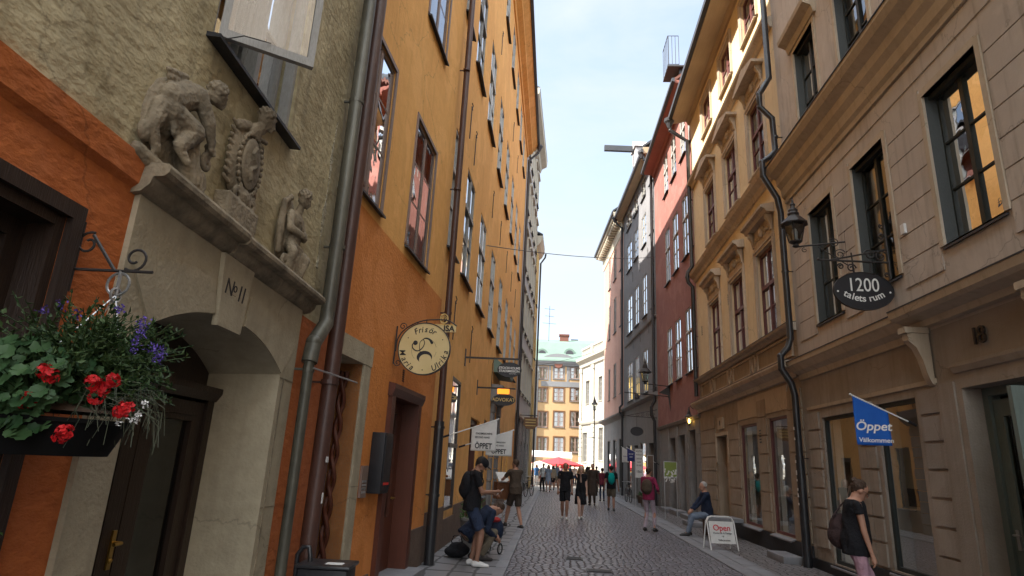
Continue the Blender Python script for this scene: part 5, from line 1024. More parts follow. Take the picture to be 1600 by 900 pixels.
def stroke(m, pts, rs): 
    for (p, r0), (q, r1) in zip(zip(pts, rs), list(zip(pts, rs))[1:]): m.cap((p[0], 0, p[1]), (q[0], 0, q[1]), r0, r1, 8)
P1 = [(-.13 + .0, .06), (-.15, .09), (-.12, .11), (-.165, .06), (-.16, .01), (-.12, -.03), (-.06, -.035), (0, .01), (.03, .08), (.02, .13), (-.02, .12), (-.04, .06), (-.04, -.02)]
n = 40
def bez(pts, n):
    out = []
    for k in range(n + 1):
        t = k / n * (len(pts) - 1); i = min(int(t), len(pts) - 2); f = t - i; p0 = pts[max(i - 1, 0)]; p1 = pts[i]; p2 = pts[i + 1]; p3 = pts[min(i + 2, len(pts) - 1)]
        out.append(tuple(.5 * (2 * p1[j] + (p2[j] - p0[j]) * f + (2 * p0[j] - 5 * p1[j] + 4 * p2[j] - p3[j]) * f * f + (3 * p1[j] - p0[j] - 3 * p2[j] + p3[j]) * f ** 3) for j in (0, 1)))
    return out
q = bez([(-.13, .075), (-.165, .05), (-.15, -.005), (-.09, -.035), (-.03, .0), (.0, .07), (-.02, .12), (-.06, .09), (-.065, .02), (-.05, -.05)], 50); stroke(m, q, [.006 + .002 * math.sin(i * .12) for i in range(51)])
m.ell((-.125, .07, ), (.03, .01, .03)) if False else m.ell((-.125, 0, .075), (.032, .01, .032))
q = bez([(-.05, .1), (.0, .14), (.06, .13), (.1, .085)], 14); stroke(m, q, [.004 + .016 * (i / 14) ** 1.5 for i in range(15)])
cr_ = []
for i in range(15): a = math.pi * (1.15 - 1.2 * i / 14); cr_.append((.015 + .105 * math.cos(a), -.115 + .085 * math.sin(a)))
for i in range(14, -1, -1): a = math.pi * (1.15 - 1.2 * i / 14); cr_.append((.03 + .085 * math.cos(a), -.15 + .075 * math.sin(a)))
m.poly(cr_, -.006, .002)
q = ellipse(0, -.02, .17, .17, 48); 
for i in list(range(2, 9)) + list(range(21, 30)) + list(range(44, 47)): m.tube([(q[i][0], 0, q[i][1]), (q[i + 1][0], 0, q[i + 1][1])], .0015, 4)
for (x, z) in ((-.23, .14), (.245, .13), (-.0, -.29)): m.ell((x, 0, z), (.008, .004, .008), 8, 6)
o = m.build('ornament', 'letter_black', s_); o.location = (0, -.019, 0); o.scale = (1, .3, 1)
m = MB(); wx = F2.P(2.1).x - c.x
q = bez([(wx + .03, -.05), (wx + .04, .12), (wx + .14, .27), (wx + .34, .38), (wx + .55, .41), (.3, .4), (.42, .33)], 40); m.tube([(x, 0, z) for x, z in q], .009, 6)
m.tube([(wx + .015, 0, -.22), (wx + .02, 0, .3)], .01, 6); m.spiral((wx + .07, 0, -.2), .05, .012, math.pi, 1.3, .006); m.spiral((wx + .1, 0, .3), .055, .012, -.5, 1.3, .006); m.spiral((wx + .33, 0, .33), .04, .01, 2, 1.3, .006); m.tube([(0, 0, .36), (0, 0, .41)], .006, 5)
m.build('iron_arm', 'iron', s_)
# small wooden sign behind the rain pipe
c = at_y(700, 514, 10.2); s_ = empty('small_wall_sign', c); tag(s_, 'small ochre board with dark letters and a round crest behind the barber sign', 'sign')
m = MB(); m.box(-.24, .14, -.02, .02, -.06, .06); m.build('board', 'cream_sign', s_); o = lettering([('ISA', .14, .02, 0, 0, dict(bold=.004))], 'letter_black', s_); o.location = (0, -.024, 0)
m = MB(); m.ring(ellipse(-.08, .18, .075, .09, 24), ellipse(-.08, .18, .055, .07, 24), -.01, .01); m.spiral((-.08, 0, .18), .045, .01, 0, 1.5, .006); m.tube([(-.08, 0, .06), (-.08, 0, .1)], .006, 5); m.tube([(-.4, 0, .07), (.14, 0, .07)], .008, 5); m.build('crest', 'letter_gold', s_)
# black oval signs further along
def oval_sign(px, py, Y, rx, rz, label, lines, barpx, glow=False, mat='sign_black', lm='letter_white', name='oval_sign'):
    c = at_y(px, py, Y); s_ = empty(name, c); tag(s_, label, 'sign')
    pts = ellipse(0, 0, rx, rz); sign_board(s_, pts, mat, .05, 'iron', .95)
    o = lettering(lines, lm, s_); o.location = (0, -.03, 0); m = MB(); x0 = F3.P(Y - 10).x - c.x; zb = at_y(px, barpx, Y).z - c.z
    m.box(x0, rx * .98, -.02, .02, zb - .02, zb + .02); m.box(-.4 * rx, -.4 * rx + .015, -.01, .01, rz * .8, zb); m.box(.4 * rx, .4 * rx + .015, -.01, .01, rz * .8, zb); m.box(x0, x0 + .02, -.04, .04, zb - .2, zb + .2); m.build('arm', 'iron', s_)
    if glow: m = MB(); m.box(-.18, .14, -.05, .05, rz + .01, rz + .14); m.build('lamp', 'orange_glow', s_)
    return s_
oval_sign(796, 578, 14, .28, .17, 'black oval shop sign with white lettering on a straight bar over the left pavement', [('STOCKHOLMS', .075, 0, .035, 0, dict(bold=.002)), ('STADSMISSION', .07, 0, -.035, 0, dict(bold=.002)), ('Second Hand', .03, .08, -.09, 0)], 561)
oval_sign(787, 625, 16.5, .31, .15, 'dark oval sign reading ADVOKAT in gold below the other oval sign', [('ADVOKAT', .13, 0, 0, 0, dict(bold=.002))], 607, glow=True, lm='letter_gold')
c = at_y(829, 661, 34); s_ = empty('shop_sign', c); tag(s_, 'brown tavern sign hanging by the thin black rain pipe near the square', 'sign'); m = MB(); m.poly([(-.35, .3), (.35, .3), (.4, -.1), (.2, -.32), (-.2, -.32), (-.4, -.1)], -.03, .03); m.build('board', 'brown_sign', s_)
m = MB(); m.box(F4.P(1).x - c.x, .4, -.03, .03, .38, .43); m.tube([(0, 0, .3), (0, 0, .4)], .02, 5); m.build('arm', 'iron', s_); m = MB(); [m.box(-.28, .28, -.036, -.03, z, z + .05) for z in (.14, .0, -.16)]; m.build('lettering', 'letter_gold', s_)

# OPEN flags on slanting poles
def flag(name, label, wallp, tip, t0, t1, drop, mat, lines, lm, grp=None, side=1, wob=.03, reach=None):
    root = empty(name, wallp); tag(root, label, 'flag', grp); d = tip - wallp; m = MB(); m.tube([(0, 0, 0), d], .011, 8); m.ell(d, .016, 8, 6); m.build('pole', 'white_paint', root, smooth=50)
    m = MB(); m.tube([(0, 0, 0), d * .12], .02, 8); m.build('holder', 'sign_black', root)
    a = d * t0; b = d * t1; nu, nv = 14, 14; zb = min(a.z, b.z) - drop; ex = Vector((b.x - a.x, b.y - a.y, 0))
    m = MB(); pos = {}
    def P(i, j, off=0):
        f = i / nu; g = j / nv; top = a.lerp(b, f); z = top.z + (zb - top.z) * g; nrm = Vector((-ex.y, ex.x, 0)).normalized(); return Vector((top.x, top.y, z)) + nrm * (wob * g * math.sin(f * 5 + g * 2.0) + off)
    for i in range(nu + 1):
        for j in range(nv + 1): m.v.append(tuple(P(i, j)))
    for i in range(nu):
        for j in range(nv): k = i * (nv + 1) + j; m.f.append((k, k + nv + 1, k + nv + 2, k + 1))
    o = m.build('cloth', mat, root, smooth=80); sm = o.modifiers.new('s', 'SOLIDIFY'); sm.thickness = .003
    # letters follow the folds: left edge of the cloth as seen from the camera is the smaller x
    lx = min(a.x, b.x); rx = max(a.x, b.x); W = rx - lx; V = []; Fc = []
    for it in lines:
        st_, size, fx, gz = it[:4]; kw = it[4] if len(it) > 4 else {}
        me = text_mesh(st_, size, 0.0, **kw); n0 = len(V)
        for v in me.vertices:
            x = lx + W * fx + v.co.x; f = (x - a.x) / (b.x - a.x) if abs(b.x - a.x) > 1e-6 else 0; top = a.lerp(b, f); z = zb + gz + v.co.y; g = (z - top.z) / (zb - top.z)
            nrm = Vector((-ex.y, ex.x, 0)).normalized(); 
            if nrm.y > 0: off = -.005
            else: off = .005
            p = Vector((top.x, top.y, z)) + nrm * (wob * g * math.sin(f * 5 + g * 2.0) + off); V.append(tuple(p))
        Fc += [tuple(i + n0 for i in pl_.vertices) for pl_ in me.polygons]; bpy.data.meshes.remove(me)
    me = bpy.data.meshes.new('lettering'); me.from_pydata(V, [], Fc); link_mesh(me, 'lettering', lm, root)
    return root
wp = F3.P(1.9, .0, 2.08); tp = at_y(779, 655, 11.9); wp = Vector((F3.P(1.9).x, 11.9, at_y(712, 684, 11.9).z))
flag('shop_flag', 'nearer white flag reading ÖPPET on a slanting pole by the tall shop window', wp, tp, .52, .98, .42, 'cloth_white', [('ÖPPET', .14, .5, .09, dict(bold=.004, sx=.8)), ('SECOND HAND', .05, .45, .25, dict(bold=.001, sx=.8)), ('STADSMISSIONENS', .05, .5, .32, dict(bold=.001, sx=.75))], 'letter_black', 'white flags on the left')
tp = at_y(803, 672, 14); wp = Vector((F3.P(4).x, 14, at_y(744, 700, 14).z))
flag('shop_flag', 'farther white flag reading ÖPPET half hidden behind the nearer one', wp, tp, .5, .98, .36, 'cloth_white', [('ÖPPET', .14, .5, .09, dict(bold=.004, sx=.8)), ('SECOND HAND', .05, .45, .22, dict(bold=.001, sx=.8)), ('STADSMISSIONENS', .045, .5, .29, dict(bold=.001, sx=.75))], 'letter_black', 'white flags on the left')
wp = FA.P(9.13, .02, 2.46); tp = at_y(1328, 616, 9.25)
flag('shop_flag', 'blue flag reading Öppet Välkommen on a white pole over the right shop windows', wp, tp, .42, .97, .47, 'cloth_blue', [('Öppet', .17, .52, .26, dict(bold=.003, shear=.2, sx=1.02)), ('Välkommen', .087, .56, .07, dict(bold=.0015, shear=.12, sx=1.05))], 'letter_white', wob=.022)

# 1200-talets rum: black oval on a scrolled bracket
Y0 = 9.3; c = at_y(1349, 455, Y0); c.y = Y0; s_ = empty('restaurant_sign', c); tag(s_, 'black oval sign reading 1200 talets rum under a scrolled iron bracket', 'sign')
rx = (at_y(1396, 455, Y0).x - at_y(1302, 455, Y0).x) / 2; rz = rx * .68; sign_board(s_, ellipse(0, 0, rx, rz, 60), 'sign_black', .035, 'iron', .975)
def arc_flat(s, Rx, drop, size, w):
    out = []; n = len(s); ws = [(.5 if c_ in 'liIt ' else .75 if c_ in 'r' else 1.5 if c_ == 'm' else 1.0) for c_ in s]; tot = sum(ws); acc = 0
    for c_, wd in zip(s, ws):
        t = ((acc + wd / 2) / tot * 2 - 1); acc += wd; x = t * w; out.append((c_, size, x, -drop - .0 + .30 * x * x / w * 1.0, math.atan(.6 * x / w), dict(bold=.0018)))
    return [i for i in out if i[0] != ' ']
o = lettering([('1200', .30, 0, .085, 0, dict(sx=.78, bold=.0005, spacing=1.02))] + arc_flat('talets rum', .4, .125, .15, .29) + [('•', .12, -.385, -.02, 0), ('•', .12, .385, -.02, 0)], 'letter_white', s_); o.location = (0, -.02, 0)
m = MB(); x1 = FA.P(Y0).x - c.x; zb = .47
m.tube([(-.62, 0, zb + .02), (x1, 0, zb)], .017, 6); m.tube([(-.45, 0, zb + .02), (x1, 0, zb + .22)], .014, 6); m.tube([(x1 - .02, 0, zb - .28), (x1 - .02, 0, zb + .62)], .016, 8)
for (cx, cz, r0, a0, tn) in ((x1 - .13, zb + .1, .1, 0, 1.6), (x1 - .3, zb + .12, .09, 3, -1.5), (x1 - .09, zb + .42, .055, 0, 1.3), (x1 - .07, zb - .2, .04, 0, 1.4), (-.14, zb - .1, .07, 0, 1.5), (-.3, zb - .08, .05, 3, -1.4), (x1 - .07, zb + .6, .035, 2, 1.3)): m.spiral((cx, 0, cz), r0, .012, a0, tn, .012)
m.tube([(-.12, 0, zb), (-.12, 0, rz)], .008, 6); m.tube([(.14, 0, zb), (.14, 0, rz)], .008, 6); m.tube([(-.12, 0, zb + .15), (-.1, 0, zb - .3)], .012, 6); m.ell((-.62, 0, zb + .03), .025, 8, 6); m.build('iron_bracket', 'iron', s_)

# ================================================================ lanterns
def lantern(root, s=1.0, glow=False, gl='lamp_glass'):
    m = MB(); 
    for a in range(4):
        t = math.pi / 4 + a * math.pi / 2; m.tube([(.12 * s * math.cos(t), .12 * s * math.sin(t), 0), (.2 * s * math.cos(t), .2 * s * math.sin(t), .38 * s)], .012 * s, 6)
    m.lathe([(.04 * s, -.12 * s), (.07 * s, -.1 * s), (.05 * s, -.05 * s), (.13 * s, -.01 * s), (.13 * s, .01 * s)], (0, 0, 0), 8)
    m.build('lamp_frame', 'iron', root)
    m = MB(); n = 4; R1, R2, R3 = .27 * s, .1 * s, .07 * s
    m.lathe([(.21 * s, .38 * s), (.27 * s, .37 * s), (.28 * s, .39 * s), (.12 * s, .56 * s), (.1 * s, .58 * s), (.12 * s, .62 * s), (.09 * s, .66 * s), (.1 * s, .7 * s), (.06 * s, .74 * s), (.045 * s, .8 * s), (.06 * s, .83 * s), (.03 * s, .86 * s), (.012 * s, .98 * s)], (0, 0, 0), 8); o = m.build('lamp_cap', 'iron', root); o.rotation_euler = (0, 0, math.pi / 8)
    m = MB(); b = []; V = [(r * s * math.cos(math.pi / 4 + a * math.pi / 2), r * s * math.sin(math.pi / 4 + a * math.pi / 2), z * s) for z, r in ((.01, .12), (.37, .195)) for a in range(4)]; m.add(V, [(a, (a + 1) % 4, 4 + (a + 1) % 4, 4 + a) for a in range(4)]); m.build('lamp_pane', gl, root)
    m = MB(); m.lathe([(.03 * s, .02 * s), (.05 * s, .05 * s), (.055 * s, .22 * s), (.035 * s, .28 * s)], (0, 0, 0), 10); m.build('bulb', 'lamp_glow' if glow else 'frost', root, smooth=50)
c = at_y(1243, 378, 10.95); l_ = empty('street_lantern', c, rad(20)); tag(l_, 'large black street lantern standing on an iron arm beside the black drainpipe', 'lantern'); lantern(l_, .9)
m = MB(); v = FA.P(10.62, 0, c.z - .1) - c; v.rotate(Matrix.Rotation(-rad(20), 3, 'Z')); dd = v.normalized(); dz = Vector((0, 0, 1)); m.tube([(0, 0, -.1), (0, 0, -.02)], .02, 8); m.tube([Vector((0, 0, -.1)) - dd * .02, v], .016, 8); m.spiral(dd * .14 + Vector((0, 0, -.16)), .05, .01, 1.5, 1.3, .008, ax=dd); m.spiral(dd * (v.length - .12) + Vector((0, 0, -.24)), .1, .02, .5, 1.6, .009, ax=dd); m.spiral(dd * (v.length - .2) + Vector((0, 0, -.02)), .09, .02, 2.5, -1.6, .009, ax=dd)
m.tube([dd * v.length + dz * .2, dd * v.length - dz * .5], .018, 8); m.tube([dd * (v.length - .45) - dz * .1, dd * v.length - dz * .45], .01, 6); m.build('arm', 'iron', l_)
c = at_y(1008, 596, 27.5); l_ = empty('street_lantern', c); tag(l_, 'black lantern on a long iron arm between the red and the grey house', 'lantern'); lantern(l_, 1.05)
m = MB(); v = FC.P(5.4, 0, c.z - .1) - c; m.tube([(0, 0, -.1), (v.x, v.y, v.z)], .02, 8); m.tube([(0, 0, -.12), (0, 0, 0)], .02, 8); m.tube([(-.9, .1, -.5), (v.x, v.y, v.z - .45)], .02, 8); m.build('arm', 'iron', l_)
m = MB(); m.lathe([(.12, -.75), (.08, -.6), (.02, -.52)], (-.35, .05, 0), 8); m.poly([(v.x, -.05), (v.x - .5, -.4), (v.x - .1, -.5), (v.x, -1.2)], v.y - .02, v.y + .02); m.build('hook', 'iron', l_)
c = FC.P(1.1, .16, 3.42); l_ = empty('wall_lantern', c); tag(l_, 'small lit wall lantern glowing yellow above the dark doors of the red house', 'lantern'); lantern(l_, .62, glow=True); m = MB(); m.tube([(.16, 0, .55), (.05, 0, .65), (0, 0, .5)], .012, 6); m.build('arm', 'iron', l_)
c = at_z(930, 775, 0); Yp = 50; c = at_y(929, 640, Yp); l_ = empty('street_lantern', c); tag(l_, 'tall lantern post standing in the sun before the white palace', 'lantern'); lantern(l_, 1.1)
m = MB(); m.tube([(0, 0, -c.z), (0, 0, -c.z + 1), (0, 0, -.1)], [.1, .05, .04], 8); m.lathe([(.16, 0), (.16, .1), (.1, .2), (.09, .6), (.05, .9)], (0, 0, -c.z), 8); m.tube([(-.5, 0, -2.2), (.5, 0, -2.2)], .02, 5); m.build('post', 'iron', l_)

# ================================================================ things at the right side
# A-frame board
c = at_z(1133, 862, 0); b_ = empty('pavement_board', (c.x, c.y, .02), rad(10)); tag(b_, 'white pavement board reading Open with a bent tube frame by the dark plinth', 'sign board')
wB, hB = .64, .70; m = MB(); q = [(-wB / 2, 0, 0), (-wB / 2, .19, hB - .1), (-wB / 2 + .05, .205, hB - .02), (-wB / 2 + .12, .21, hB), (wB / 2 - .12, .21, hB), (wB / 2 - .05, .205, hB - .02), (wB / 2, .19, hB - .1), (wB / 2, 0, 0)]
m.tube(q, .016, 8); m.tube([(x, .42 - y * .9, z) for x, y, z in q], .016, 8); m.build('tube_frame', 'white_paint', b_, smooth=60)
def tilt(x, z, y=0): return (x, (.21 * z / hB + y), z)
m = MB(); m.add([tilt(-wB / 2 + .03, .14), tilt(wB / 2 - .03, .14), tilt(wB / 2 - .03, .6), tilt(-wB / 2 + .03, .6), tilt(-wB / 2 + .03, .14, .012), tilt(wB / 2 - .03, .14, .012), tilt(wB / 2 - .03, .6, .012), tilt(-wB / 2 + .03, .6, .012)], [(0, 1, 2, 3), (4, 5, 6, 7), (0, 1, 5, 4), (2, 3, 7, 6), (0, 3, 7, 4), (1, 2, 6, 5)]); m.build('panel', 'paper', b_)
ta = math.atan(.21 / hB)
o = lettering([('Open', .18, 0, .48, 0, dict(bold=.002))], 'letter_red', b_); o.location = (0, -.012, 0); o.rotation_euler = (-ta, 0, 0)
o = lettering([('Handcraft & Design', .055, 0, .37, 0), ('→', .07, 0, .3, 0), ('Välkommen', .06, .02, .22, 0)], 'letter_black', b_); o.location = (0, -.012, 0); o.rotation_euler = (-ta, 0, 0)
m = MB(); c = at_z(1190, 868, 0); m.box(-.2, .2, -.5, .5, 0, .14); o = m.build('stone_step', 'kerb_stone', loc=(4.83, 13.9, .015), bevel=.015); tag(o, 'single loose stone step at the foot of the dark plinth beside the pavement board', 'step')
m = MB(); m.box(-.25, .25, -.6, .6, 0, .14); o = m.build('stone_step', 'kerb_stone', loc=(4.6, 21.2, .015), bevel=.015); tag(o, 'flat stone step on the pavement beyond the seated man', 'step')
# the bench the old man sits on
bn = empty('stone_bench', (4.42, 18.1, .015)); tag(bn, 'low dark stone bench against the wall under the seated man', 'bench'); m = MB(); m.box(-.22, .7, -.5, .5, .42, .52); m.build('seat', 'kerb_stone', bn, bevel=.015)
for y in (-.42, .3): m = MB(); m.box(-.16, .45, y, y + .14, 0, .42); m.build('leg', 'plinth_brown', bn)
# posters and shop things further along
def panel_sign(name, label, cat, px0, px1, py0, py1, Y, mat, lines=(), lm='letter_black', post=True, grp=None):
    a = at_y(px0, (py0 + py1) / 2, Y); b = at_y(px1, (py0 + py1) / 2, Y); zt = at_y((px0 + px1) / 2, py0, Y).z; zl = at_y((px0 + px1) / 2, py1, Y).z
    r_ = empty(name, ((a.x + b.x) / 2, Y, 0)); tag(r_, label, cat, grp); w2 = (b.x - a.x) / 2; m = MB(); m.box(-w2, w2, -.015, .015, zl, zt); m.build('panel', mat, r_)
    m = MB(); m.ring([(-w2 - .02, zl - .02), (w2 + .02, zl - .02), (w2 + .02, zt + .02), (-w2 - .02, zt + .02)], [(-w2, zl), (w2, zl), (w2, zt), (-w2, zt)], -.02, .02)
    if post: m.tube([(-w2, 0, 0), (-w2, 0, zl)], .015, 6); m.tube([(w2, 0, 0), (w2, 0, zl)], .015, 6)
    m.build('frame', 'steel', r_)
    if lines: o = lettering([(t, s * (zt - zl), 0, zl + f * (zt - zl), 0, dict(sx=.8)) for t, s, f in lines], lm, r_); o.location = (0, -.018, 0)
    return r_
ps_ = panel_sign('poster_stand', 'framed green and white poster standing before the red house doors', 'poster', 1038, 1057, 722, 745, 23.5, 'poster_green', post=True)
m = MB()
for i in range(40): x = R_.uniform(-.24, .2); z = R_.uniform(1.25, 1.7); m.box(x, x + .03 + .03 * R_.random(), -.019, -.0165 - .0001 * i, z, z + .05)
m.build('poster_pattern', 'paper', ps_)
panel_sign('shop_banner', 'white banner with stacked lines of black writing by the grey house door', 'banner', 993, 1004, 702, 746, 29.5, 'paper', [('ANTIK', .1, .92), ('KONST', .08, .8), ('DESIGN', .08, .66), ('GLAS', .08, .54), ('SILVER', .08, .42), ('1860', .13, .2)])
panel_sign('picture_panel', 'narrow dark panel with pale pictures beside the black rain pipe of the grey house', 'poster', 1012, 1021, 712, 760, 28.5, 'plinth_brown')
wpx = FD.P(3.5, 0, 0)
for (nm, lb, x0, x1, y0, y1, Y, mt, ln, lm) in (('shop_flag', 'small blue flag with white writing outside the grey house', 979, 992, 699, 721, 31, 'navy_sign', [('SHOP', .09, .5, .34), ('ART', .08, .5, .2)], 'letter_white'), ('shop_flag', 'small white flag hanging just behind the blue one', 971, 982, 698, 722, 34, 'cloth_white', [('OPEN', .09, .5, .3)], 'navy_sign')):
    a = at_y(x0, y0, Y); wp = Vector((FD.P(Y - 31.2).x if Y > 31.3 else FC.P(8).x, Y, a.z - .75)); tp = Vector((a.x, Y, a.z))
    t1_ = (at_y(x1, y0, Y).x - wp.x) / (tp.x - wp.x); flag(nm, lb, wp, tp, t1_, .98, at_y(x0, y0, Y).z - at_y(x0, y1, Y).z - .2, mt, ln, lm, 'small shop flags on the right')
c = at_y(995, 674, 31.5); s_ = empty('oval_sign', c); tag(s_, 'dark oval sign hanging from a lattice bracket on the grey house', 'sign'); sign_board(s_, ellipse(0, 0, .32, .22), 'sign_black', .05, 'iron', .93); m = MB(); x1 = FD.P(.3).x - c.x
m.tube([(-.8, 0, .75), (x1, 0, .7)], .018, 6); m.tube([(-.5, 0, .75), (x1, 0, 1.1)], .014, 6); m.tube([(0, 0, .22), (0, 0, .74)], .01, 5); [m.spiral((x1 - .2 - .25 * k, 0, .84), .1, .02, k, 1.4, .01) for k in range(4)]; m.build('bracket', 'iron', s_)
m = MB(); m.box(-.22, .3, -.28, .28, 0, .02); 
for (nm, lb, px, py, s) in (('plant_pot', 'brown clay pot on the pavement by the grey house', 1008, 792, 1.0), ('plant_pot', 'second darker tub standing behind the clay pot', 1001, 786, .8)):
    c = at_z(px, py, .02); r_ = empty(nm, c); tag(r_, lb, 'plant pot'); m = MB(); m.lathe([(.16 * s, 0), (.24 * s, .4 * s), (.26 * s, .42 * s), (.26 * s, .47 * s), (.2 * s, .47 * s), (.19 * s, .42 * s)], (0, 0, 0), 14); m.build('pot', 'plinth_brown', r_, smooth=40); m = MB()
    for i in range(60): leaf_thin(m, Vector((0, 0, .42 * s)) + rv() * .1, rv() + Vector((0, 0, 1.0)), R_.uniform(.08, .2), .02)
    m.build('foliage', 'planter_green', r_)
# ================================================================ bicycles
def bicycle(loc, rz, label, mat='sign_black', s=1.0):
    b = empty('bicycle', loc, rz); tag(b, label, 'bicycle', 'bicycles leaning at the walls'); b.scale = (s, s, s)
    for x in (-.52, .52):
        m = MB(); q = [(x + .33 * math.cos(t * math.pi / 12), 0, .34 + .33 * math.sin(t * math.pi / 12)) for t in range(25)]; m.tube(q, .018, 6, False); wl = m.build('wheel', 'rubber', b)
        m = MB(); [m.tube([(x, 0, .34), (x + .31 * math.cos(t * math.pi / 6), 0, .34 + .31 * math.sin(t * math.pi / 6))], .003, 3) for t in range(12)]; m.tube([(x, -.04, .34), (x, .04, .34)], .02, 6); m.build('spokes', 'steel', wl)
    m = MB(); A = (-.52, 0, .34); B = (-.1, 0, .3); C_ = (-.22, 0, .82); D = (.36, 0, .86); E_ = (.52, 0, .34)
    for p, q in ((A, B), (B, C_), (A, C_), (C_, (.34, 0, .78)), (B, (.37, 0, .7)), (D, E_)): m.tube([p, q], .016, 6)
    m.build('frame', mat, b); m = MB(); m.ell((-.25, 0, .93), (.13, .07, .035)); m.tube([C_, (-.24, 0, .92)], .012, 5); m.build('saddle', 'rubber', b)
    m = MB(); m.tube([D, (.34, 0, .98)], .012, 5); m.tube([(.24, -.27, 1.0), (.36, -.1, 1.0), (.36, .1, 1.0), (.24, .27, 1.0)], .013, 6); m.build('handlebar', 'steel', b)
    m = MB(); m.lathe([(.09, -.006), (.09, .006)], (0, 0, 0), 12); m.tube([(-.12, .0, .08), (.12, .0, -.08)], .01, 5); o = m.build('crank', 'steel', b); o.location = (-.1, 0, .3); o.rotation_euler = (rad(90), 0, 0); return b
c = at_z(833, 775, 0.02); bicycle((-1.15, 33.5, .03), rad(75), 'black bicycle parked on the left pavement near the square')
bicycle((3.95, 33.2, .02), rad(95), 'dark bicycle leaning by the grey house on the right')
# ================================================================ black bin, wall box and keypad on the left
c = at_y(512, 885, 5.35); r_ = empty('litter_bin', (c.x, 5.35, 0), rad(4)); tag(r_, 'black litter bin with looped handle at the foot of the brown pipe', 'bin')
m = MB(); zt = c.z; m.box(-.2, .2, -.16, .16, 0, zt); m.build('body', 'black_paint', r_, bevel=.02); m = MB(); m.box(-.22, .22, -.18, .18, zt + .003, zt + .03); m.build('lid', 'pipe_black', r_, bevel=.012)
m = MB(); m.tube([(-.24, .0, .02), (-.26, 0, zt + .08), (-.22, 0, zt + .14), (-.17, 0, zt + .14), (-.15, 0, zt + .06), (-.15, 0, zt)], .02, 8); m.build('handle', 'pipe_black', r_, smooth=60)
m = MB(); m.box(.0, .14, -.1, .0, zt + .031, zt + .033); m.build('label_plate', 'paper', r_)
r_ = empty('wall_cabinet', F2.P(1.6, 0, 1.24), F2.a); tag(r_, 'tall black display cabinet fixed to the orange wall beside the brown door', 'cabinet'); m = MB(); m.box(0, .33, 0, .17, 0, .72); m.build('body', 'black_paint', r_, oy=-1, bevel=.012); m = MB(); m.box(.03, .30, .171, .182, .04, .68); m.build('front_glass', 'sign_black', r_, oy=-1)
m = MB(); m.box(.06, .27, .183, .186, .1, .13); m.build('red_label', 'red_plastic', r_, oy=-1)
r_ = empty('entry_phone', F2.P(1.32, 0, 1.2), F2.a); tag(r_, 'brown entry phone panel on the wall between the stone surround and the black cabinet', 'entry phone'); m = MB(); m.box(0, .2, 0, .03, 0, .36); m.build('plate', 'win_brown', r_, oy=-1); m = MB(); [m.box(.03 + .05 * (i % 3), .06 + .05 * (i % 3), .03, .036, .05 + .04 * (i // 3), .075 + .04 * (i // 3)) for i in range(12)]; m.build('button_block', 'steel', r_, oy=-1)
# planter and small fence by the seated shoppers on the left
r_ = empty('flower_tub', (-1.55, 12.8, .03)); tag(r_, 'tub of light green plant beside the shop entrance behind the crouching man', 'plant pot'); m = MB(); m.lathe([(.17, 0), (.22, .5), (.24, .52), (.24, .56), (.19, .56)], (0, 0, 0), 14); m.build('pot', 'grey_stone', r_, smooth=40); m = MB()
for i in range(240): leaf_thin(m, Vector((0, 0, .68)) + rv() * .2, rv() + Vector((0, 0, .6)), R_.uniform(.05, .12), .014)
m.build('foliage', 'planter_green', r_)
# wires over the street
def wire(p, q, sag, label):
    m = MB(); m.tube([p.lerp(q, t / 16) - Vector((0, 0, sag * 4 * (t / 16) * (1 - t / 16))) for t in range(17)], .012, 4); tag(m.build('overhead_wire', 'iron'), label, 'wire')
wire(at_y(756, 383, 16.5), at_y(1040, 400, 33), .25, 'thin wire slung across the street at third floor height')
wire(Vector((-1.6, 45, 8.6)), at_y(948, 545, 45), .1, 'lower thin wire crossing the mouth of the square')
# iron covers in the cobbles
for i, (px, py, w2, l2) in enumerate(((937, 893, .22, .12), (897, 873, .16, .16))):
    c = at_z(px, py); m = MB(); m.box(-w2, w2, -l2, l2, -.02, .012)
    for k in range(5): m.box(-w2 + .03, w2 - .03, -l2 + .02 + k * l2 * .38, -l2 + .03 + k * l2 * .38 + .02, .012, .018)
    o = m.build('drain_cover', 'iron', loc=(c.x, c.y, 0)); tag(o, ('oblong iron drain cover in the cobbles nearest the camera', 'square iron cover in the cobbles beyond the oblong one')[i], 'drain cover')
# ================================================================ the square
def parasol(px, py, Y, r, mat, label, rz=0):
    c = at_y(px, py, Y); p = empty('parasol', (c.x, Y, 0), rz); tag(p, label, 'parasol', 'parasols on the square'); zt = c.z; m = MB(); n = 8; V = [(0, 0, zt)]
    for i in range(n):
        a = 2 * math.pi * i / n; V.append((r * math.cos(a), r * math.sin(a), zt - .62)); V.append((r * math.cos(a), r * math.sin(a), zt - .8))
    F_ = [(0, 1 + 2 * i, 1 + 2 * ((i + 1) % n)) for i in range(n)] + [(1 + 2 * i, 2 + 2 * i, 2 + 2 * ((i + 1) % n), 1 + 2 * ((i + 1) % n)) for i in range(n)]
    m.add(V, F_); o = m.build('canopy', mat, p); m = MB(); m.tube([(0, 0, 0), (0, 0, zt)], .03, 6); m.lathe([(.3, 0), (.3, .08), (.05, .12)], (0, 0, 0), 10); m.build('pole', 'win_white', p); return p
parasol(873, 714, 58, 2.3, 'parasol_red', 'bright red parasol over the cafe tables in the middle of the square')
parasol(856, 717, 62, 2.2, 'parasol_red', 'second red parasol just left of and behind the brightest one')
parasol(843, 720, 55, 2.0, 'parasol_cream', 'cream parasol with red edge at the left of the cafe tables'); parasol(902, 722, 64, 2.0, 'parasol_cream', 'pale parasol half hidden behind the walking couple'); parasol(832, 722, 60, 1.6, 'parasol_red', 'red parasol partly hidden by the corner rain pipe')
m = MB()
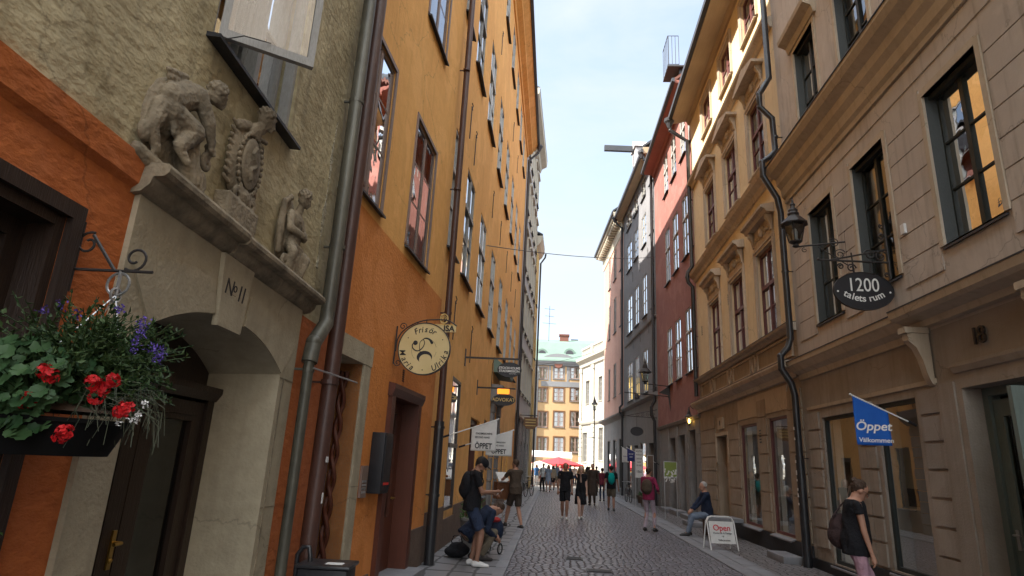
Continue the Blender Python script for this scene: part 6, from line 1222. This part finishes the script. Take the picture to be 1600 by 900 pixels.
r_ = empty('market_stall', (-.6, 64, 0)); tag(r_, 'market stall under a grey white awning before the orange house', 'market stall'); m.add([(-2.2, -1, 2.5), (2.6, -1, 2.5), (2.6, 1.2, 3.0), (-2.2, 1.2, 3.0), (-2.2, -1, 2.35), (2.6, -1, 2.35)], [(0, 1, 2, 3), (0, 1, 5, 4)]); m.build('awning', 'cloth_white', r_); m = MB(); [m.tube([(x, y, 0), (x, y, z)], .04, 5) for x in (-2.1, 2.5) for y, z in ((-.95, 2.5), (1.15, 3.0))]; m.build('frame', 'win_white', r_); m = MB(); m.box(-2, 2.4, -.7, .8, 0, .9); m.build('counter', 'win_brown', r_)
for i in range(7):
    x = -1.6 + i * 1.05; y = 56 + (i * 37 % 5); t = empty('cafe_table', (x, y, 0)); tag(t, 'round cafe table in the sun under the parasols', 'table', 'cafe tables on the square'); m = MB(); m.lathe([(.35, .72), (.35, .75)], (0, 0, 0), 12); m.build('table_top', 'win_white', t); m = MB(); m.lathe([(.22, 0), (.2, .03), (.03, .05), (.03, .72)], (0, 0, 0), 8); m.build('leg', 'iron', t)

# ================================================================ people
flat('skin', (.42, .22, .145), .55); flat('skin_tan', (.30, .155, .10), .55); flat('skin_pale', (.58, .36, .27), .55)
for nm, c in dict(cl_black=(.014, .014, .017), cl_navy=(.02, .03, .06), cl_jean=(.035, .05, .095), cl_lightjean=(.2, .25, .33), cl_pink=(.5, .3, .36), cl_palepink=(.48, .39, .45), cl_magenta=(.28, .03, .085), cl_brown=(.085, .062, .045), cl_brown2=(.06, .045, .036), cl_khaki=(.15, .125, .09), cl_white=(.7, .7, .68), cl_grey=(.25, .26, .3), cl_maroon=(.16, .03, .05), cl_teal=(.0, .34, .32), cl_beige=(.42, .34, .24), cl_blue=(.08, .2, .42), cl_red=(.5, .05, .05), cl_bag=(.05, .03, .03), cl_apron=(.2, .085, .04), cl_greyblue=(.3, .36, .45)).items(): surf(nm, c, tuple(k * .75 for k in c), scale=14, big=5, bump=.5, bscale=9, bdist=.012, rough=.9, spec=.25)
for nm, c in dict(hair_dark=(.018, .012, .009), hair_brown=(.065, .035, .02), hair_blond=(.32, .2, .09), hair_grey=(.5, .49, .46)).items(): surf(nm, c, tuple(k * .6 for k in c), scale=30, big=8, bump=.6, bscale=60, bdist=.004, rough=.6, stretch=(1, 1, .3))
flat('shoe_white', (.65, .64, .62), .6); flat('shoe_dark', (.03, .026, .025), .5); flat('eye_dark', (.02, .015, .012), .3); flat('lip', (.42, .16, .13), .5)
def rotm(ax, a): return Matrix.Rotation(a, 3, ax)
def ik(a, b, l1, l2, bend):
    a = Vector(a); b = Vector(b); d = b - a; L_ = d.length
    if L_ > (l1 + l2) * .998: b = a + d.normalized() * (l1 + l2) * .998; d = b - a; L_ = d.length
    L_ = max(L_, abs(l1 - l2) + .01)
    x = (l1 * l1 - l2 * l2 + L_ * L_) / (2 * L_); h = max(0, l1 * l1 - x * x) ** .5; n = d.normalized(); q = Vector(bend); q = (q - q.dot(n) * n).normalized(); return a + n * x + q * h, b
def loft(m, secs, Rm, n=16):
    """secs: (centre, rx, ry) elliptical sections, oriented by Rm"""
    V = []
    for c, rx, ry in secs: V += [Vector(c) + Rm @ Vector((rx * math.cos(2 * math.pi * j / n), ry * math.sin(2 * math.pi * j / n), 0)) for j in range(n)]
    k = len(secs); m.add(V, [(i * n + j, i * n + (j + 1) % n, (i + 1) * n + (j + 1) % n, (i + 1) * n + j) for i in range(k - 1) for j in range(n)] + [tuple(range(n)), tuple(range(k * n - 1, (k - 1) * n - 1, -1))])
TORSO = ((-.055, .070, .058), (0, .090, .068), (.05, .094, .070), (.12, .082, .060), (.17, .080, .058), (.23, .090, .062), (.275, .093, .058), (.30, .075, .05), (.318, .035, .034))
NP = [0]
def person(label, loc, yaw, h=1.75, lean=0, hipz=None, feet=None, hands=None, headrot=(0, 0), top=('cl_black', 'short'), bottom=('cl_navy', 'shorts'), shoes='shoe_dark', hair=('hair_dark', 'short'), skin='skin', vox=.014, female=False, knee=(0, 1, 0), belly=0, grp=None, face=True, bare=False, elbow=None, hipshift=0):
    H = h; P = empty('person', (loc[0], loc[1], loc[2] if len(loc) > 2 else .0), yaw); tag(P, label, 'person', grp)
    near = vox < .013; sw = .104 if not female else .092; gw = 1.0 if not female else .93
    hz = hipz if hipz is not None else .525 * H; hc = Vector((0, hipshift, hz)); Rt = rotm('X', -lean)
    def T(x, y, z): return hc + Rt @ Vector((x * H, y * H, z * H))
    feet = feet or ((-.055 * H, 0, 0), (.055 * H, .02, 0)); 
    sh = [T(-sw, 0, .275), T(sw, 0, .275)]; hands = hands or ((-.17 * H, .05, .44 * H), (.17 * H, .05, .44 * H))
    HD = T(0, .008, .375); Rh = Rt @ rotm('Z', headrot[0]) @ rotm('X', -headrot[1]); HDc = T(0, .0, .325) + Rh @ Vector((0, .012 * H, .058 * H))
    legs = []
    for s, ft in zip((-1, 1), feet):
        hp = hc + Vector((s * .048 * H, 0, -.012 * H)); an = Vector(ft) + Vector((0, 0, .045 * H)); kn, an = ik(hp, an, .245 * H, .245 * H, knee); legs.append((hp, kn, an, Vector(ft)))
    arms = []
    for k, s in enumerate((-1, 1)):
        el, wr = ik(sh[k], hands[k], .165 * H, .145 * H, elbow[k] if elbow else (s * .5, -1, -.2)); arms.append((sh[k], el, wr))
    m = MB()
    # head
    m.ell(HDc + Rh @ Vector((0, -.004 * H, .012 * H)), (.043 * H, .053 * H, .054 * H), 16, 12, Rh); m.ell(HDc + Rh @ Vector((0, .014 * H, -.026 * H)), (.032 * H, .036 * H, .036 * H), 12, 10, Rh)
    m.cap(HDc + Rh @ Vector((0, .052 * H, .008 * H)), HDc + Rh @ Vector((0, .062 * H, -.010 * H)), .005 * H, .008 * H, 8); m.ell(HDc + Rh @ Vector((0, .045 * H, -.042 * H)), (.014 * H, .01 * H, .01 * H), 8, 6, Rh)
    for s in (-1, 1): m.ell(HDc + Rh @ Vector((s * .044 * H, -.004 * H, -.004 * H)), (.005 * H, .011 * H, .017 * H), 8, 6, Rh)
    m.cap(T(0, -.005, .29), HDc + Rh @ Vector((0, -.01 * H, -.03 * H)), .034 * H * gw, .029 * H * gw)
    loft(m, [(T(0, belly * .3 * (1 - abs(z - .12) * 5 if abs(z - .12) < .2 else 0), z), rx * H * gw, (ry + (belly if .03 < z < .2 else 0)) * H) for z, rx, ry in TORSO], Rt)
    for s, (a, e, w_) in zip((-1, 1), arms):
        m.cap(a, e, .027 * H * gw, .022 * H * gw); m.cap(e, w_, .022 * H * gw, .0145 * H * gw); d = (w_ - e).normalized()
        side = d.cross(Vector((0, 0, 1))); side = side.normalized() if side.length > .2 else Vector((1, 0, 0)); nrm = side.cross(d)
        m.cap(w_, w_ + d * .045 * H, .013 * H, .018 * H)
        if near:
            for k in range(4):
                o = side * (k - 1.5) * .0105 * H; ln = (.028, .034, .032, .025)[k] * H; b0 = w_ + d * .05 * H + o; b1 = b0 + d * ln * .6 - nrm * .004 * H; m.cap(b0, b1, .0055 * H, .005 * H, 8); m.cap(b1, b1 + d * ln * .35 - nrm * ln * .55, .005 * H, .0042 * H, 8)
            sg = 1 if s < 0 else -1; t0 = w_ + d * .02 * H + side * sg * .014 * H; t1 = t0 + d * .02 * H + side * sg * .014 * H - nrm * .006 * H; m.cap(t0, t1, .0065 * H, .006 * H, 8); m.cap(t1, t1 + d * .018 * H - nrm * .006 * H, .006 * H, .005 * H, 8)
        else: m.cap(w_ + d * .04 * H, w_ + d * .085 * H, .016 * H, .011 * H)
    for hp, kn, an, ft in legs: m.cap(hp, kn, .047 * H * gw, .032 * H * gw); m.cap(kn, kn.lerp(an, .35), .031 * H, .033 * H * gw); m.cap(kn.lerp(an, .35), an, .033 * H * gw, .019 * H); m.cap(an, ft + Vector((0, .05 * H, .02 * H)), .02 * H, .015 * H)
    link_mesh(remesh(m, vox if near else max(vox, .014), smooth_it=2, name='body'), 'body', skin, P)
    # top
    col, kind = top; m = MB(); g = .009 * H
    lo = -.05 if kind != 'tucked' else .0
    sec = [(z, rx, ry) for z, rx, ry in TORSO if z >= -.01]; sec[0] = (lo if lo < 0 else sec[0][0], .096, .074)
    if kind in ('dress', 'coat'):
        base = -.26 if kind == 'dress' else -.3; sec = [(base, .115, .1), (-.12, .108, .09), (-.02, .1, .078)] + [q for q in sec if q[0] > 0]
    sec = sec[:-1] + [(.305, .06, .044)]
    loft(m, [((T(0, belly * .35 * max(0, 1 - abs(z - .1) * 6), z)), rx * H * gw + g, (ry + (belly if .02 < z < .2 else 0)) * H + g) for z, rx, ry in sec], Rt)
    for (a, e, w_) in arms:
        inner = a.lerp(T(0, 0, .27), .35)
        m.cap(inner, a, .035 * H * gw, .034 * H * gw)
        if kind in ('short', 'dress', 'tucked'): q = a.lerp(e, .66); m.tube([a, q], [.033 * H * gw, .029 * H * gw], 12)
        elif kind in ('long', 'coat'): m.cap(a, e, .035 * H * gw, .028 * H * gw); m.tube([e, w_.lerp(e, .06)], [.029 * H * gw, .022 * H], 12)
        elif kind == 'cap': q = a.lerp(e, .35); m.tube([a, q], [.033 * H * gw, .033 * H * gw], 12)
    link_mesh(crumple(remesh(m, vox, smooth_it=2, name='shirt'), .013 if vox < .02 else 0), 'dress' if kind == 'dress' else 'shirt', col, P)
    # bottom
    col, kind = bottom
    if kind:
        m = MB(); loft(m, [(T(0, 0, z), rx * H * gw + .006 * H, ry * H + .006 * H) for z, rx, ry in ((-.05, .08, .066), (0, .09, .068), (.05, .092, .068), (.075, .088, .064))], Rt)
        for hp, kn, an, ft in legs:
            if kind == 'shorts': q = hp.lerp(kn, .86); m.tube([hp, hp.lerp(kn, .4), q], [.056 * H * gw, .054 * H * gw, .05 * H * gw], 14); m.ell(hp, .056 * H * gw)
            elif kind == 'skirt': m.tube([hp + Vector((0, 0, .03)), hp.lerp(kn, .9)], [.06 * H, .075 * H], 12)
            else:
                w0, w1, w2 = (.054, .037, .028) if kind == 'long' else (.052, .034, .023)
                m.cap(hp, kn, w0 * H * gw, w1 * H * gw); m.tube([kn, kn.lerp(an, .4), kn.lerp(an, .97)], [w1 * H * gw, (w1 + .001) * H * gw, w2 * H], 12)
        link_mesh(crumple(remesh(m, vox, smooth_it=2, name='trousers'), .010 if vox < .02 else 0), 'shorts' if kind == 'shorts' else 'skirt' if kind == 'skirt' else 'trousers', col, P)
    for hp, kn, an, ft in legs:
        m = MB(); f = Vector(ft); d = Vector((0, 1, 0)); tw = Vector((math.copysign(.12, f.x), 1, 0)).normalized()
        m.cap(f + Vector((0, -.02 * H, .026 * H)), f + tw * .06 * H + Vector((0, 0, .021 * H)), .027 * H, .024 * H); m.cap(f + tw * .06 * H + Vector((0, 0, .018 * H)), f + tw * .105 * H + Vector((0, 0, .014 * H)), .023 * H, .017 * H); m.cap(f + Vector((0, -.01, .03 * H)), an + Vector((0, 0, -.002)), .026 * H, .023 * H)
        for v in range(len(m.v)):
            x, y, z = m.v[v]
            if z < f.z + .004: m.v[v] = (x, y, f.z + .004)
        link_mesh(remesh(m, min(vox, .012), smooth_it=1, name='shoe'), 'shoe', shoes, P)
    # hair
    col, kind = hair
    if kind:
        m = MB(); m.ell(HDc + Rh @ Vector((0, -.018 * H, .022 * H)), (.0475 * H, .050 * H, .052 * H), 16, 10, Rh)
        if kind in ('long',):
            for k in range(6): x = (k - 2.5) * .015 * H; m.cap(HDc + Rh @ Vector((x, -.035 * H, .01 * H)), HDc + Rh @ Vector((x * 1.3, -.042 * H, -.085 * H)), .024 * H, .018 * H)
            for s in (-1, 1): m.cap(HDc + Rh @ Vector((s * .042 * H, -.005 * H, .01 * H)), HDc + Rh @ Vector((s * .046 * H, -.0 * H, -.07 * H)), .014 * H, .013 * H)
        elif kind == 'bun': m.ell(HDc + Rh @ Vector((0, -.058 * H, .042 * H)), (.022 * H, .022 * H, .022 * H), 12, 8); m.cap(HDc + Rh @ Vector((0, -.04 * H, .03 * H)), HDc + Rh @ Vector((0, -.03 * H, -.02 * H)), .03 * H, .02 * H); [m.ell(HDc + Rh @ Vector((.01 * H * math.cos(q * 2), -.06 * H + .012 * math.sin(q * 3), .045 * H + .02 * math.sin(q))), .012 * H, 8, 6) for q in range(6)]
        else: m.cap(HDc + Rh @ Vector((0, -.035 * H, .01 * H)), HDc + Rh @ Vector((0, -.03 * H, -.025 * H)), .03 * H, .022 * H)
        link_mesh(crumple(remesh(m, min(vox, .012) if vox > .012 else .007, smooth_it=1, name='hair'), .006, (40, 40, 14), .006, 70), 'hair', col, P)
    if kind == 'cap':
        m = MB(); m.ell(HDc + Rh @ Vector((0, 0, .028 * H)), (.05 * H, .058 * H, .046 * H), 16, 10, Rh); m.poly([(0, 0)], 0, 0) if False else None
        m.ell(HDc + Rh @ Vector((0, .06 * H, .026 * H)), (.036 * H, .045 * H, .005 * H), 14, 6, Rh); m.build('cap', 'cl_black', P, smooth=60)
    if near and face:
        for s in (-1, 1):
            m = MB(); m.ell(HDc + Rh @ Vector((s * .016 * H, .0475 * H, .004 * H)), (.0065 * H, .003 * H, .0035 * H), 10, 6, Rh); m.build('eye', 'eye_dark', P, smooth=60)
        m = MB(); m.ell(HDc + Rh @ Vector((0, .0535 * H, -.028 * H)), (.011 * H, .003 * H, .003 * H), 10, 6, Rh); m.build('mouth', 'lip', P, smooth=60)
    P['_h'] = H
    return P, dict(HD=HDc, T=T, arms=arms, legs=legs, Rh=Rh, Rt=Rt, hc=hc)
def worn(P, name, label, cat, mb, mat, vox=None):
    """a bag or tool carried by a person: a thing of its own, placed where the person stands"""
    if vox: me = remesh(mb, vox, smooth_it=3, name=name); o = link_mesh(me, name, mat)
    else: o = mb.build(name, mat, smooth=50)
    o.location = P.location; o.rotation_euler = P.rotation_euler; tag(o, label, cat); return o
def pack(mb, J, w=.16, d=.09, h=.22, z=.17, y=-.075, H=1.75):
    T = J['T']; c = T(0, y, z); Rt = J['Rt']; mb.ell(c, (w, d, h), 14, 10, Rt); mb.ell(c + Rt @ Vector((0, -.02, -h * .25)), (w * .9, d * .95, h * .65), 14, 10, Rt); mb.ell(c + Rt @ Vector((0, .02, h * .3)), (w * .85, d * .8, h * .6), 14, 10, Rt); mb.ell(c + Rt @ Vector((0, -d * .7, -h * .3)), (w * .7, d * .5, h * .42), 12, 8, Rt)
def straps(mb, J, r=.014):
    T = J['T']
    for s in (-1, 1): mb.tube([T(s * .05, -.06, .27), T(s * .056, -.02, .315), T(s * .058, .04, .295), T(s * .062, .078, .22), T(s * .075, .06, .14), T(s * .08, -.03, .1)], r, 6)
# FACING: yaw 0 looks away down the street, -90 deg looks to the right wall, 180 deg at the camera
g = at_z(731, 888)
p, J = person('man in black T-shirt and cap leaning at the left wall looking at his phone', (g.x, g.y, .03), rad(-78), 1.79, lean=rad(4), headrot=(rad(-6), rad(34)), feet=((-.12, .05, 0), (.08, .12, 0)), hands=((-.07, .34, 1.13), (.07, .36, 1.17)), elbow=((-.6, -.5, -1), (.6, -.5, -1)), top=('cl_black', 'short'), bottom=('cl_jean', 'shorts'), shoes='shoe_white', hair=('hair_dark', 'cap'), skin='skin_tan', vox=.011)
m = MB(); Rh = J['Rh']; H = 1.79; m.ell(J['HD'] + Rh @ Vector((0, .03 * H, -.043 * H)), (.03 * H, .028 * H, .02 * H), 12, 8, Rh); m.build('beard', 'hair_brown', p, smooth=60)
m = MB(); m.box(-.035, .035, -.004, .004, -.07, .07); o = worn(p, 'phone', 'mobile phone held up by the man in the cap', 'phone', m, 'steel'); o.location = p.matrix_world.translation if False else Matrix.Rotation(rad(-78), 3, 'Z') @ Vector((0, .46, 1.17)) + Vector(p.location); o.rotation_euler = (rad(-50), 0, rad(-78))
m = MB(); pack(m, J, .15, .1, .23); straps(m, J); worn(p, 'backpack', 'black backpack on the back of the man with the phone', 'backpack', m, 'cl_black', .014)
g = at_z(762, 884)
p, J = person('man in dark blue jacket squatting down beside the man with the phone', (g.x - .33, g.y + .3, .03), rad(-62), 1.84, lean=rad(46), hipz=.44, hipshift=-.08, feet=((-.13, .08, 0), (.15, .12, 0)), hands=((-.1, .42, .42), (.12, .40, .38)), headrot=(0, rad(40)), knee=(0, 1, .6), top=('cl_navy', 'long'), bottom=('cl_khaki', 'long'), hair=('hair_brown', 'short'), vox=.012)
m = MB(); m.ell((0, 0, .1), (.22, .17, .1)); m.ell((.03, 0, .17), (.17, .13, .09)); m.ell((.14, .05, .12), (.1, .1, .08)); m.tube([(-.1, 0, .25), (-.06, 0, .36), (.06, 0, .36), (.1, 0, .26)], .014, 6); me = remesh(m, .015, name='duffel_bag'); g = at_z(712, 874); tag(link_mesh(me, 'duffel_bag', 'cl_black', loc=(g.x, g.y, .03)), 'black bag dropped on the pavement behind the legs of the man with the phone', 'bag')
m = MB(); m.tube([(0, 0, 0), (0, .1, .75), (.02, .14, .82)], .012, 6); m.tube([(.2, 0, 0), (.2, .1, .75), (.18, .14, .82)], .012, 6); m.tube([(0, .1, .75), (.2, .1, .75)], .016, 6); r_ = empty('pushchair', (-1.12, 12.3, .03), rad(-20)); tag(r_, 'folded pushchair with navy seat and a red blanket beside the squatting man', 'pushchair'); m.build('frame', 'steel', r_)
m = MB(); m.ell((.1, .05, .42), (.15, .12, .22)); m.build('seat', 'cl_navy', r_, smooth=60); m = MB(); m.ell((.1, .0, .6), (.1, .08, .05)); m.build('blanket', 'cl_red', r_, smooth=60)
for x in (-.02, .22):
    m = MB(); m.tube([(x, .1 * math.cos(t * math.pi / 8), .1 + .085 * math.sin(t * math.pi / 8)) for t in range(17)], .014, 6); m.build('wheel', 'rubber', r_)
g = at_z(806, 826)
p, J = person('man in brown shirt and shorts striding away with a menu board in his hands', (g.x - .05, g.y, .01), rad(38), 1.80, lean=rad(4), feet=((-.06, .34, 0), (.08, -.22, 0)), hands=((-.16, .46, 1.22), (.02, .44, 1.15)), elbow=((-1, -.3, -1), (1, -.3, -1)), top=('cl_brown', 'short'), bottom=('cl_brown2', 'shorts'), hair=('hair_brown', 'short'), vox=.012, headrot=(rad(10), 0), belly=.01)
m = MB(); m.box(-.17, .17, -.02, .02, -.2, .12); o = worn(p, 'menu_board', 'white topped box carried in front of the man in brown', 'box', m, 'paper'); o.location = Vector(p.location) + Matrix.Rotation(rad(38), 3, 'Z') @ Vector((-.1, .56, 1.3)); o.rotation_euler = (rad(-40), 0, rad(38))
m = MB(); m.box(-.2, .2, -.1, .1, -.55, -.1); o = worn(p, 'carton', 'brown carton under the white board carried by the man in brown', 'box', m, 'cl_apron'); o.location = Vector(p.location) + Matrix.Rotation(rad(38), 3, 'Z') @ Vector((-.1, .55, 1.25)); o.rotation_euler = (0, 0, rad(38))
g = at_z(882, 811)
p, J = person('man in black T-shirt and long black shorts walking towards the camera', (g.x, g.y, 0), rad(176), 1.80, feet=((-.07, .16, 0), (.08, -.14, 0)), hands=((-.235, -.05, .78), (.235, .1, .78)), top=('cl_black', 'short'), bottom=('cl_black', 'shorts'), shoes='shoe_white', hair=('hair_dark', 'short'), vox=.0128, skin='skin_tan')
g = at_z(906, 811)
p, J = person('fair haired woman in a long black dress walking beside the man in black', (g.x + .02, g.y + .1, 0), rad(184), 1.73, feet=((-.05, -.12, 0), (.06, .18, 0)), hands=((-.2, .05, .78), (.04, .2, 1.38)), top=('cl_black', 'dress'), bottom=(None, None), shoes='shoe_white', hair=('hair_blond', 'long'), vox=.0128, female=True, skin='skin_pale')
g = at_z(955, 798)
p, J = person('man in khaki shorts walking away with a turquoise backpack', (g.x, g.y, .0), rad(-4), 1.80, feet=((-.1, .26, 0), (.1, -.16, 0)), top=('cl_black', 'short'), bottom=('cl_khaki', 'shorts'), hair=('hair_dark', 'short'), vox=.018, skin='skin_tan')
m = MB(); pack(m, J, .14, .09, .24); straps(m, J, .02); worn(p, 'backpack', 'turquoise backpack on the man in khaki shorts', 'backpack', m, 'cl_teal', .018)
g = at_z(1014, 830)
p, J = person('woman in magenta top and pale pink trousers standing with a brown rucksack', (g.x, g.y, .0), rad(-28), 1.78, feet=((-.12, .0, 0), (.14, .05, 0)), hands=((-.15, .2, .95), (.22, .22, 1.08)), top=('cl_magenta', 'long'), bottom=('cl_palepink', 'slim'), shoes='shoe_dark', hair=('hair_brown', 'short'), vox=.0125, female=True, headrot=(rad(-10), rad(8)), belly=.008)
m = MB(); pack(m, J, .17, .1, .22, z=.15); straps(m, J, .014); worn(p, 'backpack', 'brown rucksack worn over the magenta top', 'backpack', m, 'cl_brown', .016)
p, J = person('grey haired man in navy pullover and light jeans sitting on the stone bench', (4.22, 17.9, .015), rad(95), 1.82, hipz=.60, lean=rad(7), feet=((-.05, .55, 0), (.2, .42, 0)), hands=((-.07, .44, .62), (.1, .40, .66)), elbow=((-.6, -1, -.3), (.6, -1, -.3)), headrot=(rad(4), rad(2)), top=('cl_navy', 'long'), bottom=('cl_lightjean', 'long'), hair=('hair_grey', 'short'), vox=.0115, hipshift=-.04, belly=.006)
g = at_y(1332, 800, 8.0)
p, J = person('woman in black top and pink trousers looking down beside the right shop windows', (g.x + .0, 8.0, .015), rad(-100), 1.73, lean=rad(3), feet=((-.06, .14, 0), (.08, -.12, 0)), hands=((-.2, .1, .78), (.2, .12, .80)), headrot=(rad(4), rad(30)), top=('cl_black', 'cap'), bottom=('cl_pink', 'slim'), hair=('hair_brown', 'bun'), skin='skin', vox=.0095, female=True, belly=.016, elbow=((-.3, -1, -.1), (.3, -1, -.1)))
H = 1.70; m = MB(); Rh = J['Rh']
for s in (-1, 1): m.ring([(s * .017 * H + .016 * H * math.cos(t * math.pi / 8), .004 * H + .011 * H * math.sin(t * math.pi / 8)) for t in range(16)], [(s * .017 * H + .013 * H * math.cos(t * math.pi / 8), .004 * H + .009 * H * math.sin(t * math.pi / 8)) for t in range(16)], .052 * H, .055 * H); m.tube([(s * .033 * H, .053 * H, .008 * H), (s * .047 * H, 0, .004 * H)], .0018, 4)
m.v = [tuple(J['HD'] + Rh @ Vector(v)) for v in m.v]; o = m.build('glasses', 'sign_black'); o.location = p.location; o.rotation_euler = p.rotation_euler; tag(o, 'thin dark glasses on the woman in the black top', 'glasses')
m = MB(); T = J['T']; c = T(-.095, -.06, .09); m.ell(c, (.12, .15, .2), 14, 10); m.ell(c + Vector((0, 0, -.06)), (.13, .17, .16), 14, 10); m.tube([T(-.06, -.13, .17), T(-.075, -.05, .28), T(-.07, .03, .29), T(-.085, .05, .2), T(-.1, -.02, .12)], .014, 6); o = worn(p, 'shoulder_bag', 'dark plum leather bag slung on the back of the woman in the black top', 'bag', m, 'cl_bag', .012)
# the darker group further down and the crowd in the sun
def walker(label, px, py, Y, yaw, **k):
    a = at_y(px, py, Y); return person(label, (a.x, Y, 0), rad(yaw), vox=k.pop('vox', .022), grp=k.pop('grp', None), **k)
walker('tall man in dark coat behind the fair haired woman', 926, 740, 29.5, 170, h=1.85, top=('cl_brown2', 'coat'), bottom=('cl_brown2', 'long'), hair=('hair_dark', 'short'))
walker('woman in dark brown jacket and beige skirt behind the walking couple', 918, 740, 31, 0, h=1.72, top=('cl_brown', 'long'), bottom=('cl_beige', 'skirt'), hair=('hair_dark', 'long'), female=True)
walker('woman in maroon jacket and blue jeans walking just left of the turquoise backpack', 941, 745, 33.5, 0, h=1.68, top=('cl_maroon', 'long'), bottom=('cl_jean', 'slim'), hair=('hair_dark', 'short'), female=True)
sq = [('man in white shirt and black trousers strolling in from the sunlit square', 849, 41.5, 150, 1.78, 'cl_white', 'long', 'cl_black', 'long', 'hair_dark'),
      ('dark haired woman in grey dress and bag on the sunlit edge of the street', 857, 41, 180, 1.70, 'cl_greyblue', 'dress', None, None, 'hair_dark'),
      ('woman in light jacket and dark shorts right of the woman in grey', 864, 44, 10, 1.68, 'cl_beige', 'long', 'cl_black', 'shorts', 'hair_brown'),
      ('man in pale blue shirt by the cafe tables', 869, 48, 180, 1.8, 'cl_lightjean', 'short', 'cl_khaki', 'shorts', 'hair_brown'),
      ('person in white summer clothes in front of the white palace', 921, 47, 20, 1.72, 'cl_white', 'short', 'cl_beige', 'long', 'hair_blond'),
      ('person in mixed grey clothes walking past the palace lantern', 932, 45, 0, 1.76, 'cl_grey', 'short', 'cl_khaki', 'long', 'hair_dark'),
      ('man in red shirt near the palace door', 926, 52, 190, 1.78, 'cl_red', 'short', 'cl_grey', 'long', 'hair_dark'),
      ('woman in blue top beside the left cafe parasol', 838, 50, 170, 1.7, 'cl_blue', 'short', 'cl_white', 'slim', 'hair_blond'),
      ('woman in pink top behind the woman in grey', 875, 52, 180, 1.7, 'cl_pink', 'short', 'cl_white', 'skirt', 'hair_brown'),
      ('man in dark shirt standing at the cafe tables', 891, 50, 90, 1.8, 'cl_navy', 'short', 'cl_beige', 'long', 'hair_dark'),
      ('person in white T-shirt far across the square', 898, 58, 180, 1.75, 'cl_white', 'short', 'cl_jean', 'long', 'hair_dark'),
      ('person in beige far behind the walking couple', 912, 56, 0, 1.72, 'cl_beige', 'short', 'cl_brown', 'long', 'hair_blond'),
      ('woman in red skirt by the market stall', 846, 60, 200, 1.68, 'cl_white', 'short', 'cl_red', 'skirt', 'hair_dark')]
for (lb, px, Y, yaw, h, tc_, tk, bc_, bk, hc_) in sq: walker(lb, px, 740, Y, yaw, h=h, top=(tc_, tk), bottom=(bc_, bk), hair=(hc_, 'long' if 'woman' in lb else 'short'), female='woman' in lb, grp='people in the sunlit square', vox=.03, feet=((-.1, R_.uniform(-.1, .2), 0), (.1, R_.uniform(-.1, .2), 0)))
for o in bpy.data.objects:
    if '_h' in o: del o['_h']
